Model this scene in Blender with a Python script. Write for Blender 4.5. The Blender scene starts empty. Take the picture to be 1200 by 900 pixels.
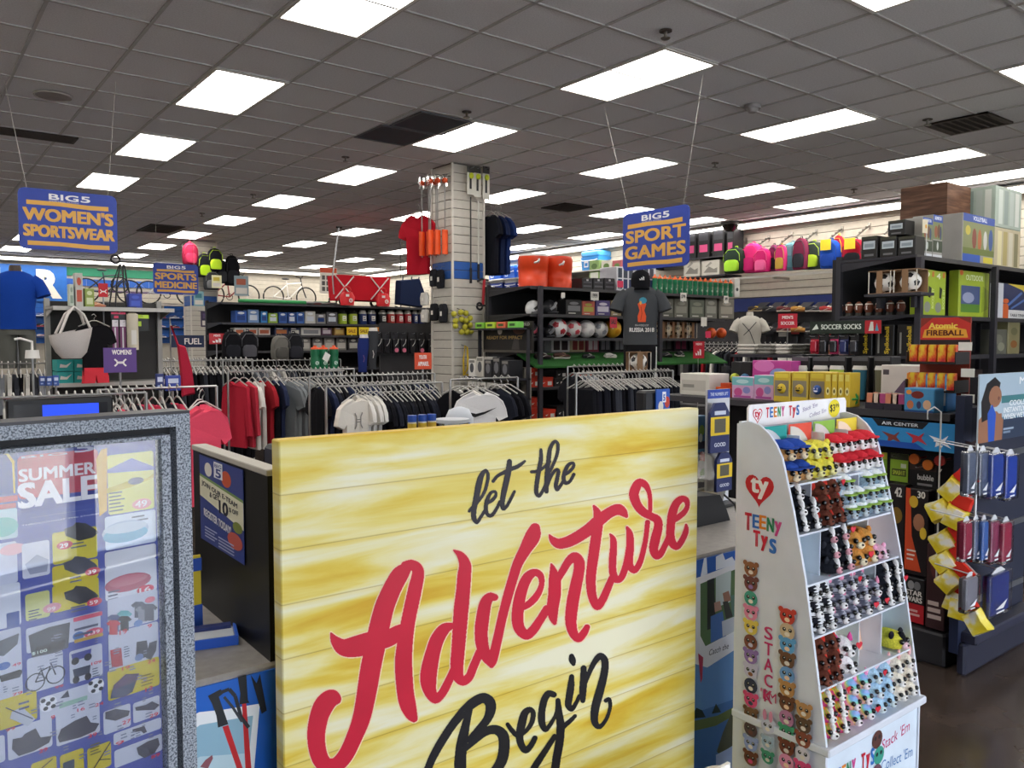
import bpy, math, random
from mathutils import Vector, Matrix
random.seed(7)
S = bpy.context.scene
COL = S.collection
PI = math.pi
# ------------------------------------------------------------------ camera
F = 942.0; YAW = math.radians(37.7); PITCH = math.radians(-3.04); CZ = 1.55
cam_d = bpy.data.cameras.new('camera'); cam = bpy.data.objects.new('camera', cam_d); COL.objects.link(cam)
cam_d.sensor_width = 36.0; cam_d.lens = F / 1200 * 36; cam_d.clip_start = .02; cam_d.clip_end = 200
cam.location = (0, 0, CZ); cam.rotation_euler = (PI / 2 + PITCH, 0, -YAW)
S.camera = cam
# ------------------------------------------------------------------ world / exposure
SKY = 7.4; LAMP = 11.0
w = bpy.data.worlds.new('sky'); S.world = w; w.use_nodes = True
bg = w.node_tree.nodes['Background']; bg.inputs[0].default_value = (.86, .92, 1.0, 1); bg.inputs[1].default_value = SKY
S.view_settings.view_transform = 'Standard'; S.view_settings.look = 'None'
S.view_settings.exposure = 0.0; S.view_settings.gamma = 1; S.view_settings.use_curve_mapping = False

# ------------------------------------------------------------------ pixel helpers (1200x900 photograph frame)
_fw = Vector((math.sin(YAW) * math.cos(PITCH), math.cos(YAW) * math.cos(PITCH), math.sin(PITCH)))
_r = Vector((math.cos(YAW), -math.sin(YAW), 0)); _u = _r.cross(_fw)
CP = Vector((0, 0, CZ))
def ray(px, py): return _fw + (px - 600) / F * _r - (py - 450) / F * _u
def U(px, py, ax, v):
    d = ray(px, py); i = 'xyz'.index(ax); return CP + d * ((v - CP[i]) / d[i])
def UP(px, py, p0, n):
    d = ray(px, py); return CP + d * ((p0 - CP).dot(n) / d.dot(n))

# ------------------------------------------------------------------ colours and materials
def lin(c):
    if isinstance(c, str):
        c = c.lstrip('#'); c = c if len(c) == 6 else ''.join(q + q for q in c); c = tuple(int(c[i:i + 2], 16) / 255 for i in (0, 2, 4))
    return tuple(v / 12.92 if v <= .04045 else ((v + .055) / 1.055) ** 2.4 for v in c)
_M = {}
def mat(c, rough=.55, metal=0, kind='plain', spec=.4):
    k = (c, rough, metal, kind, spec)
    if k in _M: return _M[k]
    m = bpy.data.materials.new(kind + '_' + str(c).strip('#')); m.use_nodes = True
    nt = m.node_tree; b = nt.nodes['Principled BSDF']
    b.inputs['Roughness'].default_value = rough; b.inputs['Metallic'].default_value = metal
    b.inputs['Specular IOR Level'].default_value = spec
    L = lin(c)
    tc = nt.nodes.new('ShaderNodeTexCoord')
    no = nt.nodes.new('ShaderNodeTexNoise'); rp = nt.nodes.new('ShaderNodeValToRGB')
    amp = {'plain': .06, 'fabric': .07, 'plush': .22, 'metal': .05}.get(kind, .06)
    no.inputs['Scale'].default_value = {'plain': 9, 'fabric': 220, 'plush': 260, 'metal': 14}.get(kind, 9)
    no.inputs['Detail'].default_value = 4
    rp.color_ramp.elements[0].position = .3; rp.color_ramp.elements[1].position = .7
    rp.color_ramp.elements[0].color = (*[max(0, v * (1 - amp)) for v in L], 1)
    rp.color_ramp.elements[1].color = (*[min(1, v * (1 + amp)) for v in L], 1)
    nt.links.new(tc.outputs['Object'], no.inputs['Vector'])
    nt.links.new(no.outputs[0], rp.inputs[0]); nt.links.new(rp.outputs[0], b.inputs['Base Color'])
    if kind in ('fabric', 'plush'):
        bp = nt.nodes.new('ShaderNodeBump'); bp.inputs['Strength'].default_value = .25
        bp.inputs['Distance'].default_value = .004
        nt.links.new(no.outputs[0], bp.inputs['Height']); nt.links.new(bp.outputs[0], b.inputs['Normal'])
    _M[k] = m; return m
def fab(c): return mat(c, .9, 0, 'fabric', .15)
def plushm(c): return mat(c, .95, 0, 'plush', .1)
def metal(c, r=.35): return mat(c, r, .85, 'metal')
def emit(name, c, s):
    if name in _M: return _M[name]
    m = bpy.data.materials.new(name); m.use_nodes = True; nt = m.node_tree
    b = nt.nodes['Principled BSDF']; b.inputs['Base Color'].default_value = (*c, 1)
    b.inputs['Emission Color'].default_value = (*c, 1); b.inputs['Emission Strength'].default_value = s
    _M[name] = m; return m
def glass_mat(name='clear_pane', tint=(1, 1, 1), fac=.06, rough=.0):
    if name in _M: return _M[name]
    m = bpy.data.materials.new(name); m.use_nodes = True; nt = m.node_tree; nt.nodes.clear()
    o = nt.nodes.new('ShaderNodeOutputMaterial'); mx = nt.nodes.new('ShaderNodeMixShader')
    t = nt.nodes.new('ShaderNodeBsdfTransparent'); g = nt.nodes.new('ShaderNodeBsdfGlossy'); fr = nt.nodes.new('ShaderNodeFresnel')
    fr.inputs[0].default_value = 1.5; g.inputs['Roughness'].default_value = rough; t.inputs[0].default_value = (*tint, 1)
    ad = nt.nodes.new('ShaderNodeMath'); ad.operation = 'ADD'; ad.inputs[1].default_value = fac; ad.use_clamp = True
    nt.links.new(fr.outputs[0], ad.inputs[0]); nt.links.new(ad.outputs[0], mx.inputs[0])
    nt.links.new(t.outputs[0], mx.inputs[1]); nt.links.new(g.outputs[0], mx.inputs[2]); nt.links.new(mx.outputs[0], o.inputs[0])
    _M[name] = m; return m
def print_mat(rough=.45):
    k = ('print', rough)
    if k in _M: return _M[k]
    m = bpy.data.materials.new('printed_card'); m.use_nodes = True; nt = m.node_tree
    b = nt.nodes['Principled BSDF']; b.inputs['Roughness'].default_value = rough; b.inputs['Specular IOR Level'].default_value = .35
    a = nt.nodes.new('ShaderNodeAttribute'); a.attribute_name = 'ink'
    nt.links.new(a.outputs['Color'], b.inputs['Base Color'])
    _M[k] = m; return m
def noise_mat(name, stops, scale=(1, 1, 1), detail=6, rough=.6, nscale=5, bump=0, spec=.4, voronoi=False):
    if name in _M: return _M[name]
    m = bpy.data.materials.new(name); m.use_nodes = True; nt = m.node_tree; b = nt.nodes['Principled BSDF']
    b.inputs['Roughness'].default_value = rough; b.inputs['Specular IOR Level'].default_value = spec
    tc = nt.nodes.new('ShaderNodeTexCoord'); mp = nt.nodes.new('ShaderNodeMapping'); mp.inputs['Scale'].default_value = scale
    no = nt.nodes.new('ShaderNodeTexNoise'); no.inputs['Scale'].default_value = nscale; no.inputs['Detail'].default_value = detail
    rp = nt.nodes.new('ShaderNodeValToRGB'); e = rp.color_ramp.elements
    e[0].position = stops[0][0]; e[0].color = (*lin(stops[0][1]), 1)
    e[1].position = stops[-1][0]; e[1].color = (*lin(stops[-1][1]), 1)
    for p, c in stops[1:-1]:
        x = e.new(p); x.color = (*lin(c), 1)
    nt.links.new(tc.outputs['Object'], mp.inputs[0]); nt.links.new(mp.outputs[0], no.inputs['Vector'])
    nt.links.new(no.outputs[0], rp.inputs[0]); nt.links.new(rp.outputs[0], b.inputs['Base Color'])
    if bump:
        bp = nt.nodes.new('ShaderNodeBump'); bp.inputs['Strength'].default_value = bump; bp.inputs['Distance'].default_value = .003
        nt.links.new(no.outputs[0], bp.inputs['Height']); nt.links.new(bp.outputs[0], b.inputs['Normal'])
    _M[name] = m; return m

# ------------------------------------------------------------------ mesh builder
class MB:
    def __init__(s): s.v = []; s.f = []; s.sm = []; s.mi = []; s.m = 0
    def add(s, vs, fs, smooth=False):
        o = len(s.v); s.v += [tuple(p) for p in vs]
        for f in fs: s.f.append([o + i for i in f]); s.sm.append(smooth); s.mi.append(s.m)
        return s
    def box(s, x0, x1, y0, y1, z0, z1):
        return s.add([(x, y, z) for z in (z0, z1) for y in (y0, y1) for x in (x0, x1)],
            [(0, 2, 3, 1), (4, 5, 7, 6), (0, 1, 5, 4), (2, 6, 7, 3), (0, 4, 6, 2), (1, 3, 7, 5)])
    def cbox(s, x0, x1, y0, y1, z0, z1, c=.01):      # box with chamfered upright and top edges
        pr = [(x0 + c, y0), (x1 - c, y0), (x1, y0 + c), (x1, y1 - c), (x1 - c, y1), (x0 + c, y1), (x0, y1 - c), (x0, y0 + c)]
        cx, cy = (x0 + x1) / 2, (y0 + y1) / 2
        def ins(p, k): return (p[0] + (c if p[0] < cx else -c) * k, p[1] + (c if p[1] < cy else -c) * k)
        r0 = [(*ins(p, .7), z0) for p in pr]; r1 = [(*p, z0 + c) for p in pr]; r2 = [(*p, z1 - c) for p in pr]; r3 = [(*ins(p, .7), z1) for p in pr]
        n = 8; fs = [tuple(range(n - 1, -1, -1)), tuple(range(3 * n, 4 * n))]
        for k in range(3):
            for i in range(n): j = (i + 1) % n; fs.append((k * n + i, k * n + j, (k + 1) * n + j, (k + 1) * n + i))
        return s.add(r0 + r1 + r2 + r3, fs)
    def loft(s, rings, closed=True, cap=True, smooth=True):
        n = len(rings[0]); vs = [p for r in rings for p in r]; fs = []
        for k in range(len(rings) - 1):
            for i in range(n if closed else n - 1):
                j = (i + 1) % n; fs.append((k * n + i, k * n + j, (k + 1) * n + j, (k + 1) * n + i))
        s.add(vs, fs, smooth)
        if cap and closed:
            s.add(rings[0], [tuple(range(n - 1, -1, -1))]); s.add(rings[-1], [tuple(range(n))])
        return s
    def ell(s, secs, n=14, smooth=True, cap=True):    # stacked elliptical sections (cx,cy,z,rx,ry)
        return s.loft([[(cx + rx * math.cos(2 * PI * i / n), cy + ry * math.sin(2 * PI * i / n), z) for i in range(n)] for cx, cy, z, rx, ry in secs], cap=cap, smooth=smooth)
    def tube(s, pts, r, n=6, closed=False, cap=True):
        pts = [Vector(p) for p in pts]; R = r if isinstance(r, (list, tuple)) else [r] * len(pts); rings = []
        up = Vector((0, 0, 1))
        for i, p in enumerate(pts):
            a = pts[i - 1] if (i or closed) else p; b = pts[(i + 1) % len(pts)] if (i < len(pts) - 1 or closed) else p
            t = (b - a); t = t.normalized() if t.length > 1e-9 else Vector((0, 0, 1))
            ref = up if abs(t.dot(up)) < .95 else Vector((1, 0, 0))
            x = t.cross(ref).normalized(); y = x.cross(t)
            rings.append([p + R[i] * (math.cos(2 * PI * k / n) * x + math.sin(2 * PI * k / n) * y) for k in range(n)])
        if closed: rings.append(rings[0])
        return s.loft([[tuple(q) for q in r_] for r_ in rings], cap=cap and not closed)
    def cyl(s, p0, p1, r0, r1=None, n=12): return s.tube([p0, p1], [r0, r0 if r1 is None else r1], n)
    def sph(s, c, r, nu=12, nv=7):
        rx, ry, rz = r if isinstance(r, (tuple, list)) else (r, r, r)
        vs = [(c[0], c[1], c[2] - rz)]
        for j in range(1, nv):
            t = -PI / 2 + PI * j / nv
            for i in range(nu): a = 2 * PI * i / nu; vs.append((c[0] + rx * math.cos(t) * math.cos(a), c[1] + ry * math.cos(t) * math.sin(a), c[2] + rz * math.sin(t)))
        vs.append((c[0], c[1], c[2] + rz)); fs = []
        for i in range(nu): fs.append((0, 1 + (i + 1) % nu, 1 + i)); fs.append((len(vs) - 1, 1 + (nv - 2) * nu + i, 1 + (nv - 2) * nu + (i + 1) % nu))
        for j in range(nv - 2):
            for i in range(nu): k = (i + 1) % nu; a = 1 + j * nu; fs.append((a + i, a + k, a + nu + k, a + nu + i))
        return s.add(vs, fs, True)
    def prism(s, out, y0, y1):                        # outline in x,z extruded along y
        n = len(out); vs = [(x, y0, z) for x, z in out] + [(x, y1, z) for x, z in out]
        return s.add(vs, [tuple(range(n)), tuple(range(2 * n - 1, n - 1, -1))] + [(i, i + n, (i + 1) % n + n, (i + 1) % n) for i in range(n)])
    def pillow(s, out, t, k=.9, wav=0):               # outline in x,z with puffed faces
        n = len(out); cx = sum(p[0] for p in out) / n; cz = sum(p[1] for p in out) / n
        ins = [(cx + (x - cx) * k, cz + (z - cz) * (1 - (1 - k) * .5)) for x, z in out]
        ww = [wav * math.sin(i * 2.1) for i in range(n)]
        vs = [(x, -t + ww[i], z) for i, (x, z) in enumerate(ins)] + [(x, 0, z) for x, z in out] + [(x, t + ww[i], z) for i, (x, z) in enumerate(ins)]
        fs = [tuple(range(n)), tuple(range(3 * n - 1, 2 * n - 1, -1))]
        for a in (0, n): fs += [(a + i, a + n + i, a + n + (i + 1) % n, a + (i + 1) % n) for i in range(n)]
        return s.add(vs, fs)
    def torus(s, c, R, r, ax='y', n=24, k=6):
        pts = []
        for i in range(n):
            a = 2 * PI * i / n; p = [R * math.cos(a), R * math.sin(a)]
            pts.append({'y': (c[0] + p[0], c[1], c[2] + p[1]), 'z': (c[0] + p[0], c[1] + p[1], c[2]), 'x': (c[0], c[1] + p[0], c[2] + p[1])}[ax])
        return s.tube(pts, r, k, closed=True)
    def xf(s, M, start=0):
        for i in range(start, len(s.v)): s.v[i] = tuple(M @ Vector(s.v[i]))
        return s
    def mesh(s, name, mats):
        me = bpy.data.meshes.new(name); me.from_pydata(s.v, [], s.f)
        for m in (mats if isinstance(mats, (list, tuple)) else [mats]): me.materials.append(m)
        me.polygons.foreach_set('use_smooth', s.sm); me.polygons.foreach_set('material_index', s.mi); me.update(); return me
    def build(s, name, mats, parent=None, loc=(0, 0, 0), rz=0): return inst(name, s.mesh(name, mats), parent, loc, rz)
def inst(name, me, parent=None, loc=(0, 0, 0), rz=0, rot=None):
    o = bpy.data.objects.new(name, me); COL.objects.link(o); o.parent = parent; o.location = loc
    o.rotation_euler = rot if rot else (0, 0, rz); return o
def tag(o, label, cat, group=None):
    o['label'] = label; o['category'] = cat
    if group: o['group'] = group
    return o
def thing(name, label, cat, loc=(0, 0, 0), rz=0, group=None):
    return tag(inst(name, None, None, loc, rz), label, cat, group)
def struct(o): o['kind'] = 'structure'; return o
def copy_tree(o, parent=None):
    c = o.copy(); COL.objects.link(c); c.parent = parent
    for ch in list(o.children): copy_tree(ch, c)
    return c
NTH = ['first', 'second', 'third', 'fourth', 'fifth', 'sixth', 'seventh', 'eighth', 'ninth', 'tenth', 'eleventh', 'twelfth', 'thirteenth', 'fourteenth',
       'fifteenth', 'sixteenth', 'seventeenth', 'eighteenth', 'nineteenth', 'twentieth', 'twenty-first', 'twenty-second', 'twenty-third', 'twenty-fourth']
def nth(i, n=99):
    return 'leftmost' if i == 0 else ('rightmost' if i == n - 1 else NTH[i])

# ------------------------------------------------------------------ text and flat print
_TX = {}
def text_geo(s, bold=0, shear=0, sp=1.0):
    k = (s, bold, shear, sp)
    if k not in _TX:
        c = bpy.data.curves.new('lettering', 'FONT'); c.body = s; c.size = 1; c.offset = bold; c.shear = shear; c.space_character = sp; c.resolution_u = 3
        o = bpy.data.objects.new('lettering', c); me = o.to_mesh()
        v = [(p.co.x, p.co.y) for p in me.vertices]; f = [list(p.vertices) for p in me.polygons]
        o.to_mesh_clear(); bpy.data.objects.remove(o); bpy.data.curves.remove(c)
        x0 = min(p[0] for p in v); x1 = max(p[0] for p in v); z0 = min(p[1] for p in v); z1 = max(p[1] for p in v)
        _TX[k] = ([((a - x0) / (x1 - x0), (b - z0) / (z1 - z0)) for a, b in v], f)
    return _TX[k]
class Print:
    """coloured flat shapes in local x,z printed on a plane facing -y (or mapped by fn)"""
    def __init__(s, y=-.001, step=.00005, fn=None): s.v = []; s.f = []; s.c = []; s.y = y; s.step = step; s.n = 0; s.fn = fn
    def poly(s, pts, col, faces=None, keep=False):
        o = len(s.v)
        if not keep: s.n += 1
        yy = s.y - s.n * s.step
        s.v += [s.fn(x, z, yy) if s.fn else (x, yy, z) for x, z in pts]
        for f in (faces or [list(range(len(pts)))]): s.f.append([o + i for i in f]); s.c.append(lin(col))
        return s
    def rect(s, x0, z0, x1, z1, col): return s.poly([(x0, z0), (x1, z0), (x1, z1), (x0, z1)], col)
    def rrect(s, x0, z0, x1, z1, col, r):
        p = []
        for cx, cz, a in ((x1 - r, z0 + r, -90), (x1 - r, z1 - r, 0), (x0 + r, z1 - r, 90), (x0 + r, z0 + r, 180)):
            for k in range(4): t = math.radians(a + 30 * k); p.append((cx + r * math.cos(t), cz + r * math.sin(t)))
        return s.poly(p, col)
    def ell(s, cx, cz, rx, rz, col, n=16): return s.poly([(cx + rx * math.cos(2 * PI * i / n), cz + rz * math.sin(2 * PI * i / n)) for i in range(n)], col)
    def text(s, t, x0, z0, x1, z1, col, bold=.02, shear=0, dz=0):
        v, f = text_geo(t, 0, shear); e = bold * (z1 - z0) * 1.1; n = max(1, len(t)); e = min(e, (x1 - x0) / n * .16)
        for ox, oz in (((-1, -.6), (1, .6), (1, -.6), (-1, .6)) if bold > .012 else ((0, 0),)):
            s.poly([(x0 + e + a * (x1 - x0 - 2 * e) + ox * e, z0 + e * .6 + b * (z1 - z0 - 1.2 * e) + oz * e + dz * a) for a, b in v], col, f)
        return s
    def line(s, pts, w, col, n=10):
        P = [Vector((a, b)) for a, b in pts]
        s.n += 1
        for a, b in zip(P, P[1:]):
            d = (b - a).normalized() * w / 2; q = Vector((-d.y, d.x)); s.poly([a - q, b - q, b + q, a + q], col, keep=True)
        return s
    def mesh(s, name='print', rough=.45):
        me = bpy.data.meshes.new(name); me.from_pydata(s.v, [], s.f); me.materials.append(print_mat(rough))
        at = me.color_attributes.new('ink', 'FLOAT_COLOR', 'CORNER'); arr = []
        for p in me.polygons: arr += [*s.c[p.index], 1.0] * p.loop_total
        at.data.foreach_set('color', arr); me.update(); return me
    def build(s, parent=None, name='print', rough=.45, loc=(0, 0, 0), rz=0): return inst(name, s.mesh(name, rough), parent, loc, rz)

# ------------------------------------------------------------------ faces of shelving runs: pixel -> place on the run
class Face:
    """a display face: 'Y' = plane y=v seen from the south, 'X' = plane x=v seen from the west"""
    def __init__(s, ax, v): s.ax = ax; s.v = v; s.rz = 0 if ax == 'y' else -PI / 2
    def at(s, px, py=400, back=0): return U(px, py, s.ax, s.v + back)
    def spot(s, a, b, z, back=0):                      # pixel span -> (loc, width)
        p, q = s.at(a, 400, back), s.at(b, 400, back); m = (p + q) / 2
        return Vector((m.x, m.y, z)), (q - p).length
    def zat(s, px, py, back=0): return s.at(px, py, back).z
    def item(s, a, b, t, z, back=0):                   # -> loc, rz, w, h
        loc, wd = s.spot(a, b, z, back); return loc, s.rz, wd, max(.01, s.zat((a + b) / 2, t, back) - z)
# ================================================================== THE SETTING
CEIL = 3.68; XE = 12.62; YN = 23.95; XW = -4.2; YS = -3.0
TP = .6096; GX0 = 2.065; GY0 = 4.62
def slab(name, x0, x1, y0, y1, z0, z1, m, parent=None):
    return MB().box(x0, x1, y0, y1, z0, z1).build(name, m, parent)
floor_m = noise_mat('stained_concrete', [(.3, '#2a2421'), (.5, '#3f352f'), (.68, '#554840')], nscale=1.6, detail=9, rough=.22, spec=.5)
struct(slab('floor', XW, XE, YS, YN, -.1, 0, floor_m))
tile_m = noise_mat('mineral_fibre_tile', [(.35, '#dad9dc'), (.6, '#e6e5e8')], nscale=90, rough=.95, bump=.3, spec=.1)
ceil_o = struct(slab('ceiling', XW, XE, YS, YN, CEIL + .03, CEIL + .2, mat('#9a9492', .95)))
# lights: columns of 2x4 troffers
LX = [2.37 + 2.4384 * i for i in range(-2, 4)]; LY = [4.62 + 2.4384 * j for j in range(-1, 8)]
lightset = set()
def cell(x, y): return (math.floor((x - GX0) / TP + 1e-4), math.floor((y - GY0) / TP + 1e-4))
for x in LX:
    for y in LY: lightset.add(cell(x, y + .3)); lightset.add(cell(x, y - .3))
for y in LY: lightset.add(cell(11.37, y + .3)); lightset.add(cell(11.37, y - .3))
tile = MB().cbox(0, TP - .012, 0, TP - .012, 0, .02, .004).mesh('ceiling_tile', tile_m)
cells = []
for i in range(math.ceil((XW - GX0) / TP), math.floor((XE - GX0) / TP)):
    for j in range(math.ceil((YS - GY0) / TP), math.floor((YN - GY0) / TP)):
        if (i, j) in lightset: continue
        x, y = GX0 + i * TP, GY0 + j * TP; d = Vector((x + .3, y + .3, CEIL)) - CP
        f = d.dot(_fw); vis = f > .5 and abs(d.dot(_r) / f * F) < 640 and abs(d.dot(_u) / f * F) < 500
        cells.append((d.length if vis else 99 + d.length, x, y))
cells.sort(); rest = MB()
for k, (d, x, y) in enumerate(cells):
    if k < 290 and d < 99: inst('ceiling_tile', tile, ceil_o, (x + .006, y + .006, CEIL + .004))
    else: rest.box(x + .006, x + TP - .006, y + .006, y + TP - .006, CEIL + .004, CEIL + .024)
o = rest.build('ceiling_tile', tile_m, ceil_o); o['kind'] = 'stuff'
bar_m = mat('#b9b7b6', .5, .1)
for i in range(math.ceil((XW - GX0) / TP), math.floor((XE - GX0) / TP) + 1):
    x = GX0 + i * TP; MB().box(-.011, .011, YS, YN, -.006, .004).build('tee_bar', bar_m, ceil_o, (x, 0, CEIL))
for j in range(math.ceil((YS - GY0) / TP), math.floor((YN - GY0) / TP) + 1):
    y = GY0 + j * TP; MB().box(XW, XE, -.011, .011, -.0055, .004).build('tee_bar', bar_m, ceil_o, (0, y, CEIL))
# troffers
lamp_m = emit('troffer_diffuser', (1.0, .965, .90), LAMP)
fr = MB().box(-.30, .30, -.605, -.575, -.012, .02).box(-.30, .30, .575, .605, -.012, .02).box(-.30, -.275, -.575, .575, -.012, .02).box(.275, .30, -.575, .575, -.012, .02)
fr = fr.mesh('troffer_frame', mat('#e4e0da', .4, 0)); df = MB().box(-.275, .275, -.575, .575, -.004, .015).mesh('troffer_diffuser', lamp_m)
RN = ['far left', 'left', 'second from left', 'middle', 'right of middle', 'second from right']
def troffer(x, y, label, grp):
    t = thing('ceiling_light', label, 'light', (x, y, CEIL), 0, grp); inst('frame', fr, t); inst('diffuser', df, t)
for i, x in enumerate(LX):
    for j, y in enumerate(LY):
        troffer(x, y, f'lit ceiling troffer, {NTH[j]} from the storefront in the {RN[i]} line of lights', 'fluorescent ceiling troffers')
for j, y in enumerate(LY):
    troffer(11.37, y, f'lit ceiling troffer, {NTH[j]} from the storefront in the line nearest the backpack wall', 'fluorescent ceiling troffers')
cv = MB().box(-.14, .14, -1.21, 1.21, -.03, 0).mesh('strip_diffuser', lamp_m); ch = MB().box(-.16, .16, -1.215, 1.215, -.0, .028).box(.14, .17, -1.215, 1.215, -.05, .025).mesh('strip_housing', mat('#e8e4dd', .5))
def strip(loc, rz, label):
    t = thing('strip_light', label, 'light', loc, rz, 'continuous strip lights along the walls'); inst('diffuser', cv, t); inst('housing', ch, t)
for k in range(11): strip((12.22, -1.6 + 2.435 * k, CEIL - .05), 0, f'lit wall strip light above the right wall, {NTH[k]} from the storefront')
for k in range(5): strip((1.0 + 2.435 * k, YN - .45, CEIL - .05), PI / 2, f'lit wall strip light above the far back wall, {nth(k, 5)} of its line')
# walls
slat_m = mat('#bfb7a9', .6); dark_m = mat('#23222a', .7)
we = struct(slab('wall_east', XE, XE + .2, YS, YN, 0, CEIL + .1, mat('#4b4744', .7)))
wn = struct(slab('wall_north', XW, XE, YN, YN + .2, 0, CEIL + .1, mat('#b0a99d', .7)))
struct(slab('wall_west', XW - .2, XW, YS, YN, 0, CEIL + .1, mat('#cfc9be', .8)))
for k in range(10): slab('slat', XE - .03, XE, YS + .1, YN - .02, 2.36 + .13 * k, 2.36 + .13 * k + .12, slat_m, we)
slab('blue_band', XE - .045, XE, YS + .1, YN - .02, 2.1, 2.34, mat('#20306e', .6), we)
slab('panel', XE - .03, XE, YS + .1, YN - .02, .1, 2.1, mat('#2b292c', .7), we)
for k in range(8):
    z = 2.62 + .128 * k
    slab('slat', 6.9 if k > 1 else XW + .02, XE - .05, YN - .03, YN, z, z + .118, slat_m, wn)
for z0, z1, c in ((3.28, 3.5, '#2c8263'), (3.02, 3.2, '#2f5fb4'), (2.74, 2.92, '#4b2f5c')): slab('colour_band', XW + .02, 6.95, YN - .025, YN, z0, z1, mat(c, .6), wn)
slab('blue_slat_panel', XW + .02, 7.4, YN - .035, YN, 1.5, 2.58, mat('#1f5bb0', .5), wn)
for k in range(8): slab('blue_slat', XW + .02, 7.4, YN - .05, YN - .035, 1.55 + .125 * k, 1.55 + .125 * k + .105, mat('#2767c0', .45), wn)
# storefront behind the camera: glazing between mullions, bright pavement outside
ws = struct(slab('wall_south', XW, XE, YS - .2, YS, 3.05, CEIL + .1, mat('#d5d0c6', .8)))
slab('pier', 8.2, XE, YS - .2, YS, 0, 3.05, mat('#d5d0c6', .8), ws); slab('pier', XW, -.8, YS - .2, YS, 0, 3.05, mat('#d5d0c6', .8), ws)
for k in range(5):
    x0 = -.8 + 1.8 * k; wnd = struct(inst(f'window_{k+1}', None, None, (x0, YS - .1, 0)))
    mm = metal('#b7b9bd', .4)
    MB().box(0, .07, -.05, .05, 0, 3.05).box(1.73, 1.8, -.05, .05, 0, 3.05).box(.07, 1.73, -.05, .05, 0, .12).box(.07, 1.73, -.05, .05, 2.98, 3.05).box(.07, 1.73, -.05, .05, 2.15, 2.22).build('mullion', mm, wnd)
    for z0, z1 in ((.12, 2.15), (2.22, 2.98)): MB().box(.07, 1.73, -.004, .004, z0, z1).build('pane', glass_mat(), wnd)
struct(slab('pavement', -14, 22, -16, YS - .2, -.12, -.02, noise_mat('pavement_concrete', [(.3, '#b9b4aa'), (.7, '#cfcac0')], nscale=3, rough=.9)))
# columns clad in slatwall
def column(x0, x1, y0, y1, label, zb=0):
    t = thing('slatwall_column', label, 'column', ((x0 + x1) / 2, (y0 + y1) / 2, 0)); a, b = (x1 - x0) / 2, (y1 - y0) / 2
    MB().box(-a + .012, a - .012, -b + .012, b - .012, 0, CEIL).build('core', mat('#6d6964', .8), t)
    sl = MB().cbox(-a, a, -b, b, 0, .098, .004).mesh('slat', mat('#c4beb4', .55)); sb = MB().cbox(-a, a, -b, b, 0, .098, .004).mesh('slat', mat('#2558a5', .5))
    for k in range(34):
        z = .1 + .105 * k; inst('slat', sb if 21 <= k <= 22 else sl, t, (0, 0, z))
    for sx in (-1, 1):
        for sy in (-1, 1): MB().box(-.012, .012, -.012, .012, 0, CEIL - .005).build('corner_trim', mat('#d2ccc2', .5), t, (sx * a, sy * b, 0))
column(5.36, 5.82, 8.1, 8.56, 'tall slatwall column with blue band near the middle of the store')
column(5.05, 5.6, 17.6, 18.1, 'distant slatwall column hung with black and neon backpacks')
# ceiling fittings
def ceil_pt(px, py): return U(px, py, 'z', CEIL - .008)
def vent(px, py, sx, sy, label):
    p = ceil_pt(px, py); t = thing('ceiling_vent', label, 'vent', p)
    MB().box(-sx, sx, -sy, sy, -.004, .004).build('backing', mat('#2b2623', .9), t)
    MB().box(-sx, sx, -sy, -sy + .03, -.012, .006).box(-sx, sx, sy - .03, sy, -.012, .006).box(-sx, -sx + .03, -sy, sy, -.012, .006).box(sx - .03, sx, -sy, sy, -.012, .006).build('frame', mat('#4a423d', .7), t)
    n = 7
    for k in range(n): y = -sy + .05 + (2 * sy - .1) * k / (n - 1); MB().box(-sx + .03, sx - .03, -.008, .008, -.012, -.002).build('louver', mat('#4a423d', .7), t, (0, y, 0))
vent(18, 155, .55, .15, 'long dark return grille at the left edge of the ceiling')
vent(188, 268, .3, .55, 'dark ceiling grille behind the hanging womens sign')
vent(664, 243, .29, .29, 'small dark ceiling grille between the column and the games sign')
vent(1135, 145, .29, .29, 'square dark ceiling grille above the right wall')
for k, (px, py) in enumerate([(461, 159), (506, 145)]):
    p = ceil_pt(px, py); t = thing('return_air_panel', ['dark blue-grey return air panel nearer the column', 'dark blue-grey return air panel touching the bright troffer'][k], 'vent', p, 0, 'dark return air panels')
    MB().box(-.29, .29, -.29, .29, -.003, .006).build('mesh_screen', mat('#3c434d', .7), t); MB().box(-.3, .3, -.3, -.28, -.008, .006).box(-.3, .3, .28, .3, -.008, .006).box(-.3, -.28, -.28, .28, -.008, .006).box(.28, .3, -.28, .28, -.008, .006).build('frame', mat('#565a60', .6), t)
sp1 = MB().cyl((0, 0, 0), (0, 0, -.05), .012, n=8).mesh('stem', metal('#8b8780')); sp2 = MB().cyl((0, 0, -.05), (0, 0, -.056), .035, .03, 10).mesh('deflector', metal('#8b8780')); sp3 = MB().cyl((0, 0, .002), (0, 0, -.006), .045, n=12).mesh('escutcheon', mat('#57504c', .6))
SPL = [(780, 36, 'near the top centre of the ceiling'), (547, 131, 'beside the return air panels'), (405, 184, 'left of the return air panels'), (838, 191, 'above the games sign'), (1087, 140, 'beside the square grille'), (1001, 222, 'close to the right wall strip'), (297, 228, 'in the left half of the ceiling'), (237, 250, 'far back at the left')]
for px, py, wh in SPL:
    t = thing('sprinkler_head', 'small sprinkler head ' + wh, 'sprinkler', ceil_pt(px, py)); inst('stem', sp1, t); inst('deflector', sp2, t); inst('escutcheon', sp3, t)
t = thing('smoke_detector', 'grey round smoke detector on a ceiling tile', 'detector', ceil_pt(882, 124))
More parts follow.
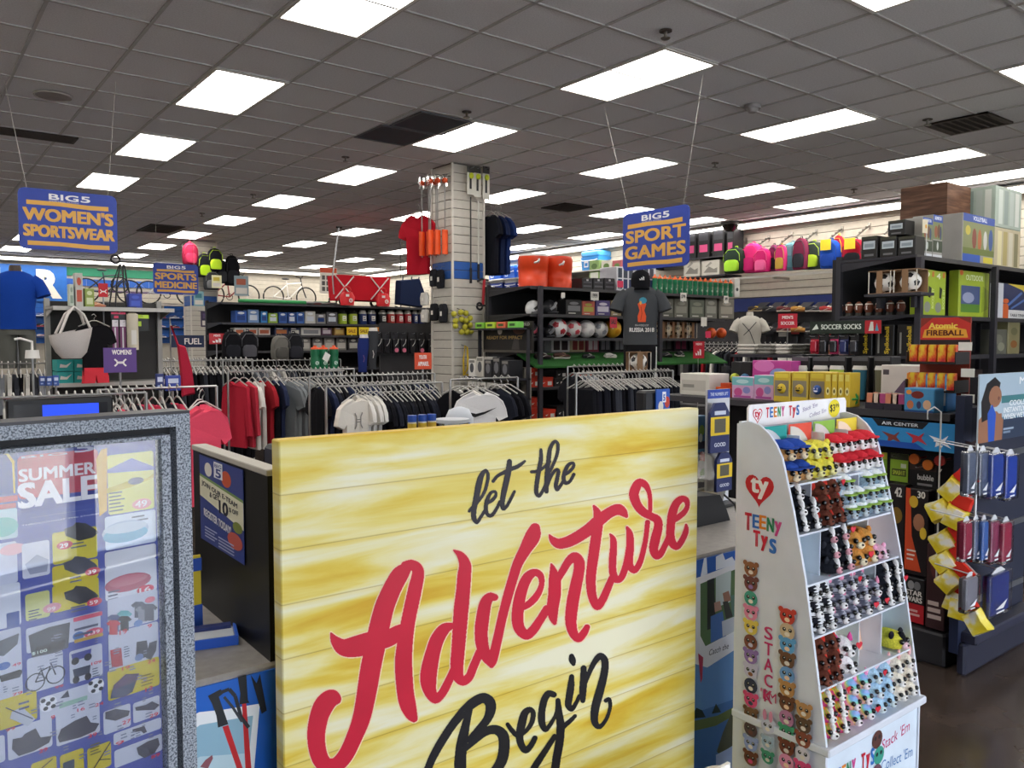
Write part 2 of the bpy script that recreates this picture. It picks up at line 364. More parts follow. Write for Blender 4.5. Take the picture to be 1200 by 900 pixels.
MB().cyl((0, 0, .005), (0, 0, -.03), .075, .07, 18).build('base', mat('#8e8a8a', .5), t); MB().cyl((0, 0, -.03), (0, 0, -.06), .055, .035, 18).build('sensor_cap', mat('#a19d9d', .5), t)
t = thing('camera_dome', 'black security camera dome on the ceiling by the strip light', 'camera', ceil_pt(856, 261))
MB().cyl((0, 0, .005), (0, 0, -.04), .17, .16, 18).build('housing', mat('#3b3633', .5), t); MB().ell([(0, 0, -.04, .15, .15), (0, 0, -.1, .13, .13), (0, 0, -.16, .06, .06)], 18).build('dome', mat('#17120f', .15), t)
t = thing('ceiling_speaker', 'round recessed ceiling speaker at the upper left', 'speaker', ceil_pt(62, 112)); MB().cyl((0, 0, .005), (0, 0, -.008), .14, .135, 24).build('grille', mat('#9f9894', .8), t); MB().torus((0, 0, -.005), .145, .008, 'z', 24, 5).build('rim', mat('#b5afaa', .6), t)

# ------------------------------------------------------------------ hanging department signs
def hang_sign(name, label, loc, rz, W, H, lines, hooks, tilt=0):
    t = thing(name, label, 'sign', loc, rz); r = .05; hw, hh = W / 2, H / 2
    pts = []
    for cx, cz, a in ((hw - r, -hh + r, -90), (hw - r, hh - r, 0), (-hw + r, hh - r, 90), (-hw + r, -hh + r, 180)):
        for k in range(4): q = math.radians(a + 30 * k); pts.append((cx + r * math.cos(q), cz + r * math.sin(q)))
    MB().prism(pts, 0, .012).build('panel', mat('#2a419f', .45), t)
    P = Print(-.0005); gold = '#dca850'
    P.text('BIG', -.2 * W, .335 * H, .1 * W, .435 * H, '#e9e9ef', .05); P.text('5', .12 * W, .335 * H, .22 * W, .44 * H, '#e9e9ef', .05)
    P.text('SPORTING GOODS', -.2 * W, .305 * H, .1 * W, .325 * H, '#c9cbe0', .01)
    for z in (.225, -.44): P.poly([(-.42 * W, (z + .005) * H), (-.1 * W, (z + .012) * H), (.2 * W, (z - .008) * H), (.41 * W, (z + 0) * H), (.41 * W, (z + .075) * H), (.2 * W, (z + .066) * H), (-.1 * W, (z + .082) * H), (-.42 * W, (z + .078) * H)], gold)
    for s_, x0, x1, z0, z1 in lines: P.text(s_, x0 * W, z0 * H, x1 * W, z1 * H, gold, .055)
    P.build(t, 'lettering')
    for (hx, hy), sx in zip(hooks, (-1, 1)):
        MB().tube([(sx * hw * .82, .006, hh - .01), (hx, hy, CEIL - loc[2] - .005)], .0022, 4).build('wire', mat('#b9b4ad', .5), t)
a, b = U(731, 312, 'x', 5.2), U(806, 245, 'x', 5.2)
hang_sign('department_sign', 'hanging blue sign reading SPORT GAMES in gold letters', (5.2, (a.y + b.y) / 2, (a.z + b.z) / 2), -PI / 2, .75, .5,
          [('SPORT', -.45, .46, -.03, .19), ('GAMES', -.46, .46, -.31, -.08)], [(-.62, 0), (.5, 0)])
a, b = U(23, 300, 'y', 7.7), U(137, 250, 'y', 7.7)
hang_sign('department_sign', "hanging blue sign reading WOMEN'S SPORTSWEAR in gold letters", ((a.x + b.x) / 2, 7.7, 2.56), 0, b.x - a.x, .5,
          [("WOMEN'S", -.46, .46, -.03, .19), ('SPORTSWEAR', -.46, .47, -.29, -.09)], [(-.42, .15), (.3, -.4)])
a, b = U(180, 345, 'y', 14.0), U(232, 312, 'y', 14.0)
hang_sign('department_sign', 'small hanging blue sign reading SPORTS MEDICINE in gold letters', ((a.x + b.x) / 2, 14.0, 2.58), 0, b.x - a.x, .5,
          [('SPORTS', -.46, .46, -.03, .19), ('MEDICINE', -.47, .47, -.31, -.09)], [(-.3, 0), (.3, 0)])
# big wall letters on the far left of the back wall
t = thing('wall_sign', 'large blue wall sign with white letters A and R at far left', 'sign', (3.3, YN - .06, 2.98))
MB().box(-2.6, .42, -.02, .02, -.4, .52).build('panel', mat('#2e6cc0', .5), t)
for s_, x0, x1 in (('A', -.93, -.37), ('R', -.28, .3), ('E', -1.6, -1.05)):
    v, f = text_geo(s_, .06); m = MB(); m.add([(x0 + p[0] * (x1 - x0), -.03, -.32 + p[1] * .74) for p in v], f); m.build('letter', mat('#efe9de', .5), t)
# ================================================================== FOREGROUND
# ---- yellow canvas with brush lettering
BY = 1.449; BX0 = U(327, 523, 'y', BY).x; BX1 = U(819, 478, 'y', BY).x; BT = U(819, 478, 'y', BY).z; BB = .14
board = thing('canvas_sign', 'large yellow plank-print canvas reading let the Adventure Begin', 'sign', (BX0, BY, 0))
W_ = BX1 - BX0
def plank_print():
    m = bpy.data.materials.new('yellow_plank_print'); m.use_nodes = True; nt = m.node_tree; b = nt.nodes['Principled BSDF']; b.inputs['Roughness'].default_value = .5
    N = nt.nodes.new; L = nt.links.new
    tc = N('ShaderNodeTexCoord'); sep = N('ShaderNodeSeparateXYZ'); L(tc.outputs['Object'], sep.inputs[0])
    mp = N('ShaderNodeMapping'); mp.inputs['Scale'].default_value = (1.1, 1, 10); L(tc.outputs['Object'], mp.inputs[0])
    n1 = N('ShaderNodeTexNoise'); n1.inputs['Scale'].default_value = 1.6; n1.inputs['Detail'].default_value = 7; n1.inputs['Roughness'].default_value = .52; n1.inputs['Distortion'].default_value = .5; L(mp.outputs[0], n1.inputs['Vector'])
    rp = N('ShaderNodeValToRGB'); e = rp.color_ramp.elements
    e[0].position = .27; e[0].color = (*lin('#d8ab1e'), 1); e[1].position = .63; e[1].color = (*lin('#f1eccd'), 1)
    for p, c in ((.38, '#e3c544'), (.46, '#e9d672'), (.54, '#ede2a2')):
        x = e.new(p); x.color = (*lin(c), 1)
    L(n1.outputs[0], rp.inputs[0])
    # plank joints: fine dark lines printed every 10.5 cm, with a deeper yellow edge
    md = N('ShaderNodeMath'); md.operation = 'WRAP'; md.inputs[1].default_value = .105; md.inputs[2].default_value = 0; L(sep.outputs[2], md.inputs[0])
    r2 = N('ShaderNodeValToRGB'); q = r2.color_ramp.elements; q[0].position = .0; q[0].color = (.42, .3, .05, 1); q[1].position = .03; q[1].color = (1, 1, 1, 1)
    dv = N('ShaderNodeMath'); dv.operation = 'DIVIDE'; dv.inputs[1].default_value = .105; L(md.outputs[0], dv.inputs[0]); L(dv.outputs[0], r2.inputs[0])
    x = q.new(.012); x.color = (.62, .5, .2, 1); x = q.new(.9); x.color = (1, 1, 1, 1); x = q.new(1.0); x.color = (.93, .82, .4, 1)
    mx = N('ShaderNodeMix'); mx.data_type = 'RGBA'; mx.blend_type = 'MULTIPLY'; mx.inputs[0].default_value = .7
    L(rp.outputs[0], mx.inputs[6]); L(r2.outputs[0], mx.inputs[7]); L(mx.outputs[2], b.inputs['Base Color'])
    n2 = N('ShaderNodeTexNoise'); n2.inputs['Scale'].default_value = 700; bp = N('ShaderNodeBump'); bp.inputs['Strength'].default_value = .12; bp.inputs['Distance'].default_value = .001
    L(tc.outputs['Object'], n2.inputs['Vector']); L(n2.outputs[0], bp.inputs['Height']); L(bp.outputs[0], b.inputs['Normal'])
    return m
MB().cbox(0, W_, 0, .038, BB, BT, .0025).build('canvas', plank_print(), board)
MB().box(.004, W_ - .004, .006, .032, 0, BB - .001).build('foot', mat('#1d1c1f', .6), board)
def catmull(pts, k=5):
    out = []; n = len(pts)
    for i in range(n - 1):
        p0, p1, p2, p3 = pts[max(i - 1, 0)], pts[i], pts[i + 1], pts[min(i + 2, n - 1)]
        for s_ in range(k):
            t = s_ / k; out.append(tuple(.5 * (2 * b + (c - a) * t + (2 * a - 5 * b + 4 * c - d) * t * t + (3 * b - a - 3 * c + d) * t ** 3) for a, b, c, d in zip(p0, p1, p2, p3)))
    out.append(pts[-1]); return out
def brush(strokes, name, col, y, grow=0, rough=.4, h=.5):
    """union of variable-width brush strokes as one flat scan-converted sheet"""
    import numpy as np
    pts = [catmull(st, 8) for st in strokes]; al = [p for q in pts for p in q]
    x0 = min(p[0] for p in al) - 16; x1 = max(p[0] for p in al) + 16; z0 = min(p[1] for p in al) - 16; z1 = max(p[1] for p in al) + 16
    gx = np.arange(x0, x1, h) + h / 2; gz = np.arange(z0, z1, h) + h / 2; G = np.zeros((len(gz), len(gx)), bool)
    for q in pts:
        for x, z, w_ in q:
            r = max(w_, .8) / 2 + grow; i0, i1 = int((x - r - x0) / h), int((x + r - x0) / h) + 2; j0, j1 = int((z - r - z0) / h), int((z + r - z0) / h) + 2
            i0 = max(i0, 0); j0 = max(j0, 0); G[j0:j1, i0:i1] |= ((gx[None, i0:i1] - x) ** 2 + (gz[j0:j1, None] - z) ** 2) < r * r
    m = MB()
    def pt(x, z): q = U(x, z, 'y', BY + y); return (q.x - BX0, y, q.z)
    for j in range(len(gz)):
        row = np.flatnonzero(np.diff(np.concatenate(([0], G[j].astype(np.int8), [0]))))
        za, zb = float(z0 + j * h), float(z0 + (j + 1) * h)
        for a, b in zip(row[::2], row[1::2]): a, b = int(a), int(b); m.add([pt(x0 + a * h, zb), pt(x0 + b * h, zb), pt(x0 + b * h, za), pt(x0 + a * h, za)], [(0, 1, 2, 3)])
    o = m.build(name, mat(col, rough), board); return o
ADV = [[(479,664,8),(470,672,19),(462,685,21),(455,700,22),(449.5,715,23),(443,742,24),(435,780,24),(430,810,23),(424,840,21),(416,862,19),(405,885,18),(393,897,18),(381,896,19),(373.5,884,20),(370.5,862,21),(374,840,22),(380,826,23),(388,818,20),(393,819,14)],
 [(474,662,8),(483,662,12),(490,670,14),(486,692,16.5),(478,730,17),(474,760,19),(473,780,20.5),(475,810,20),(478,826,19),(482,837,14),(485,842,9)],
 [(388,742,2),(394,752,12),(404,759,20),(420,757,25),(436,752,24),(455,748,20),(467,741,17),(476,736,12)],
 [(531,733,6),(521,737,13),(513,748,16),(508,762,17),(503.5,782,19),(502,797,19),(504,810,15),(510,819,11),(517,814,10),(523,804,10),(530,789,9),(534,778,8)],
 [(532,645,2),(540,651,9),(545,662,14),(544,675,16),(543,690,16.5),(540,720,17.5),(537,760,16),(535.5,780,15.5),(537,793,13),(543,798,11),(550,793,10),(555,781,10),(562,765,10)],
 [(580,700,8),(574,700,11),(569,707,14),(566,722,15.5),(564,740,15.5),(565,755,15),(569,768,13),(575,777,9)],
 [(627,619,12),(624,629,18),(615,645,14),(607,660,12),(602,675,11.5),(595.5,697,11.5),(589.5,720,11),(585,740,11),(580.5,760,11.5),(577,773,12),(576,780,6)],
 [(611,713,6),(618,709,8),(626,702,8.5),(632,693,7.5),(635,683,6.5),(633,674,8),(626,671,9),(618,677,12),(612,690,13),(608,707,14),(606.5,725,14),(609,737,13),(617,744,11.5),(625,738,11),(632,728,10),(641,714,10)],
 [(646,661,2),(648,667,7),(650,680,14),(650,695,15),(648,710,14),(648,722,11),(650,730,5)],
 [(653,680,8),(660,668,9),(667,657,10),(674,653,12),(679,660,13),(678,672,13),(675,686,14),(671,707,14.5),(669,728,13.5),(672,742,11),(678,748,9.5),(684,742,9),(688,735,7)],
 [(696,593,3),(700,601,9),(701,612,11.5),(698.5,630,12.5),(696,648,12.5),(693,670,12),(692.5,685,11.5),(694.5,700,10.5),(700,710,10),(706,703,9.5),(712,690,9),(717,678,8)],
 [(644,627,2),(648,633,8),(656,637,12),(670,633,13.5),(688,622,14),(702,610,14),(714,601,12.5),(724,597,13),(730,600,10),(734,605,4)],
 [(715,626,2),(718.5,632,7),(719,642,8.5),(718,656,9),(718,669,9),(721,678,9),(727,678,8),(732,668,8),(736,652,8)],
 [(735,618,3),(738,626,8),(738.5,640,9.5),(737,655,10),(738.5,664,9),(744,668,7.5),(750,659,7),(754,645,6.5),(757,630,6),(759,612,6)],
 [(761.5,603,5),(762,592,5),(761,578,5.5),(756,568,8),(749,566,10),(744.5,573,11.5),(743,581,11.5),(747,592,10.5),(754,600,10),(763,605,9),(770,609,10),(771.5,617,10.5),(768,632,11.5),(766,643,10.5),(769,651,9),(774,649,8),(779,640,7),(784,629,7)],
 [(788,611,6),(795,606,7),(802,600,6.5),(805.5,593,5.5),(804,586,7),(798,585,8),(792,591,9.5),(788,602,10.5),(786,617,10),(786,630,10),(789,638,9.5),(794,640,8),(800,632,7),(804,622,6.5),(804,615,3)]]
LET = [[(550,599,3.5),(554,594,3.5),(560,588,4),(567,578,4),(571,566,4),(572,556,4),(569,551.5,4),(564,558,6.5),(561,569,7.5),(558.5,582,7),(555.5,597,6.5),(555.5,607,6),(559,612,4.5),(564,605,4),(568,599,4)],
 [(570,590,3.5),(576,587,4),(581,581,4),(580,576,3.5),(575,578,4),(571,586,5),(569.5,596,5),(571.5,603,4.5),(576,604,4.5),(581,598,4),(586,588,4)],
 [(597,541,6),(596,552,7),(593,566,7),(590,580,6.5),(588.5,590,6),(590,596,5),(594,593,4),(599,584,4),(603,576,3.5)],
 [(578,564,4),(583,558,4),(590,554,4.5),(598,550,5),(606,547,5),(612,543,4),(615,540.5,3)],
 [(634,527,3.5),(634,538,5),(631.5,552,5.5),(629,568,5.5),(628.5,577,5),(631.5,581,4.5),(635,577,4),(640,567,4),(645,556,3.5)],
 [(623,553,4),(630,552,4),(637,548,4),(644,541,4)],
 [(640,562,3.5),(648,545,4),(653,532,4),(654,521,4),(650,517.5,4),(645,525,5),(643,538,5.5),(641.5,552,5.5),(640.5,565,5.5),(640.5,576,5)],
 [(641,570,4),(646,558,4),(651,551,4),(654.5,552,4.5),(653,561,5),(651.5,569,5),(653,573.5,4.5),(657,569,4),(661,562,4)],
 [(661,557,3.5),(667,553,4),(672,547,4),(671.5,542.5,3.5),(666,545,4.5),(662,553,5),(660.5,561,5),(663,566,4.5),(668,564,4),(672.5,556,4)]]
BEG = [[(500,905,9),(507,888,9.5),(517,870,10),(530,850,10),(545,832,11),(557,822,12),(567,818,12),(574,823,13),(575,832,12),(571,843,10),(563,853,9),(553,864,8),(549,868,5)],
 [(551,832,6),(547,845,9),(542,868,12.5),(540,885,13.5),(539,905,14),(536,925,12)],
 [(546,878,5),(556,868,8),(568,858,10),(580,855,11),(589,861,13),(591,873,13),(589,888,13),(583,900,12),(572,912,11),(556,918,9)],
 [(595,849,5),(600,856,6),(607,862,5.5),(616,857,5),(623,847,6),(625,836,6),(621,831.5,6.5),(615,836,9),(611.5,848,10),(609,862,9),(611,873,8.5),(616,879,8),(622,874,7),(627,865,6.5)],
 [(649,814,7),(643,813,8),(638,820,8.5),(635,834,8.5),(635,846,8.5),(639,855,6),(645,849,5),(651,838,4),(654,826,4)],
 [(654,821,6),(655,835,8.5),(657,850,9.5),(656,868,10),(653,885,10),(649,905,10),(640,918,9),(628,918,8),(624,905,8),(631,892,8),(641,877,7),(650,863,6)],
 [(656,856,6),(662,850,6),(668,845,5.5),(674,839,4.5)],
 [(670,793,6),(669,805,8.5),(667,818,8.5),(666,826,8),(670,831,6),(675,824,5),(679,816,5)], [(670,769,6),(671,774,8),(672,778,5)],
 [(684,783,7),(684,797,8.5),(683,812,8.5),(683,821,6)],
 [(686,800,5),(692,785,6),(698,774,7),(704,769,8),(709,775,8.5),(708,790,9),(703,810,10),(698,828,10),(696.5,842,9),(699,850,7),(704,851,5.5),(711,842,4.5),(715,829,4.5),(714,820,5),(710,821,5)]]
brush(ADV, 'letter_outline', '#f6d9b4', -.0006, 1.3)
brush(ADV, 'lettering', '#cf1f3c', -.0012)
brush(LET, 'lettering', '#241d28', -.0012)
brush(BEG, 'lettering', '#15131a', -.0012)

# ---- speckled poster frame with the sale flyer
FA = math.radians(11.3); fu = Vector((math.cos(FA), math.sin(FA), 0)); fn = Vector((math.sin(FA), -math.cos(FA), 0))
d_ = ray(222.5, 484); P0 = CP + d_ * 1.1
ft = P0.z
frame = thing('poster_frame', 'speckled grey poster stand holding a printed summer sale flyer behind glass', 'poster frame', (P0.x, P0.y, 0), FA)
def fl(px, py):
    q = UP(px, py, P0, fn) - P0; return q.dot(fu), q.z + ft
speck = noise_mat('speckled_granite_paint', [(.38, '#4d525c'), (.48, '#868d99'), (.58, '#aeb5c0')], nscale=400, detail=2, rough=.6)
FW = .62; ZB = .45
gx, gz = fl(203, 503.5); ix, iz = fl(192.5, 511); px_, pz_ = fl(188.5, 515)
def ring(m, x0, x1, z0, z1, t, y0, y1, tz=None): tz = tz or t; m.box(x0, x1, y0, y1, z1 - tz, z1).box(x0, x1, y0, y1, z0, z0 + t).box(x0, x0 + t, y0, y1, z0 + t, z1 - tz).box(x1 - t, x1, y0, y1, z0 + t, z1 - tz)
bo = -gx; bz = ft - gz
m = MB(); ring(m, -FW, 0, ZB, ft, bo - .004, 0, .05, bz - .004); m.build('outer_frame', speck, frame)
m = MB(); ring(m, -FW + bo - .004, -bo + .004, ZB + bo, ft - bz + .004, .014, .018, .03); m.build('gasket', mat('#0d0e14', .6), frame)
ib = bo + .006; it = max(.008, -ix - ib); iz_ = max(.005, ft - iz - bz - .006); ez = bz + .006 + iz_
m = MB(); ring(m, -FW + ib, -ib, ZB + ib, ft - bz - .006, it + .004, -.003, .02, iz_); m.build('inner_frame', speck, frame)
MB().box(-FW + .01, -.01, .05, .056, ZB + .01, ft - .01).build('back_panel', mat('#2b3b6e', .6), frame)
MB().box(-FW + .001, -.001, -.001, .05, ft, ft + .004).build('top_edge', mat('#2c2b33', .4), frame)
MB().box(-.34, -.28, .02, .05, .02, ZB).box(-.5, -.12, -.18, .2, 0, .02).build('pedestal', mat('#2a2a30', .5), frame)
e_ = ib + it
MB().box(-FW + e_, -e_, .002, .0035, ZB + e_, ft - ez).build('glass', glass_mat('flyer_glass', (.97, .98, 1), .06), frame)
P = Print(.0145, .00001)
P.rect(-FW + e_, ZB + e_, -e_, ft - ez, '#dfe3ee')
fx0, fz1 = -FW + e_ + .002, pz_
P.rect(fx0, ZB + e_, px_, pz_, '#4a56a6')
def R(x0, y0, x1, y1, col, r=.003):                   # rectangle by its top-left and bottom-right pixels
    a, b, c = fl(x0, y0), fl(x1, y1), fl(x0, y1); P.rrect(a[0], min(a[1], c[1]), b[0], max(a[1], c[1]), col, r)
def TX(s_, x0, y0, x1, y1, col, bold=.03, shear=0): a, b = fl(x0, y0), fl(x1, y1); P.text(s_, a[0], min(a[1], b[1]), b[0], max(a[1], b[1]), col, bold, shear)
def EL(x, y, rx, ry, col, n=16): a = fl(x, y); k = 1.1 / F; P.ell(a[0], a[1], rx * k, ry * k, col, n)
def PG(pts, col): P.poly([fl(*p) for p in pts], col)
def fine(x0, y0, x1, y1, n, col='#5a6078'):           # rows of tiny illegible copy
    a, b = fl(x0, y0), fl(x1, y1); zt, zb = max(a[1], b[1]), min(a[1], b[1])
    for k in range(n): z = zt - (zt - zb) * (k + .3) / n; P.rect(a[0], z - (zt - zb) / n * .4, a[0] + (b[0] - a[0]) * random.uniform(.6, 1), z, col)
# masthead
R(0, 534, 27, 583, '#2c4796'); PG([(0, 532), (12, 534), (19, 544), (21, 580), (23, 580), (22, 542), (14, 531), (0, 528)], '#e3c33d'); R(0, 585, 26, 592, '#c23a4b', .001); R(0, 594, 24, 600, '#c04a56', .001)
R(27, 528, 122, 606, '#2f3f93'); R(25, 536, 122, 588, '#b8384f', .006)
TX('BIG', 30, 539, 84, 531, '#cfd4e2', .04); TX('5', 93, 532, 116, 520, '#cfd4e2', .05)
TX('SUMMER', 27, 567, 117, 542, '#e9e6ea', .04); TX('SALE', 26, 599, 120, 557, '#eceaee', .05)
R(28, 604, 122, 618, '#35499c'); TX('INCREDIBLE DEALS', 42, 609, 113, 598, '#dfe4f2', .02); TX('THROUGHOUT THE STORE!', 30, 619, 121, 603, '#dfe4f2', .02)
PG([(118, 540), (124, 528), (131, 526), (131, 600), (122, 607)], '#d8a93c')
R(131, 535, 187, 606, '#d9d77c'); PG([(131, 552), (160, 538), (186, 548), (186, 552), (131, 556)], '#7a80c4'); PG([(131, 574), (160, 564), (178, 562), (186, 556), (186, 561), (160, 572), (131, 580)], '#c4b22e'); EL(165, 565, 9, 4, '#565a86'); fine(133, 578, 155, 600, 6); EL(172, 592, 11, 6, '#e59aa6'); TX('49', 164, 597, 178, 587, '#f6eef0', .03); 
R(128, 608, 189, 648, '#d7e1ee'); fine(160, 606, 184, 615, 3); EL(153, 624, 26, 12, '#aebfd6'); EL(153, 628, 25, 9, '#72b2cf'); EL(153, 620, 24, 6, '#c7d4e2')
R(128, 650, 189, 668, '#dfe0e6'); R(128, 668, 190, 708, '#dcdfe8'); EL(156, 685, 26, 10, '#b5546b'); EL(156, 682, 22, 6, '#c46f80'); EL(176, 693, 10, 5, '#d73f5c'); TX('16', 169, 698, 182, 689, '#f6eef0', .03); fine(132, 695, 150, 704, 3)
R(66, 627, 120, 665, '#d5c63c'); R(66, 667, 121, 690, '#d3c136'); R(66, 690, 122, 722, '#d2c038')
for (x, y), c in zip([(100, 624), (99, 664), (100, 699)], ('#2a2d38', '#4a4d5c', '#2c2e38')):
    PG([(x - 18, y + 6), (x - 20, y - 2), (x - 9, y - 6), (x - 6, y - 10), (x + 6, y - 9), (x + 17, y - 2), (x + 21, y + 2), (x + 14, y + 8), (x - 2, y + 12)], c); fine(x - 12, y + 14, x + 8, y + 19, 2)
for x, y, s_ in ((81, 641, '29'), (114, 672, '39'), (116, 708, '59')): EL(x, y, 8, 4.5, '#d4445a'); TX(s_, x - 6, y + 4, x + 4, y - 3, '#f5e9ea', .03)
R(0, 640, 26, 690, '#cdd2e4'); R(0, 600, 26, 636, '#bcd8dd'); EL(8, 620, 14, 10, '#6fc0b6'); R(0, 690, 30, 742, '#d8dce8'); R(12, 722, 28, 740, '#3a56a0', .001); EL(20, 646, 12, 6, '#e8aeb6')
R(30, 640, 64, 682, '#d8dae6'); PG([(34, 664), (48, 652), (62, 658), (60, 672), (40, 676)], '#9aa0b8'); R(34, 700, 64, 732, '#cfd08a'); EL(66, 715, 9, 5, '#dd98a2'); TX('99', 60, 720, 70, 713, '#f2e2e2', .03); fine(38, 718, 54, 728, 4)
# catalogue cells (white cards with cut-out products and red prices)
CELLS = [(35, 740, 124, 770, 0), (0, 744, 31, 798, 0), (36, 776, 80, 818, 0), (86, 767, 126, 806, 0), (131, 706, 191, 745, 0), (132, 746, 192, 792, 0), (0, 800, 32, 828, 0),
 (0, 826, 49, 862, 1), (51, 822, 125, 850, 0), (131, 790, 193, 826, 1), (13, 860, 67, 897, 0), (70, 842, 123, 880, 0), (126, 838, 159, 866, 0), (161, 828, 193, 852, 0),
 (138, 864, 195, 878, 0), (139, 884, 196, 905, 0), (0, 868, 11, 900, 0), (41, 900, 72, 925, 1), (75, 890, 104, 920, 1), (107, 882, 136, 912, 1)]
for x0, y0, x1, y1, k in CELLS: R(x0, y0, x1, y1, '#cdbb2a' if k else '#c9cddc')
PG([(38, 748), (62, 738), (87, 732), (85, 762), (70, 768), (42, 774)], '#3a3d49'); PG([(46, 762), (82, 752), (80, 762), (62, 768), (46, 771)], '#17181f'); TX('$100', 42, 772, 60, 763, '#cfe2d8', .03); EL(97, 748, 6, 4.5, '#5a7cb8'); EL(115, 744, 10, 5, '#dd5f78'); TX('239', 107, 748, 122, 740, '#f8ecee', .03); R(91, 732, 125, 727, '#d65b74', .001); fine(92, 738, 122, 744, 2); R(92, 757, 126, 753, '#c8a24a', .001)
PG([(0, 756), (27, 745), (25, 758), (9, 772), (0, 772)], '#4e535f'); EL(9, 784, 6, 4, '#4e6fb4'); TX('49', 19, 785, 29, 779, '#cf2e46', .03); PG([(3, 796), (28, 788), (31, 790), (28, 797), (6, 803)], '#23242c'); TX('79', 19, 820, 31, 813, '#cf2e46', .03)
for x, y in ((46, 803), (70, 794)): P.line([(fl(x, y)[0] + .0105 * math.cos(q * PI / 8), fl(x, y)[1] + .0105 * math.sin(q * PI / 8)) for q in range(17)], .0014, '#23252e')
P.line([fl(46, 803), fl(52, 790), fl(64, 784), fl(57, 800), fl(46, 803)], .0016, '#2e3140'); P.line([fl(57, 800), fl(52, 786)], .0016, '#2e3140'); P.line([fl(70, 794), fl(64, 780), fl(68, 779)], .0016, '#2e3140'); TX('99', 69, 811, 79, 805, '#cf2e46', .03)
PG([(88, 770), (112, 763), (111, 772), (90, 778)], '#4a4f9a'); EL(93, 778, 4, 4, '#2b2d38'); EL(108, 773, 4, 4, '#2b2d38'); PG([(90, 788), (111, 782), (110, 792), (92, 798)], '#3c4258'); EL(94, 800, 3.5, 4, '#2b2d38'); EL(108, 796, 3.5, 4, '#2b2d38'); TX('109', 112, 783, 124, 776, '#cf2e46', .03); fine(113, 786, 123, 795, 4)
def tee(x, y, s_, c): PG([(x - 9 * s_, y - 5 * s_), (x - 4 * s_, y - 9 * s_), (x + 4 * s_, y - 9 * s_), (x + 9 * s_, y - 5 * s_), (x + 6 * s_, y - 2 * s_), (x + 5 * s_, y - 4 * s_), (x + 5 * s_, y + 9 * s_), (x - 5 * s_, y + 9 * s_), (x - 5 * s_, y - 4 * s_), (x - 6 * s_, y - 2 * s_)], c)
tee(139, 732, 1, '#3d4a7c'); tee(151, 727, 1, '#57aab0'); tee(138, 738, .95, '#c5283c'); tee(151, 733, .95, '#22222c'); tee(168, 717, 1.05, '#55586a'); tee(172, 722, 1, '#8b8d98'); tee(180, 720, 1.1, '#5d5f6c'); EL(167, 733, 5, 4, '#6f8cc0'); EL(181, 705, 6, 3.5, '#dc7385')
TX('19', 145, 747, 154, 739, '#cf2e46', .03); TX('9', 178, 739, 183, 733, '#cf2e46', .03); TX('19', 148, 789, 157, 782, '#cf2e46', .03); TX('24', 178, 781, 187, 774, '#cf2e46', .03)
PG([(134, 765), (147, 762), (149, 783), (136, 786)], '#b0303f'); PG([(165, 755), (177, 753), (180, 772), (172, 774), (164, 776)], '#3f414c'); PG([(180, 756), (189, 753), (188, 765), (182, 776), (176, 774)], '#3b3d48'); EL(168, 773, 5, 4, '#6f86b8'); fine(150, 760, 158, 772, 5)
PG([(18, 838), (30, 832), (46, 846), (37, 855), (26, 850), (16, 846)], '#b7bccb'); P.line([fl(11, 833), fl(43, 846)], .0012, '#3c4058'); TX('99', 11, 862, 22, 855, '#c8472e', .03); fine(26, 826, 46, 832, 2)
for x, y in ((61, 828), (117, 807)): EL(x, y, 8.5, 8.5, '#e8eaf2', 20); [EL(x + a, y + b, 2.6, 2.4, '#30333e', 6) for a, b in ((0, 0), (-6, -3), (5, -5), (-3, 6), (6, 3))]
PG([(75, 822), (84, 812), (86, 820)], '#3a3e50'); PG([(74, 828), (107, 818), (107, 823), (74, 834)], '#93b7a8'); TX('16', 95, 838, 104, 831, '#d3536a', .03); TX('24', 116, 832, 126, 825, '#cf2e46', .03); TX('9', 64, 847, 69, 841, '#cf2e46', .03)
PG([(138, 806), (152, 793), (168, 792), (160, 814), (150, 820), (134, 822)], '#5c4a66'); PG([(136, 812), (163, 802), (160, 814), (148, 820), (134, 822)], '#444a66'); TX('12', 175, 814, 184, 806, '#cf2e46', .03); fine(170, 794, 188, 803, 4, '#8a7c2c')
for q in ([(18, 882), (19, 870), (30, 868), (33, 864), (46, 857), (52, 868), (65, 866), (62, 874), (44, 884), (26, 890)], [(72, 868), (76, 858), (92, 848), (106, 842), (111, 850), (121, 851), (116, 860), (98, 868), (74, 874)], [(128, 838), (140, 834), (157, 836), (155, 842), (140, 848), (128, 846)], [(163, 832), (176, 829), (183, 825), (192, 829), (186, 835), (164, 836)], [(160, 858), (174, 854), (177, 861), (173, 863), (170, 860), (160, 862)], [(165, 880), (178, 872), (190, 868), (192, 876), (186, 886), (174, 892), (167, 888)]): PG(q, '#454453')
for s_, x, y in (('29', 50, 886), ('39', 108, 868), ('27', 148, 852), ('29', 180, 844), ('89', 182, 892), ('9', 140, 877)): TX(s_, x, y + 1, x + 10, y - 7, '#cf2e46', .03)
P.line([fl(52, 905), fl(66, 893)], .0012, '#22232b'); R(78, 898, 92, 912, '#3b4a58', .001); P.line([fl(114, 905), fl(134, 873)], .0016, '#2b3026'); P.line([fl(120, 894), fl(134, 893)], .0012, '#2b3026'); fine(110, 876, 124, 885, 4, '#6f6a2a')
for q in range(46): x, y = random.uniform(4, 180), random.uniform(742, 890); fine(x, y, x + random.uniform(5, 11), y + 4, 2, '#7d8299')
P.build(frame, 'flyer', .5)

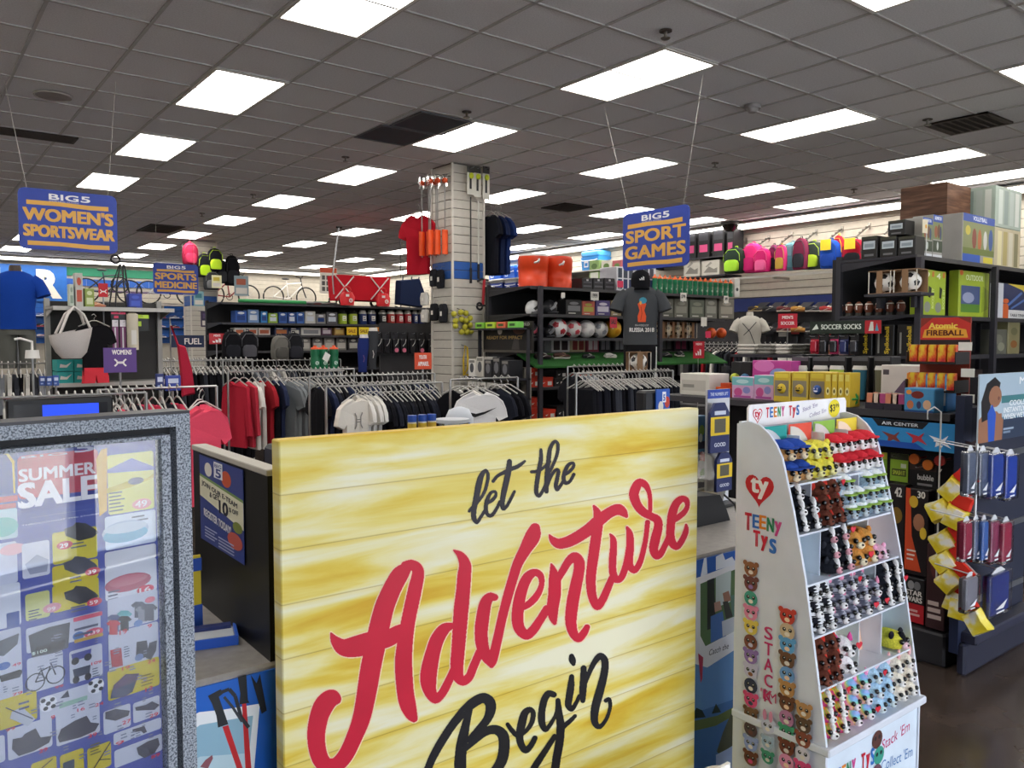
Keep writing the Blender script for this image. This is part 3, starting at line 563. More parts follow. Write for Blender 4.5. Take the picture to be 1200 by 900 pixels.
# ---- checkout counter with its tall privacy panel and front posters
CY = 1.56; CT = .9
counter = thing('checkout_counter', 'grey checkout counter with dark front behind the yellow canvas', 'counter', (0, CY, 0))
MB().cbox(-1.6, 2.75, 0, .62, CT - .035, CT, .006).build('worktop', noise_mat('grey_laminate', [(.3, '#85807c'), (.7, '#97928d')], nscale=40, rough=.35), counter)
MB().box(-1.55, 2.7, .03, .6, 0, CT - .035).build('body', mat('#2a2b33', .6), counter)
panel = thing('privacy_panel', 'dark upright counter panel with pale top edge carrying a blue poster', 'panel', (.59, CY + .005, CT))
MB().box(0, .03, 0, .5, 0, .38).build('board', mat('#0b0c0f', .45, 0, 'plain', .2), panel); MB().cbox(-.003, .033, -.002, .503, .38, .393, .002).build('edge_cap', mat('#b9b3a8', .5), panel)
# team poster on the panel's left face
def pl(px, py): q = U(px, py, 'x', .588); return q.y, q.z
y1, zt = pl(234, 527); y0, zb = pl(285, 551); _, zlo = pl(285, 661)
t = thing('team_poster', 'blue JOIN OUR E-TEAM poster taped to the dark counter panel', 'poster', (.588, y0, zlo)); pw, ph = y1 - y0, zb - zlo
MB().box(-.0012, 0, 0, pw, 0, ph).build('sheet', mat('#2a3f8e', .4), t)
P = Print(0, .00003, lambda x, z, y: (-.0012 + y, (1 - x) * pw, z * ph))
P.poly([(0, .52), (1, .36), (1, .66), (0, .76)], '#e6e2c8'); P.poly([(0, .75), (1, .65), (1, .68), (0, .78)], '#7fa05a')
P.ell(.22, .86, .09, .08, '#e7e2d8'); P.ell(.64, .83, .11, .09, '#d0552c'); P.rect(.36, .8, .56, .98, '#e9ebf3'); P.text('BIG', .38, .92, .54, .96, '#2a3f8e', .03); P.text('5', .4, .81, .53, .91, '#2a3f8e', .05)
P.text('JOIN OUR E-TEAM', .05, .64, .88, .71, '#1f2438', .03, 0, -.09); P.text('& GET', .25, .55, .48, .61, '#1f2438', .03); P.text('10', .47, .42, .68, .57, '#1f2438', .05); P.text('% OFF', .7, .49, .9, .54, '#1f2438', .03)
P.text('REGISTER TODAY!', .1, .3, .74, .39, '#dcdde6', .04, 0, -.06); P.ell(.82, .2, .16, .09, '#c5584e'); P.ell(.88, .36, .1, .06, '#7d8a3c')
for k in range(4): P.rect(.12, .06 + .035 * k, .12 + (.3 if k % 2 else .24), .075 + .035 * k, '#aab4d6'); P.rect(.45, .03 + .035 * k, .8, .045 + .035 * k, '#aab4d6')
P.build(t, 'print')
# blue poster with trekking poles below the counter edge (left) and the photo poster (right)
def cy(px, py, y=CY - .002): q = U(px, py, 'y', y); return q.x, q.z
xl, xr = cy(196, 803)[0], cy(325, 785)[0]; ztop = CT - .012
t = thing('counter_poster', 'blue poster with red trekking poles on the counter front', 'poster', (xl, CY, ztop - .42))
MB().box(0, xr - xl, -.004, 0, 0, .42).build('sheet', mat('#1d62c4', .35), t)
P = Print(-.0045, .00005); Z0 = ztop - .42
def c2(px, py): a = cy(px, py); return a[0] - xl, a[1] - Z0
def PP(pts, col): P.poly([c2(*p) for p in pts], col)
PP([(200, 852), (233, 834), (262, 831), (304, 824), (297, 905), (200, 905)], '#eef1f6'); PP([(200, 872), (234, 849), (296, 838), (289, 905), (200, 905)], '#8fb6cc'); PP([(200, 905), (234, 886), (292, 882), (289, 905)], '#b7d0dc')
PP([(260, 851), (267, 849), (284, 900), (277, 900)], '#c8282f'); PP([(283, 823), (288, 822), (294, 900), (287, 900)], '#c8282f')
PP([(243, 815), (258, 807), (261, 812), (256, 816), (267, 848), (255, 852), (253, 838), (248, 824)], '#23262d'); PP([(278, 793), (288, 790), (290, 820), (292, 823), (280, 825), (281, 812)], '#1f2228')
P.line([c2(258, 811), c2(268, 807), c2(275, 815), c2(282, 840), c2(291, 852)], .007, '#2b2d34'); P.line([c2(262, 816), c2(272, 828), c2(283, 845)], .005, '#3a3c44')
PP([(293, 790), (300, 800), (304, 789), (312, 832), (306, 836), (300, 815)], '#1c2028'); PP([(234, 898), (240, 890), (248, 884), (249, 888), (243, 900)], '#8f5560')
P.build(t, 'print')
xl, xr = cy(800, 640)[0], cy(925, 640)[0]
t = thing('counter_poster', 'photo poster with a fishing scene and handwritten words on the counter front', 'poster', (xl, CY, .1)); Z0 = .1
MB().box(0, xr - xl, -.004, 0, 0, CT - .112).build('sheet', mat('#2a63bd', .35), t)
P = Print(-.0045, .00005)
PP([(805, 681), (870, 657), (870, 755), (828, 782), (805, 775)], '#f1f2f4')
PP([(820, 684), (868, 664), (868, 735), (826, 757), (820, 745)], '#5c7a50'); PP([(838, 676), (856, 668), (855, 705), (838, 712)], '#cfdcd8'); PP([(828, 680), (836, 677), (838, 735), (828, 738)], '#2f3430')
PP([(832, 722), (846, 716), (850, 745), (832, 753)], '#4e78bd'); PP([(836, 706), (843, 704), (845, 714), (837, 717)], '#c29a84'); PP([(846, 695), (853, 692), (856, 703), (848, 707)], '#a97a62'); PP([(855, 698), (868, 694), (868, 725), (858, 728)], '#5e7f70'); PP([(846, 705), (852, 704), (858, 722), (850, 725)], '#3a3c38'); PP([(845, 728), (860, 722), (862, 738), (846, 746)], '#c9cfd6')
v, f = text_geo('Catch the', .0, .25); A = c2(830, 768); B = c2(853, 757); P.poly([(A[0] + a * (B[0] - A[0]), A[1] + b * .018 + a * (B[1] - A[1]) * .0) for a, b in v], '#2a2c33', f)
PP([(838, 652), (846, 648), (849, 656), (857, 652), (860, 657), (870, 645), (870, 658), (838, 668)], '#eef2f8'); PP([(820, 676), (824, 654), (827, 653), (828, 672)], '#e6eef8')
PP([(805, 775), (828, 782), (870, 755), (870, 905), (805, 905)], '#6d9fd4'); PP([(805, 838), (870, 815), (870, 905), (805, 905)], '#4f7fb9'); PP([(805, 846), (840, 838), (870, 822), (870, 832), (838, 850), (805, 858)], '#6d7f45'); PP([(808, 842), (815, 829), (822, 832), (826, 840)], '#2e3f33'); PP([(833, 836), (838, 824), (844, 834)], '#2e3f33')
PP([(870, 812), (858, 830), (846, 858), (839, 880), (842, 884), (858, 880), (870, 850)], '#5c5f48'); PP([(870, 815), (862, 832), (858, 850), (870, 840)], '#2b2f2c'); PP([(838, 884), (850, 878), (866, 868), (870, 905), (838, 905)], '#b5c8e4'); PP([(817, 765), (823, 770), (822, 795), (820, 800)], '#c0405a')
P.build(t, 'print')
# white cup-like cap peeking at the bottom beside the canvas
t = thing('paper_bag', 'white rounded paper bag top in front of the canvas corner', 'bag', (1.42, 1.1, 0)); MB().ell([(0, 0, 0, .09, .06), (0, 0, .3, .09, .06), (0, 0, .5, .085, .055), (0, 0, .575, .07, .045), (0, 0, .59, .045, .03)], 18).build('body', mat('#e9e6e0', .6), t); MB().box(-.05, .05, -.004, .004, .585, .6).build('fold', mat('#f1efe9', .6), t)
# ================================================================== PLUSH DISPLAY (cardboard, four columns by six rows)
DX0, DX1 = 1.755, 2.22; DW = DX1 - DX0
disp = thing('cardboard_display', 'white cardboard floor display full of small plush toys with red heart logo', 'display', (DX0, 1.03, 0))
card = mat('#d6dbe6', .5)
prof = [(0, .27), (1.335, .27), (1.343, .235), (1.335, .20), (1.315, .172), (1.29, .152), (1.26, .135), (1.13, .10), (.97, .065), (.76, .03), (.575, .0), (0, .0)]   # z, y
for x in (0, DW):
    m = MB(); m.add([(x - .004, y, z) for z, y in prof] + [(x + .004, y, z) for z, y in prof],
        [tuple(range(12)), tuple(range(23, 11, -1))] + [(i, (i + 1) % 12, (i + 1) % 12 + 12, i + 12) for i in range(12)]); m.build('side_panel', card, disp)
MB().box(.004, DW - .004, .262, .27, 0, 1.34).build('back_panel', card, disp)
def fy(z):                                            # front edge of the slanted face at height z
    for (z1, y1), (z0, y0) in zip(prof[5:], prof[6:]):
        if z0 <= z <= z1: return y0 + (y1 - y0) * (z - z0) / (z1 - z0)
    return .15 if z > 1.2 else 0
MB().box(.004, DW - .004, .004, .012, 0, .552).build('base_front', mat('#d8e4f2', .45), disp)
MB().cbox(-.012, DW + .012, -.014, .27, .553, .573, .003).build('ledge', card, disp)
RZ = [.575, .70, .825, .95, 1.07, 1.19]; CW = DW / 4
tints = ['#c6b4e2', '#b9d3dc', '#a9d8c4', '#f0b0c8', '#c4a8de', '#e6e2b0', '#b0c4e2', '#ecc8b0']
for k, z in enumerate(RZ):
    y0 = fy(z + .005) + .004
    if k: MB().box(.004, DW - .004, y0, .262, z - .005, z).build('tray', card, disp)
    for c in range(4):
        zt = (RZ[k + 1] if k < 5 else 1.31) - .006; MB().add([(x, yy + dy, zz) for dy in (0, .003) for x, yy, zz in ((c * CW + .005, fy(z) + .082, z + .001), ((c + 1) * CW - .003, fy(z) + .082, z + .001), ((c + 1) * CW - .003, fy(min(zt, 1.28)) + .082, zt), (c * CW + .005, fy(min(zt, 1.28)) + .082, zt))], [(0, 1, 2, 3), (7, 6, 5, 4), (0, 4, 5, 1), (1, 5, 6, 2), (2, 6, 7, 3), (3, 7, 4, 0)]).build('tinted_backing', mat(tints[(k * 3 + c * 2) % 8], .6), disp)
        if c: MB().box(c * CW - .002, c * CW + .001, max(fy(min(zt, 1.3)), y0) + .012, .262, z, zt).build('divider', card, disp)
for c, col in enumerate(('#1f9a94', '#e0503c', '#8cc04a', '#ead23c')):   # coloured arcs behind the top row
    n = 9; m = MB(); pts = [(c * CW + .01 + .1 * math.cos(q * PI / 2 / n) - .0, 1.225 + .1 * math.sin(q * PI / 2 / n)) for q in range(n + 1)] + [(c * CW + .01, 1.225)]
    m.prism(pts, .1965, .1985); m.build('coloured_arc', mat(['#c9ccd0', '#cfcac6', '#d2cfca', '#ead9bf'][c], .6), disp); MB().box(c * CW + .006, (c + 1) * CW - .004, .199, .2, 1.215, 1.33).build('coloured_back', mat(col, .6), disp)
# header card
MB().prism([(.02, 1.325), (DW + .03, 1.325), (DW + .03, 1.372), (DW + .022, 1.383), (.028, 1.383), (.02, 1.374)], .252, .258).build('header_card', mat('#f4f2f6', .4), disp)
P = Print(.2515, .00003)
def heart(P, cx, cz, s_, col):
    pts = []
    for i in range(28):
        t_ = 2 * PI * i / 28; pts.append((cx + s_ * math.sin(t_) ** 3, cz + s_ * (13 * math.cos(t_) - 5 * math.cos(2 * t_) - 2 * math.cos(3 * t_) - math.cos(4 * t_)) / 15))
    P.poly(pts, col)
heart(P, .058, 1.355, .021, '#c8213a'); heart(P, .058, 1.355, .0175, '#f4f2f6'); P.text('ty', .045, 1.343, .071, 1.366, '#c8213a', .05)
def colour_word(P, word, x0, z0, h, cols, adv):
    x = x0
    for i, ch in enumerate(word):
        if ch != ' ': P.text(ch, x, z0 - (.25 * h if ch in 'y' else 0), x + adv * .82, z0 + h * (.8 if ch in 'ys' else 1), cols[i % len(cols)], .035)
        x += adv
colour_word(P, 'TEENY TyS', .095, 1.345, .028, ['#d0263f', '#2f6fc0', '#e08428', '#2a9a5c', '#d04a90', '#fff', '#d0263f', '#d0263f', '#2f6fc0'], .0175)
P.text("Stack 'Em", .265, 1.352, .34, 1.364, '#9a8fb4', .0, .2, .012); P.text("Collect 'Em", .30, 1.334, .385, 1.346, '#9a8fb4', .0, .2, .012)
P.ell(.428, 1.354, .03, .026, '#ecd934', 20); P.text('$3', .405, 1.342, .432, 1.366, '#1d1d1f', .03); P.text('99', .434, 1.355, .452, 1.367, '#1d1d1f', .02); P.build(disp, 'header_print')
# print on the left side panel (plane x = -.0045, seen from the west: local u = .27 - y)
P = Print(0, .00003, lambda u, z, y: (-.0045 + y, .27 - u, z))
def sp(px, py): q = U(px, py, 'x', DX0 - .004); return (1.03 + .27) - q.y, q.z
a = sp(890, 573); heart(P, a[0], a[1], .043, '#c5202e'); P.text('ty', a[0] - .027, a[1] - .026, a[0] + .027, a[1] + .028, '#eceaec', .04)
for i, (ch, x, y, s_) in enumerate([('T', 877, 611, 1.1), ('E', 886, 611, .85), ('E', 894, 612, .85), ('N', 903, 615, .85), ('y', 912, 620, .9), ('T', 887, 631, 1), ('y', 896, 637, .95), ('s', 906, 640, .9)]):
    a = sp(x, y); h = .021 * s_; P.text(ch, a[0] - .0105, a[1] - h, a[0] + .0105, a[1] + h, ['#c8213a', '#2f6fc0', '#e08428', '#24875a', '#d04a90', '#c8213a', '#c8213a', '#2f6fc0'][i], .04)
for i, ch in enumerate('STACK'): a = sp(901, 742 + i * 18.5); P.text(ch, a[0] - .0125, a[1] - .0165, a[0] + .0125, a[1] + .0165, '#c22f6c', .02)
a = sp(901, 815); P.text("'EM", a[0] - .023, a[1] - .013, a[0] + .023, a[1] + .013, '#c22f6c', 0)
FACEC = ['#8c5a3c', '#6e3b3a', '#3f9a86', '#d883a4', '#d9c255', '#7b4436', '#8d6fae', '#c7c4dd', '#2d3550', '#d2487c', '#6b4a34', '#4f3a44', '#8d9ccc', '#6b3c2c', '#c9cbd6']
def toyface(px, py, col, s_=1.0, ears=True, muzzle='#e4dbd0'):
    a = sp(px, py); rx, rz = .017 * s_, .0165 * s_
    if ears:
        for k in (-1, 1): P.ell(a[0] + k * rx * .85, a[1] + rz * .75, rx * .35, rz * .35, col, 10)
    P.ell(a[0], a[1], rx, rz, col, 16)
    for k in (-1, 1): P.ell(a[0] + k * rx * .4, a[1] + rz * .15, rx * .24, rz * .24, '#17161c', 10); P.ell(a[0] + k * rx * .36, a[1] + rz * .22, rx * .08, rz * .08, '#f2f2f2', 6)
    P.ell(a[0], a[1] - rz * .4, rx * .36, rz * .28, muzzle, 10)
for k in range(15): toyface(880.5 + (0 if k < 8 else .3), 667 + 17 * k, FACEC[k], 1.2, k % 3 != 2, FACEC[(k * 4 + 2) % 15] if k % 2 else '#e4dbd0')
cols2 = ['#c0392f', '#c9b394', '#5c9fd0', '#6d4a36', '#6a98cc', '#b0824e', '#6a3d2c', '#b57aa0', '#37926e', '#6e3527', '#dd8fb0', '#cfcfe0']
for k in range(12): toyface(924 + (0 if k < 6 else -.5), 722 + 17 * k, cols2[k], 1.25, k % 3 != 1, '#e4dbd0' if k % 2 else '#f0cfae')
for k, c in enumerate(['#b58756', '#5a4030', '#8c4a38', '#d8d3de', '#d2487c']): toyface(944 - k * .4, 832 + 17 * k, c, 1.2, k != 3)
toyface(902, 850, '#c3c6dc', 1.15); a = sp(902, 850)
for k in (-1, 1): P.ell(a[0] + k * .009, a[1] + .028, .006, .015, '#cf86a6', 10)
for k, c in enumerate(['#9fb4c8', '#3b8f72', '#d9dbe6']): toyface(902, 869 + 17 * k, c, 1.05)
P.build(disp, 'side_print')
P = Print(.0035, .00003)
P.text("Stack 'Em", .27, .475, .42, .505, '#c22f6c', .01, .1, .012); P.text("Collect 'Em", .27, .42, .44, .45, '#3f78b8', .01, .1, -.012)
colour_word(P, 'TEENY TyS', .03, .455, .045, ['#c8213a', '#2f6fc0', '#e08428', '#24875a', '#d04a90', '#fff', '#c8213a', '#c8213a', '#2f6fc0'], .023)
for k, c in enumerate(['#5c3a34', '#3f9a86', '#6d4a58', '#8a4a32']): P.ell(.245 + .01 * (k % 2), .515 - .045 * k, .026, .024, c); [P.ell(.245 + .01 * (k % 2) + q * .01, .52 - .045 * k, .006, .006, '#15151b', 8) for q in (-1, 1)]
P.build(disp, 'base_print')

# ---- the plush animals
def spots(name, a, b, s_, pos=.6): return noise_mat(name, [(pos - .02, a), (pos + .02, b)], nscale=s_, detail=0, rough=.95, spec=.1)
zeb = noise_mat('plush_zebra', [(.47, '#e9ebee'), (.5, '#23242c')], scale=(1, 1, 6), nscale=38, detail=0, rough=.95, spec=.1)
tab = noise_mat('plush_tabby', [(.46, '#a7a9b6'), (.52, '#5d5f70')], scale=(1, 1, 6), nscale=36, detail=0, rough=.95, spec=.1)
dal = spots('plush_spotted', '#f1eff2', '#1d1d24', 75, .64)
pst = noise_mat('plush_pastel', [(.36, '#e88fc0'), (.45, '#f0dc7a'), (.52, '#8fd6a8'), (.6, '#7fb8e6'), (.68, '#c79be0')], nscale=26, detail=0, rough=.95, spec=.1)
owl = noise_mat('plush_mosaic', [(.40, '#c8437a'), (.47, '#e8c63c'), (.54, '#5fae58'), (.62, '#e8843a')], nscale=60, detail=0, rough=.95, spec=.1)
eye_m = mat('#101016', .08, 0, 'plain', .8)
E_ = MB().sph((0, 0, 0), .0058, 8, 6).mesh('eye', eye_m)
_pk = {}
def plush_set(k, body, ear, muzzle, cap=None, face=None, earshape='round', visor=None, s_=1):
    d = {}
    d['body'] = MB().ell([(0, .036, .002, .012, .022), (0, .034, .007, .025, .034), (0, .032, .016, .0285, .036), (0, .034, .027, .026, .034), (0, .036, .036, .018, .026), (0, .038, .0405, .006, .01)], 14).mesh('body', body)
    m = MB()
    if earshape == 'round': m.sph((0, 0, 0), (.009, .005, .009), 8, 5)
    elif earshape == 'flop': m.sph((0, 0, -.006), (.007, .008, .014), 8, 5)
    elif earshape == 'long': m.sph((0, 0, .008), (.005, .004, .016), 8, 5)
    else: m.ell([(0, 0, -.004, .008, .005), (0, 0, .006, .005, .004), (0, 0, .013, .001, .001)], 8)
    d['ear'] = m.mesh('ear', ear); d['muzzle'] = MB().sph((0, 0, 0), (.0115, .008, .008), 10, 6).mesh('muzzle', muzzle); d['nose'] = MB().sph((0, 0, 0), (.0035, .003, .0025), 6, 4).mesh('nose', mat('#2a2026', .3))
    if face: d['face'] = MB().sph((0, 0, 0), (.007, .012, .017), 8, 6).mesh('blaze', face)
    if cap:
        d['cap'] = MB().ell([(0, .03, .031, .027, .033), (0, .03, .038, .024, .03), (0, .03, .045, .012, .016), (0, .03, .0465, .002, .002)], 12).mesh('cap', cap)
        d['brim'] = MB().ell([(0, .004, .03, .022, .016), (0, .003, .0335, .022, .017)], 12).mesh('brim', visor or cap)
    _pk[k] = d; return d
P_ = plushm
plush_set('pup', P_('#b98a58'), P_('#6b4a30'), P_('#e6d3b4'), fab('#2a4aa0'), None, 'flop')
plush_set('yellow', P_('#e3d85a'), P_('#d9cc4a'), P_('#efe6a0'))
plush_set('dal', dal, P_('#1f1f25'), P_('#f4f2f4'), fab('#d2303c'), None, 'flop')
plush_set('collie', P_('#1d2028'), P_('#1b1d25'), P_('#f0eef0'), None, P_('#f0eef0'), 'flop')
plush_set('brown', P_('#5f3328'), P_('#c0382e'), P_('#7b4a3c'), None, None, 'flop')
plush_set('grey', P_('#8fa6ba'), P_('#9fb4c6'), P_('#c7d3de'), fab('#e9eef0'), None, 'round', fab('#a8cf62'))
plush_set('badger', P_('#23252d'), P_('#2a2c34'), P_('#d9a0ac'), None, P_('#eeecef'), 'round')
plush_set('lion', P_('#cf924a'), P_('#b87a38'), P_('#f0e0c2'))
plush_set('pink', P_('#e8b7cf'), P_('#e29fc0'), P_('#f3dbe6'))
plush_set('koala', P_('#a9a6ac'), P_('#c7c2c8'), P_('#e6e2e6'))
plush_set('zebra', zeb, P_('#d9dade'), P_('#f4f4f6'))
plush_set('tabby', tab, P_('#d98aa8'), P_('#f4f0f4'), None, None, 'point')
plush_set('white', P_('#efeaf0'), P_('#d9559a'), P_('#f8f6f8'), None, None, 'point')
plush_set('bee', P_('#d8d24a'), P_('#23232b'), P_('#efc9d4'), None, P_('#22222a'))
plush_set('owl', owl, P_('#e8843a'), P_('#f2f0ee'), None, P_('#f4f2f0'), 'point')
plush_set('uni', pst, P_('#e88fc0'), P_('#f6e6ee'), None, None, 'point')
plush_set('ele', P_('#a9cbe4'), P_('#e6c9d9'), P_('#d9e6ee'), None, None, 'round')
plush_set('pastel', P_('#e3dccd'), P_('#eeb4b8'), P_('#f6f2ec'), None, None, 'long')
tagm = MB().prism([(.0075 * math.sin(2 * PI * i / 16) ** 3 * 1.2, .0075 * (13 * math.cos(2 * PI * i / 16) - 5 * math.cos(4 * PI * i / 16) - 2 * math.cos(6 * PI * i / 16) - math.cos(8 * PI * i / 16)) / 14) for i in range(16)], -.0007, .0007).mesh('heart_tag', mat('#d22a3c', .35))
KN = {'pup': ('brown plush puppy with a blue cap', 'plush_puppy'), 'yellow': ('plain round yellow plush toy', 'plush_toy'), 'dal': ('spotted white plush puppy with a red cap', 'plush_puppy'), 'collie': ('black and white plush dog', 'plush_dog'),
      'brown': ('dark brown plush dog with red ears', 'plush_dog'), 'grey': ('grey-blue plush toy with green visor cap', 'plush_toy'), 'badger': ('black plush badger with white stripe', 'plush_badger'), 'lion': ('tan plush lion', 'plush_lion'), 'pink': ('pale pink plush toy', 'plush_toy'),
      'koala': ('light grey plush koala', 'plush_koala'), 'zebra': ('black and white striped plush zebra', 'plush_zebra'), 'tabby': ('grey striped plush kitten with pink ears', 'plush_kitten'), 'white': ('white plush kitten with pink ears', 'plush_kitten'), 'bee': ('yellow and black plush bee', 'plush_bee'),
      'owl': ('multicoloured plush owl', 'plush_owl'), 'uni': ('rainbow pastel plush unicorn', 'plush_unicorn'), 'ele': ('light blue plush elephant', 'plush_elephant'), 'pastel': ('cream plush rabbit with pink ears', 'plush_rabbit')}
ROWN = ['bottom', 'second lowest', 'third lowest', 'fourth lowest', 'second highest', 'top']
def plush(k, x, y, z, label, s_=1, tg=False, rz=0):
    nm, name = KN[k]; d = _pk[k]
    t = thing(name, label, 'plush toy', (DX0 + x, 1.03 + y, z), rz, nm + 's in the cardboard display'); t.scale = (s_ * 1.08, s_ * 1.05, s_ * 1.12)
    inst('body', d['body'], t)
    for q in (-1, 1):
        inst('ear', d['ear'], t, (q * .02, .02, .035 if k not in ('pup', 'dal', 'collie', 'brown') else .028)); inst('eye', E_, t, (q * .0115, -.0005, .0235))
    inst('muzzle', d['muzzle'], t, (0, -.002, .0135)); inst('nose', d['nose'], t, (0, -.0095, .016))
    if 'face' in d: inst('blaze', d['face'], t, (0, .0075, .026))
    if 'cap' in d: inst('cap', d['cap'], t); inst('brim', d['brim'], t)
    if tg: inst('heart_tag', tagm, t, (.018, -.008, .03))
def stack(k, row, x0, x1, nx, nz, s_=1, skip=(), tagn=(), dz=.038):
    for j in range(nz):
        for i in range(nx):
            if (i, j) in skip: continue
            z = RZ[row] + j * dz * s_ + .0005; x = x0 + (x1 - x0) * (i + .5) / nx; y = fy(min(RZ[row] + .012 + j * dz * s_, 1.29)) + .0
            nm = KN[k][0]; tier = ['bottom', 'second', 'third', 'fourth'][j] + ' tier'; pos = '' if nx == 1 else (', left one' if i == 0 else (', right one' if i == nx - 1 else f', {NTH[i]} from left'))
            plush(k, x, y + .004 * j * 0, z, f'{nm}, {ROWN[row]} display row, {tier}{pos}', s_, (i, j) in tagn, random.uniform(-.25, .05))
C = [q * CW for q in range(5)]
stack('pup', 5, C[0] + .008, C[1] - .002, 2, 2, 1.1, dz=.047); stack('yellow', 5, C[1] + .002, C[2] - .004, 2, 2, 1.08, dz=.043); stack('dal', 5, C[2] + .002, C[4] - .006, 4, 2, 1.08, dz=.048)
stack('collie', 4, C[0] + .008, C[1] - .004, 2, 3, 1.0, skip=((1, 2),)); stack('brown', 4, C[1] + .002, C[2] - .002, 2, 3, 1.0, tagn=((1, 2),)); stack('grey', 4, C[2] + .002, C[4] - .006, 4, 3, .98, dz=.037, skip=((1, 2),))
stack('badger', 3, C[1] + .002, C[2] - .002, 2, 3, 1.0, tagn=((1, 2),)); stack('lion', 3, C[2] + .002, C[3] - .002, 2, 2, 1.12, tagn=((0, 0),)); stack('pink', 3, C[3] + .004, C[3] + .06, 1, 1, .9)
stack('zebra', 2, C[0] + .008, C[1] - .004, 2, 3, 1.0); stack('tabby', 2, C[1] + .002, C[3] - .004, 4, 3, .98, skip=((3, 2),), tagn=((1, 2), (2, 0), (3, 0))); stack('collie', 2, C[3] + .002, C[4] - .006, 2, 3, .98, tagn=((1, 1),))
stack('brown', 1, C[0] + .008, C[1] - .004, 2, 3, 1.0); stack('white', 1, C[1] + .002, C[1] + .06, 1, 2, 1.12, tagn=((0, 1),)); stack('bee', 1, C[3] + .03, C[4] - .012, 1, 1, 1.15)
stack('owl', 0, C[0] + .008, C[1] - .004, 2, 3, 1.0, tagn=((1, 2),)); stack('uni', 0, C[1] + .002, C[2] - .002, 2, 3, .98, tagn=((1, 0),)); stack('ele', 0, C[2] + .002, C[3] - .002, 2, 3, .98, tagn=((0, 2),)); stack('pastel', 0, C[3] + .002, C[4] - .006, 2, 3, .95)
# ================================================================== SHELVING AND GOODS: builders
_K = {}
def kit(key, fn):
    if key not in _K: _K[key] = fn()
    return _K[key]
def put(name, label, cat, loc, rz, parts, group=None, scale=None, rot=None):
    t = thing(name, label, cat, loc, rz, group)
    if rot: t.rotation_euler = rot
    if scale: t.scale = scale
    for pn, me, pl_ in parts: inst(pn, me, t, pl_)
    return t
O3 = (0, 0, 0)
def dprint(P, w, h, ops, x0=None):
    x0 = -w / 2 if x0 is None else x0
    X = lambda a: x0 + a * w; Z = lambda b: b * h
    for o in ops:
        k = o[0]
        if k == 'r': P.rect(X(o[1]), Z(o[2]), X(o[3]), Z(o[4]), o[5])
        elif k == 'e': P.ell(X(o[1]), Z(o[2]), o[3] * w, o[4] * h, o[5], 14)
        elif k == 'p': P.poly([(X(a), Z(b)) for a, b in o[1]], o[2])
        elif k == 't': P.text(o[1], X(o[2]), Z(o[3]), X(o[4]), Z(o[5]), o[6], o[7] if len(o) > 7 else .02)
        elif k == 'tv':                                # vertical lettering, reading upward
            v, f = text_geo(o[1], .03); P.poly([(X(o[4]) - b * (X(o[4]) - X(o[2])), Z(o[3]) + a * (Z(o[5]) - Z(o[3]))) for a, b in v], o[6], f)
def carton_parts(w, d, h, base, front=(), left=(), right=(), top=()):
    L = [('carton', MB().cbox(-w / 2, w / 2, 0, d, 0, h, min(.004, w * .05)).mesh('carton', mat(base, .45)), O3)]
    if front: P = Print(-.0006); dprint(P, w * .96, h, front); L.append(('print', P.mesh(), O3))
    if left: P = Print(0, .00003, lambda x, z, y: (-w / 2 - .0006 + y, d / 2 - x, z)); dprint(P, d * .96, h, left); L.append(('side_print', P.mesh(), O3))
    if right: P = Print(0, .00003, lambda x, z, y: (w / 2 + .0006 - y, x + d / 2, z)); dprint(P, d * .96, h, right); L.append(('side_print', P.mesh(), O3))
    return L
def carton(name, label, loc, rz, w, d, h, base, front=(), left=(), right=(), group=None, cat='box'):
    return put(name, label, cat, loc, rz, carton_parts(w, d, h, base, front, left, right), group)
def fcarton(F_, a, b, t, z, d, name, label, base, front=(), left=(), right=(), group=None, back=0, cat='box'):
    loc, rz, w, h = F_.item(a, b, t, z, back); return carton(name, label, loc, rz, w * .985, d, h, base, front, left, right, group, cat)
def ball_parts(r, base, patch=None, n=12):
    L = [('shell', MB().sph((0, r, r), r, 16, 10).mesh('shell', mat(base, .4)), O3)]
    if patch:
        g = (1 + 5 ** .5) / 2; m = MB()
        for v in [(0, a, b * g) for a in (-1, 1) for b in (-1, 1)] + [(a, b * g, 0) for a in (-1, 1) for b in (-1, 1)] + [(a * g, 0, b) for a in (-1, 1) for b in (-1, 1)]:
            c = Vector(v).normalized(); c = Matrix.Rotation(.4, 3, 'X') @ Matrix.Rotation(.5, 3, 'Z') @ c
            e = c.cross(Vector((.3, .2, .9))).normalized(); f = c.cross(e)
            m.add([tuple(Vector((0, r, r)) + (c + .38 * (math.cos(2 * PI * k / 5) * e + math.sin(2 * PI * k / 5) * f)).normalized() * r * 1.012) for k in range(5)] + [tuple(Vector((0, r, r)) + c * r * 1.02)], [(5, k, (k + 1) % 5) for k in range(5)])
        L.append(('panel', m.mesh('panel', mat(patch, .4)), O3))
    return L
def boxed_ball_parts(w, h, base='#efece6', patch='#26262b', side='#8a6a4c'):
    r = min(w, h) * .43; L = ball_parts(r, base, patch); d = w
    L = [(a, b, (0, .01, h / 2 - r)) for a, b, c in L]
    m = MB().box(-w / 2, w / 2, 0, d, 0, .006).box(-w / 2, w / 2, 0, d, h - .006, h).box(-w * .13, w * .13, -.002, .004, .006, h - .006).box(-w / 2, w / 2, d - .006, d, .006, h - .006)
    L.append(('card_band', m.mesh('card_band', mat(side, .6)), O3)); 
    m = MB()
    for x in (-w / 2, w / 2 - .006): m.box(x, x + .006, 0, .006, .006, h - .006)
    L.append(('corner_post', m.mesh('corner_post', mat('#d9d3c6', .5)), O3)); return L
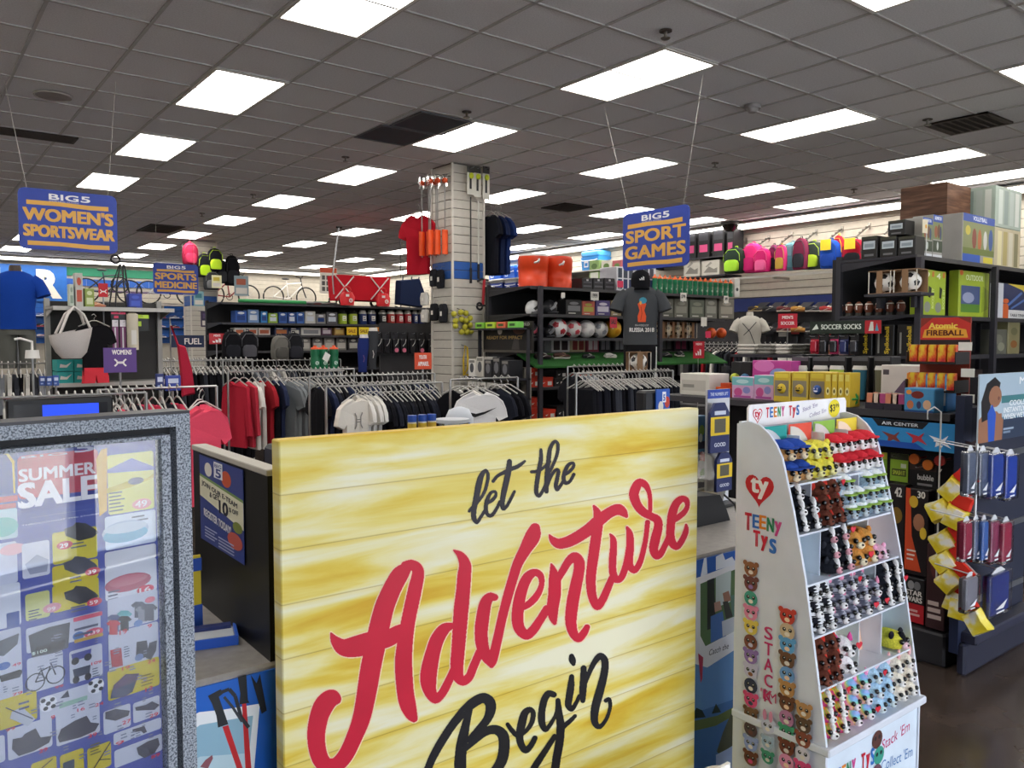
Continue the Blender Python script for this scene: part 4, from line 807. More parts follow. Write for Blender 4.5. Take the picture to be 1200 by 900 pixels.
def bottle_parts(r, h, body, cap, band=None, capf=.22):
    hb = h * (1 - capf)
    L = [('body', MB().ell([(0, r, 0, r * .92, r * .92), (0, r, .01, r, r), (0, r, hb * .55, r, r), (0, r, hb * .62, r * .9, r * .9), (0, r, hb * .7, r, r), (0, r, hb, r, r)], 10).mesh('body', mat(body, .35)), O3),
         ('cap', MB().ell([(0, r, hb, r * .98, r * .98), (0, r, hb + h * capf * .45, r * .9, r * .9), (0, r, hb + h * capf * .5, r * .4, r * .4), (0, r, h, r * .35, r * .35)], 10).mesh('cap', mat(cap, .4)), O3)]
    if band: P = Print(-.001); P.ell(0, hb * .33, r * .42, r * .42, band, 10); P.text('G', -r * .25, hb * .33 - r * .3, r * .25, hb * .33 + r * .3, body, .05); L.append(('logo', P.mesh('logo'), O3))
    return L
def jug_parts(w, h, body, lid, label='#e9e6df'):
    r = w / 2; L = [('body', MB().ell([(0, r, 0, r * .9, r * .9), (0, r, .012, r, r), (0, r, h * .7, r * .97, r * .97), (0, r, h * .74, r * .9, r * .9)], 14).mesh('body', mat(body, .4)), O3),
        ('lid', MB().ell([(0, r, h * .74, r * .95, r * .95), (0, r, h * .86, r * .92, r * .92), (0, r, h * .9, r * .5, r * .5), (0, r, h, r * .42, r * .42)], 14).mesh('lid', mat(lid, .45)), O3),
        ('handle', MB().tube([(-r * .8, r, h * .8), (-r * .7, r, h * .98), (r * .7, r, h * .98), (r * .8, r, h * .8)], .008, 5).mesh('handle', mat(lid, .45)), O3)]
    P = Print(-.002); P.rect(-r * .45, h * .25, r * .45, h * .6, label); P.rect(-r * .3, h * .3, r * .3, h * .36, body); P.rect(-r * .3, h * .44, r * .1, h * .5, body); L.append(('label', P.mesh('label'), O3)); return L
def shoe_parts(upper, sole, accent, boot=False, L_=.27):
    k = L_ / .27; s1 = [(-.125, .034), (-.06, .03), (0, .034), (.07, .042), (.12, .038), (.14, .02)]
    def rings(z0, z1, f):
        out = []
        for x, hw in s1: out.append([(x * k, (.045 + q * hw * f) * k, z * k) for q, z in ((-1, z0), (1, z0), (1, z1), (-1, z1))])
        return out
    so = MB().loft(rings(0, .022, 1), smooth=False); top = [.062 if not boot else .1, .078 if not boot else .11, .07, .052, .042, .03]
    R_ = []
    for (x, hw), zt in zip(s1, top): R_.append([((x) * k, .045 * k + math.cos(a) * hw * .95 * k * (1 if math.sin(a) < .3 else .72), (.022 + max(0, math.sin(a)) * (zt - .02)) * k) for a in [PI + PI * q / 6 * 1.0 for q in (0,)] + [PI - PI * q / 6 for q in range(0, 7)] ])
    up = MB().loft(R_); m = MB()
    for q in range(3): m.box((.01 + .02 * q) * k, (.018 + .02 * q) * k, .028 * k, .062 * k, (.07 - .006 * q) * k, (.077 - .006 * q) * k)
    st = MB().add([(x * k, -.002 * k + (.045 - .04) * k, z * k) for x, z in ((-.06, .03), (-.04, .028), (.03, .052), (.075, .058), (.02, .058))], [(0, 1, 2, 3, 4)])
    return [('sole', so.mesh('sole', mat(sole, .6)), O3), ('upper', up.mesh('upper', mat(upper, .6)), O3), ('laces', m.mesh('laces', mat(accent, .7)), O3), ('swoosh_stripe', st.mesh('side_stripe', mat(accent, .6)), O3)]
def backpack_parts(w, h, body, trim, tag=None):
    d = w * .55; L = []
    prof = [(0, 0, .42), (.06, .04, .47), (.3, .05, .5), (.6, .04, .48), (.85, .0, .4), (.97, -.03, .24), (1, -.03, .08)]
    R_ = []
    for f, o, hw in prof: R_.append([(math.copysign(abs(math.cos(a)) ** .6, math.cos(a)) * hw * w, d / 2 + math.copysign(abs(math.sin(a)) ** .6, math.sin(a)) * d * (.5 if f < .9 else .3), f * h) for a in [2 * PI * i / 14 for i in range(14)]])
    L.append(('body', MB().loft(R_).mesh('body', fab(body)), O3))
    R_ = [[(math.copysign(abs(math.cos(a)) ** .6, math.cos(a)) * hw * w, -.0 + math.copysign(abs(math.sin(a)) ** .6, math.sin(a)) * d * .2, f * h) for a in [2 * PI * i / 12 for i in range(12)]] for f, hw in ((.06, .28), (.1, .36), (.35, .37), (.46, .3), (.5, .18))]
    L.append(('front_pocket', MB().loft(R_).mesh('front_pocket', fab(trim)), O3))
    L.append(('zipper', MB().tube([(-.42 * w, -.005, .45 * h), (-.4 * w, -.01, .72 * h), (-.2 * w, .0, .9 * h), (.2 * w, .0, .9 * h), (.4 * w, -.01, .72 * h), (.42 * w, -.005, .45 * h)], .006, 4).mesh('zipper', mat(trim, .6)), O3))
    L.append(('handle', MB().tube([(-.07 * w, d * .6, .98 * h), (-.06 * w, d * .6, 1.06 * h), (.06 * w, d * .6, 1.06 * h), (.07 * w, d * .6, .98 * h)], .009, 5).mesh('handle', fab(trim)), O3))
    for s_ in (-1, 1): L.append(('shoulder_strap', MB().tube([(s_ * .2 * w, d, .95 * h), (s_ * .3 * w, d * 1.15, .6 * h), (s_ * .36 * w, d * 1.02, .1 * h)], .016, 5).mesh('shoulder_strap', fab(trim)), O3))
    if tag: L.append(('sale_tag', MB().box(-.09, .09, -.07, -.066, .62 * h, .62 * h + .17).mesh('sale_tag', mat('#e9c62e', .5)), O3))
    return L
def chest_parts(w, d, h, body, lid):
    L = [('tub', MB().loft([[(x * s_, d / 2 + y * s_, z) for x, y in ((-w / 2, -d / 2), (w / 2, -d / 2), (w / 2, d / 2), (-w / 2, d / 2))] for s_, z in ((.9, 0), (.98, h * .7))], smooth=False).mesh('tub', mat(body, .4)), O3),
         ('lid', MB().cbox(-w / 2, w / 2, 0, d, h * .7, h, h * .06).mesh('lid', mat(lid, .4)), O3), ('handle', MB().tube([(-w * .45, -.01, h * .55), (-w * .3, -.03, h * .5), (w * .3, -.03, h * .5), (w * .45, -.01, h * .55)], .01, 5).mesh('handle', mat('#e9e9ec', .5)), O3)]
    P = Print(-.004); P.rect(-w * .3, h * .18, -w * .06, h * .48, '#e8e8ea'); P.rect(-w * .26, h * .24, -w * .1, h * .4, body); L.append(('label', P.mesh('label'), O3)); return L
def pegcard_parts(w, h, card, top, blob=None, d=.03, ops=()):
    L = [('card', MB().box(-w / 2, w / 2, 0, .002, 0, h).mesh('card', mat(card, .45)), O3)]
    P = Print(-.0005); P.rect(-w / 2, h * .78, w / 2, h, top); dprint(P, w, h, ops); L.append(('print', P.mesh(), O3))
    if blob: L.append(('blister', MB().cbox(-w * .38, w * .38, -d, 0, h * .1, h * .7, w * .08).mesh('blister', mat(blob, .25)), O3))
    L.append(('hook', MB().tube([(0, .03, h * .93), (0, -.06, h * .93), (0, -.075, h * .96)], .0025, 4).mesh('hook', metal('#b8b8bc')), O3)); return L
# ---- shelving unit in local coordinates: front along +x, faces -y
def shelving(name, label, loc, rz, L, D, H, shelves, panel='#232228', metalc='#2b2a2e', posts=True, deck=.16, y_back=None, rail='#3a393d', post_h=None):
    t = thing(name, label, 'shelving', loc, rz); pm = mat(metalc, .55, .2)
    MB().box(0, L, D - .03, D, deck, H).build('back_panel', mat(panel, .7), t)
    MB().cbox(0, L, .0, D - .03, 0, deck, .01).build('base_deck', pm, t)
    n = max(1, round(L / 1.2))
    for k in range(n + 1):
        x = min(max(L * k / n, .02), L - .02); MB().box(x - .02, x + .02, D - .07, D - .03, deck, H + .02).build('upright', pm, t)
    for sh in shelves:
        z, y0 = sh[0], sh[1]; x0, x1 = (sh[2], sh[3]) if len(sh) > 3 else (.0, L)
        o = MB().box(x0 + .002, x1 - .002, y0, D - .03, z - .02, z).build('shelf', pm, t)
        MB().box(x0 + .004, x1 - .004, y0 - .008, y0, z - .034, z - .001).build('price_rail', mat(rail, .4), o)
        for x in (x0 + .012, x1 - .012): MB().add([(x - .004, y0 + .05, z - .021), (x - .004, D - .07, z - .021), (x - .004, D - .07, z - .09), (x + .004, y0 + .05, z - .021), (x + .004, D - .07, z - .021), (x + .004, D - .07, z - .09)], [(0, 1, 2), (5, 4, 3), (0, 3, 4, 1), (1, 4, 5, 2), (2, 5, 3, 0)]).build('bracket', pm, o)
    return t
def ticket(F_, px, py, w, h, col, label, words=(), wc='#2a2a2e', back=0):
    p = F_.at(px, py, back); rz = F_.rz; off = Vector((0, -.014, 0)) if F_.ax == 'y' else Vector((-.014, 0, 0))
    t = thing('price_ticket', label, 'price sign', p + off, rz); MB().box(-w / 2, w / 2, 0, .002, -h / 2, h / 2).build('card', mat(col, .5), t)
    P = Print(-.0005)
    for s_, x0, z0, x1, z1 in words: P.text(s_, x0 * w, z0 * h, x1 * w, z1 * h, wc, .03)
    if words: P.build(t, 'print')
    MB().box(-.006, .006, .002, .02, -h / 2 - .01, -h / 2 + .02).build('clip', mat('#c9c9cc', .3), t)
    return t
def ordered(n, i, what, where): return f'{what}, {nth(i, n)} {where}'

# ================================================================== TOY GONDOLA (near right), faces west and south
GX = Face('x', 3.9); GY = Face('y', 1.68); TS = 1.21
shelving('toy_gondola', 'black toy gondola behind the plush display with a loaded top shelf', (3.9, 3.5, 0), -PI / 2, 1.8, .7, 1.36, [(TS, 0)], panel='#1c1c22')
# blue header strip with toy planes under the top shelf
a, b = GX.at(985, 500), GX.at(1124, 520)
t = thing('header_strip', 'blue toy plane header strip under the toy shelf', 'sign', (3.895, (a.y + b.y) / 2, 1.03), -PI / 2); hw = (a.y - b.y) / 2
MB().box(-hw, hw, -.004, 0, 0, .135).build('strip', mat('#2f8ac8', .4), t); P = Print(-.0045)
P.poly([(-hw, 0), (-.1, 0), (-.16, .05), (-.3, .09), (-hw, .06)], '#57a9dd'); P.poly([(-.12, .135), (-.09, .1), (.13, .1), (.16, .135)], '#16181f'); P.text('AIR CENTER', -.07, .108, .11, .124, '#d7dbe2', .03)
for x, z, c in ((-.2, .07, '#2a3350'), (-.02, .05, '#7e3b34'), (.1, .055, '#b8323e'), (.21, .05, '#e5e8ee'), (.34, .05, '#45383e'), (-.3, .03, '#23262e')):
    P.poly([(x - .05, z + .025), (x + .02, z + .008), (x + .055, z - .03), (x + .01, z - .012), (x - .02, z - .03), (x - .015, z - .002)], c); P.poly([(x, z), (x + .04, z + .03), (x + .025, z)], c)
P.poly([(-.14, .0), (-.1, .03), (.1, .03), (.15, .0)], '#1f4fa8'); P.build(t, 'print')
# goods on the toy shelf: pastel playsets, emoji balls, yellow keyring packs
k = 0
for a, b, tpy in ((858, 884, 432), (884, 908, 430)):
    fcarton(GX, a, b, tpy + 10, TS, .12, 'toy_box', ['pink and aqua blister playset left of the emoji balls', 'lilac and pink blister playset touching the emoji balls'][k], '#d7a9cc', [('r', 0, .62, 1, 1, '#7fc3c8'), ('e', .3, .3, .2, .2, '#c9558f'), ('e', .7, .4, .18, .16, '#8f8fc8'), ('r', .1, .05, .9, .14, '#b04f98'), ('e', .5, .8, .3, .1, '#bfe0e2')], group='pastel blister playsets', back=.1); k += 1
loc, rz, w_, h_ = GX.item(882, 928, 412, TS, .35)
carton('toy_box', 'tall pink playset box with scalloped top', loc, rz, w_, .1, h_ * .8, '#c2479a', [('e', .3, .85, .28, .16, '#e27fc4'), ('e', .7, .6, .25, .2, '#8fa4d8'), ('e', .35, .35, .25, .25, '#c9a2dc'), ('r', .1, .04, .9, .14, '#e9cfe6')])
cols = [('#d9b53a', '#e3c23a', 'yellow winking face'), ('#cfae34', '#dcb83a', 'yellow smiling face'), ('#3a5fae', '#2f57a8', 'blue smiling face')]
for i, (c1, c2, wh) in enumerate(cols):
    a = 907 + i * 21; loc, rz, w_, h_ = GX.item(a, a + 20, 436, TS, .05)
    L = carton_parts(w_ * .97, .13, h_, '#d8b93c', [('r', .06, .2, .94, .72, '#8e8470'), ('r', .1, .8, .9, .95, '#e8d04a')]); r = min(w_, h_) * .26
    L.append(('face_ball', MB().sph((0, .0, h_ * .45), (r, r * .5, r), 12, 8).mesh('face_ball', mat(c2, .3)), O3))
    P = Print(-r * .5 - .004); [P.ell(q * r * .35, h_ * .45 + r * .25, r * .12, r * .18, '#20201f' if i < 2 else '#eef', 8) for q in (-1, 1)]; P.poly([(r * .5 * math.cos(PI + PI * q / 8), h_ * .45 - r * .1 + r * .35 * math.sin(PI + PI * q / 8)) for q in range(9)], '#20201f' if i < 2 else '#eef'); L.append(('face', P.mesh('face'), O3))
    put('boxed_ball', f'boxed {wh} ball on the toy shelf', 'toy', loc, rz, L, 'boxed smiley balls')
for i in range(4):
    fcarton(GX, 968 + i * 7.6, 974.5 + i * 7.6, 437, TS, .1, 'keyring_pack', ordered(4, i, 'narrow yellow keyring pack', 'beside the smiley balls'), '#dcbb34', [('e', .5, .45, .35, .12, '#efe3a0'), ('r', .1, .75, .9, .95, '#e8d66a'), ('e', .5, .45, .18, .06, '#6a5a1c')], group='yellow keyring packs')
for i, c in enumerate(('#b5223a', '#2f9a4a')):                 # webbed toy balls
    loc, rz, w_, h_ = GX.item(970 + i * 15, 983 + i * 15, 459, TS - .0, -.0); r = .035; m = MB()
    m = MB(); [m.torus((0, 0, 0), r, .006, ax, 14, 4) for ax in 'xyz']; 
    t = put('web_ball', ['red lattice toy ball on the toy shelf edge', 'green lattice toy ball on the toy shelf edge'][i], 'toy', Vector((3.95, GX.at(977 + 15 * i).y, TS + .041)), -PI / 2 + .4, [('lattice', m.mesh('lattice', mat(c, .4)), O3), ('core', MB().sph((0, 0, 0), .024, 8, 6).mesh('core', mat('#2a2a2e', .6)), O3)])
# travel mugs in black window boxes further back on the shelf
mugc = ['#d8d8d2', '#8f9286', '#b5cf52', '#2b6f8c', '#6d6c58']
for i, (a, c) in enumerate(zip((928, 952, 971, 998, 1024), mugc)):
    loc, rz, w_, h_ = GX.item(a, a + 21, 424, TS, .45)
    L = carton_parts(w_, .11, h_ + .03, '#17171b', [('r', .05, .9, .95, .99, '#5a5a60')]); r = w_ * .4
    L += [('mug', MB().ell([(0, 0, .01, r * .8, r * .4), (0, 0, h_ * .8, r, r * .5)], 14).mesh('mug', mat(c, .35)), O3), ('mug_lid', MB().ell([(0, 0, h_ * .8, r * 1.06, r * .55), (0, 0, h_ * .9, r * .9, r * .45)], 14).mesh('mug_lid', mat('#e6e4de', .4)), O3)]
    put('boxed_mug', ordered(5, i, 'insulated mug in a black window box', 'at the back of the toy shelf'), 'mug', loc, rz, L, 'boxed insulated mugs')
# white donut-shoe box, snack trays, small hero boxes near the corner
fcarton(GX, 1033, 1080, 428, TS, .2, 'shoe_box', 'white lidded box with a purple shoe picture', '#e3ddda', [('p', [(.35, .3), (.6, .62), (.8, .6), (.92, .4), (.9, .25)], '#6b5670'), ('r', .04, .75, .2, .88, '#55505a')], back=.4)
for i in range(2):
    a = 1015 + i * 22; loc, rz, w_, h_ = GX.item(a, a + 22, 455, TS, .02)
    L = [('tray', MB().box(-w_ * .48, w_ * .48, 0, .16, 0, .03).mesh('tray', mat('#2a2430', .5)), O3)]
    for q in range(6):
        x, y = (-.3 + .3 * (q % 3)) * w_, .03 + .06 * (q // 3); L.append(('snack_pouch', MB().pillow([(-.022, 0), (.022, 0), (.02, .05), (-.02, .05)], .012).mesh('snack_pouch', mat(['#d98a6a', '#e3c9b4', '#b04a7c'][q % 3], .3)), (x, y, .028)))
    put('snack_tray', ['tray of colourful pouches, left of the pair', 'tray of colourful pouches, right of the pair'][i], 'snacks', loc, rz, L, 'open pouch trays')
herofront = [('e', .45, .72, .22, .16, '#7a2a26'), ('e', .2, .3, .12, .18, '#c8744a'), ('e', .5, .3, .08, .16, '#3a3f6a'), ('e', .78, .32, .14, .2, '#d9b08c'), ('e', .15, .82, .1, .1, '#e0913a'), ('r', .0, 0, 1, .08, '#2a4f86')]
fcarton(GX, 1061, 1097, 455, TS, .1, 'figure_box', 'light blue collectible figure box at the front of the toy shelf', '#4a93c4', herofront, right=[('r', .1, .1, .9, .9, '#3d7fae')], back=.0)
fcarton(GX, 1063, 1082, 437, TS, .1, 'figure_box', 'orange collectible box with a face on it', '#d98a34', [('e', .5, .55, .28, .3, '#e6cdb0'), ('e', .5, .1, .4, .12, '#4a1f22'), ('e', .4, .6, .05, .05, '#222'), ('e', .6, .6, .05, .05, '#222')], back=.14)
fcarton(GX, 1084, 1112, 438, TS, .1, 'figure_box', 'blue and white collectible box behind the light blue one', '#3f7fb8', [('r', .04, .15, .96, .6, '#d9dde2'), ('e', .2, .38, .07, .16, '#3a3550'), ('e', .5, .38, .1, .18, '#2f4a7c'), ('e', .8, .38, .07, .16, '#3f6a4a'), ('r', 0, .7, 1, .95, '#5aa4d6')], back=.14)
# flame-print sweets tower at the corner
loc = Vector((4.12, 1.86, TS)); t = thing('sweets_tower', 'red and yellow flame-print sweets tower on the toy shelf corner', 'display', loc, -PI / 2)
H_ = U(1145, 371, 'x', 4.12).z - TS
MB().box(-.12, .12, .05, .06, 0, H_).build('back_card', mat('#8a2f22', .5), t)
for k, (z0, zh) in enumerate(((.2 * H_, .10), (.5 * H_, .10))):
    o = MB().box(-.12, .12, -.1, .05, z0, z0 + .008).box(-.12, -.115, -.1, .05, z0 + .008, z0 + .06).box(.115, .12, -.1, .05, z0 + .008, z0 + .06).build('tray', mat('#1f1a1c', .5), t)
    for q in range(5):
        pk_ = kit('sweetpack', lambda: MB().pillow([(-.02, 0), (.02, 0), (.021, .085), (-.021, .085)], .012).mesh('packet', noise_mat('flame_foil', [(.36, '#e8c63a'), (.5, '#e2622a'), (.62, '#c02430')], scale=(1, 1, .6), nscale=30, rough=.3)))
        inst('packet', pk_, o, (-.092 + .046 * q, -.07, z0 + .01))
P = Print(.049); P.poly([(-.12, H_ - .11), (.12, H_ - .11), (.12, H_ - .03), (.06, H_), (-.06, H_), (-.12, H_ - .05)], '#c8362e'); P.poly([(-.11, H_ - .1), (.11, H_ - .1), (.1, H_ - .06), (0, H_ - .04), (-.1, H_ - .06)], '#e6a63a'); P.text('Atomic', -.08, H_ - .055, .06, H_ - .025, '#f2d65a', .05); P.text('FIREBALL', -.09, H_ - .09, .09, H_ - .062, '#5a1a14', .05); P.rect(-.12, H_ - .14, .12, H_ - .11, '#2a2226'); P.build(t, 'header_print')
for i, (px, py) in enumerate(((1131, 406), (1134, 437), (1134, 467))):
    p = U(px, py, 'x', 4.0); t = thing('price_ticket', ['white price card at the top of the sweets tower', 'white price card in the middle of the sweets tower', 'white price card below the sweets tower'][i], 'price sign', p, -PI / 2); MB().box(-.03, .03, 0, .002, -.02, .02).build('card', mat('#e6e2da', .5), t); MB().box(-.004, .004, .002, .02, -.02, -.012).build('clip', mat('#888', .5), t)
# pegged toys hanging under the strip: neon cards, long boxes
def peg(F_, a, b, tpy, bpy_, name, label, card, top, blob=None, ops=(), back=.12, group=None, d=.04):
    z = F_.zat((a + b) / 2, bpy_, back); loc, rz, w_, h_ = F_.item(a, b, tpy, z, back)
    return put(name, label, 'toy', loc, rz, pegcard_parts(w_, h_, card, top, blob, d, ops), group)
peg(GX, 1025, 1043, 530, 565, 'toy_card', 'yellow-green toy card beside the plush display', '#7fae2e', '#c9c23a', None, [('e', .4, .6, .2, .2, '#e0a03a'), ('r', .6, .2, .9, .5, '#dfe6c8')])
peg(GX, 1047, 1068, 532, 565, 'toy_card', 'lime green toy card with dark lettering', '#9bc43a', '#3a3f2a', None, [('r', .1, .2, .9, .45, '#4e5a2a'), ('t', 'SMASH IT', .15, .24, .85, .4, '#c9d84a', .03), ('r', .6, .5, .9, .65, '#dfe8cc')])
peg(GX, 1070, 1102, 545, 578, 'toy_card', 'black toy card with white lettering on a peg', '#16161a', '#3a2a2a', None, [('t', 'bubble', .3, .45, .9, .65, '#dcdcdc', .03), ('r', .3, .25, .85, .33, '#9a9a9e')])
for i, (px, py, c) in enumerate(((1071, 538, '#e0702a'), (1087, 545, '#e07a2c'), (1101, 540, '#c83a34'))):
    p = U(px, py, 'x', 4.0); t = thing('toy_propeller', ['orange round toy on the left peg', 'orange round toy on the middle peg', 'red round toy on the right peg'][i], 'toy', p, -PI / 2, 'round toys on pegs'); MB().cyl((0, 0, 0), (0, .02, 0), .026, .024, 14).build('disc', mat(c, .35), t); MB().cyl((0, .02, 0), (0, .12, 0), .006, n=6).build('stem', mat('#b8312e', .4), t)
p = GX; 
def longbox(a, b, tpy, bpy_, label, base, ops, back=.06):
    z = GX.zat((a + b) / 2, bpy_, back); loc, rz, w_, h_ = GX.item(a, b, tpy, z, back); return carton('toy_box', label, loc, rz, w_, .07, h_, base, ops)
longbox(1046, 1066, 568, 690, 'tall black toy box marked 42 with white copy', '#1a1418', [('t', '42', .35, .88, .8, .97, '#e6e4de', .03), ('e', .5, .7, .35, .08, '#8a6a2c'), ('r', .2, .35, .55, .38, '#c9c6c0'), ('r', .2, .4, .6, .43, '#c9c6c0'), ('r', .2, .45, .5, .48, '#c9c6c0'), ('r', .2, .3, .6, .33, '#c9c6c0'), ('r', .15, .05, .85, .2, '#2f5a34')])
longbox(1066, 1094, 574, 676, 'tall black and orange toy box marked 30', '#1c1519', [('t', '30', .5, .9, .85, .98, '#efece4', .03), ('p', [(0, .05), (.75, .05), (.3, .45), (.2, 1), (0, 1)], '#d8502c'), ('e', .6, .62, .25, .1, '#b07a5c'), ('e', .35, .85, .2, .07, '#e0b63a'), ('e', .8, .5, .15, .07, '#e3c03a'), ('r', .1, .22, .45, .24, '#f1e2d6'), ('r', .1, .27, .5, .29, '#f1e2d6'), ('r', .1, .17, .4, .19, '#f1e2d6')])
loc, rz, w_, h_ = GX.item(1066, 1092, 679, .17, .04)
carton('toy_box', 'black and red toy box reading STAR WARS on the base deck', loc, rz, w_, .12, h_, '#17171b', [('r', .0, 0, 1, .42, '#b5242e'), ('e', .35, .83, .16, .1, '#9a9a9e'), ('e', .65, .83, .16, .1, '#77777c'), ('t', 'STAR', .1, .6, .9, .72, '#e6e4e0', .04), ('t', 'WARS', .1, .46, .9, .58, '#e6e4e0', .04), ('r', .15, .15, .8, .2, '#d9a8a4'), ('r', .15, .24, .7, .29, '#d9a8a4')], right=[('r', .05, .05, .95, .95, '#241618')])
loc, rz, w_, h_ = GX.item(1093, 1116, 640, .17, .02)
carton('toy_box', 'dark maroon toy box at the gondola corner on the deck', loc, rz, w_, .16, h_, '#3a2226', [('r', .1, .12, .85, .17, '#cbb7b2'), ('r', .1, .2, .8, .25, '#cbb7b2'), ('r', .1, .28, .7, .33, '#cbb7b2'), ('e', .5, .75, .3, .15, '#5a2c2c')], right=[('r', .05, .05, .95, .95, '#2a181a')])
loc, rz, w_, h_ = GX.item(1022, 1045, 596, .17, .06); carton('toy_box', 'dark blue tall toy box half hidden by the plush display', loc, rz, w_, .12, h_, '#232c56', [('r', .2, .3, .6, .8, '#3c4a86'), ('r', .15, .08, .85, .2, '#6a74a8')])
loc, rz, w_, h_ = GX.item(1046, 1064, 700, .17, .05); carton('toy_box', 'small green and red toy box at the bottom beside the plush', loc, rz, w_, .1, h_, '#2c3a2a', [('e', .4, .6, .3, .2, '#5d7a3a'), ('e', .6, .3, .25, .15, '#a23a3a')])
# ladder of snack bags clipped to a wire strip at the corner
wire = thing('clip_strip', 'white wire clip strip hanging from the toy gondola corner', 'rack', (3.84, 1.72, 0)); zt = U(1131, 487, 'x', 3.84).z
MB().tube([(0, .06, zt - .03), (0, .06, zt + .01), (0, .03, zt + .03), (0, 0, zt + .01), (0, 0, .42)], .004, 5).build('wire', mat('#dcdad6', .35), wire)
for q in range(6): MB().tube([(0, 0, .5 + .11 * q), (-.025, -.02, .52 + .11 * q)], .003, 4).build('clip', mat('#dcdad6', .35), wire)
foil = noise_mat('chip_bag_foil', [(.42, '#e8ce2e'), (.55, '#efdc62'), (.63, '#e9e6da')], nscale=11, detail=3, rough=.22)
redf = mat('#d6362a', .25)
BG = [(1122, 570, 40), (1108, 596, 62), (1122, 600, 20), (1112, 632, 55), (1113, 655, 50), (1118, 677, 40), (1122, 698, 15), (1126, 706, 5), (1141, 722, -35)]
for i, (px, py, an) in enumerate(BG):
    p = U(px, py, 'x', 3.80 - .008 * (i % 3)); w_, h_ = .1, .17
    t = thing('snack_bag', f'yellow and red foil snack bag on the clip strip, {NTH[i]} from the top', 'snack bag', p, -PI / 2, 'foil snack bags on the clip strip')
    t.rotation_euler = (0, math.radians(an), -PI / 2)
    out = [(-w_ / 2, -h_ / 2), (w_ / 2, -h_ / 2), (w_ / 2 * .92, 0), (w_ / 2, h_ / 2), (-w_ / 2, h_ / 2), (-w_ / 2 * .92, 0)]
    MB().pillow([(x, z * .6 - h_ * .16) for x, z in out], .034, .72, .005).build('pouch', foil, t); MB().pillow([(x, z * .36 + h_ * .34) for x, z in out], .016, .86).build('red_top', redf, t); MB().box(-w_ / 2, w_ / 2, -.002, .002, h_ * .5, h_ * .55).build('crimp', mat('#c9c6c2', .3, .5), t)
# south end: cooling towel rack with poster
end = thing('end_rack', 'dark blue end rack of cooling towels with a tall corner post', 'rack', (3.9, 1.66, 0))
MB().box(0, .74, -.02, .0, .17, 1.24).build('back_panel', mat('#20253a', .6), end); MB().cbox(-.02, .72, -.06, -.02, 0, .15, .01).build('base', mat('#26283a', .5), end); MB().box(-.03, .05, -.03, .01, .1, 1.3).build('post', mat('#1f2740', .45), end)
MB().cbox(.0, .72, -.1, -.02, .151, .2, .008).build('lower_step', mat('#2c2e42', .5), end)
for z in (.98, .62, .3): MB().box(.08, .72, -.028, -.02, z, z + .03).build('hook_bar', metal('#8f939c'), end)
p0, p1 = U(1146, 512, 'y', 1.5), U(1200, 436, 'y', 1.5); pw = p1.x - p0.x + .04; z0, z1 = U(1146, 520, 'y', 1.5).z, U(1147, 439, 'y', 1.5).z
t = thing('towel_poster', 'poster of a woman with a blue cooling towel above the towel rack', 'poster', (p0.x, 1.5, z0)); MB().box(0, pw, 0, .006, 0, z1 - z0).build('board', mat('#b7c3d0', .4), t); MB().cyl((.02, .01, -.32), (.02, .01, .0), .006, n=6).build('stem', metal('#c8c8cc'), t)
P = Print(-.0006); H_ = z1 - z0; sk = '#9a6a50'
dprint(P, pw, H_, [('r', 0, 0, 1, 1, '#a9bccb'), ('r', .45, 0, 1, .3, '#2c3a52'), ('r', .45, .3, 1, .34, '#5b86a0'), ('r', .45, .55, 1, .66, '#3f7a80'), ('p', [(.0, 0), (.0, .34), (.12, .44), (.36, .44), (.5, .3), (.48, 0)], sk), ('p', [(.06, .3), (.04, .6), (.14, .86), (.3, .95), (.42, .86), (.4, .78), (.24, .6), (.2, .34)], '#1d1a1e'), ('e', .32, .66, .13, .16, sk), ('e', .39, .63, .02, .03, '#6a3a34'), ('p', [(.2, .0), (.17, .42), (.26, .55), (.34, .4), (.32, .0)], '#2a55b8'), ('p', [(.36, 0), (.4, .4), (.46, .4), (.48, 0)], sk), ('t', 'COOLS', .62, .5, .96, .58, '#f1f3f5', .04), ('t', 'INSTANTLY', .5, .4, .96, .48, '#f1f3f5', .04), ('t', 'WHEN WET', .5, .3, .96, .38, '#f1f3f5', .04), ('t', 'M', .82, .82, .95, .93, '#eef0f2', .05), ('r', .5, .14, .72, .17, '#9fb0c4'), ('r', .5, .09, .65, .12, '#7f92aa')], 0); P.build(t, 'print')
clear = mat('#8d93a6', .2)
tw = [(1140, 1151, 522, 580, '#6f7686'), (1154, 1166, 522, 582, '#6b7284'), (1168, 1184, 524, 582, '#3d56a6'), (1185, 1200, 526, 584, '#3a57b2'),
      (1138, 1149, 604, 655, '#a83a52'), (1150, 1159, 602, 655, '#7d8296'), (1160, 1168, 602, 656, '#4f74b4'), (1170, 1182, 602, 657, '#9c4a66'), (1184, 1196, 604, 657, '#b03a54'),
      (1142, 1158, 668, 712, '#8d8a92'), (1170, 1196, 662, 716, '#2c3f86')]
rows = {0: 'top', 1: 'middle', 2: 'bottom'}
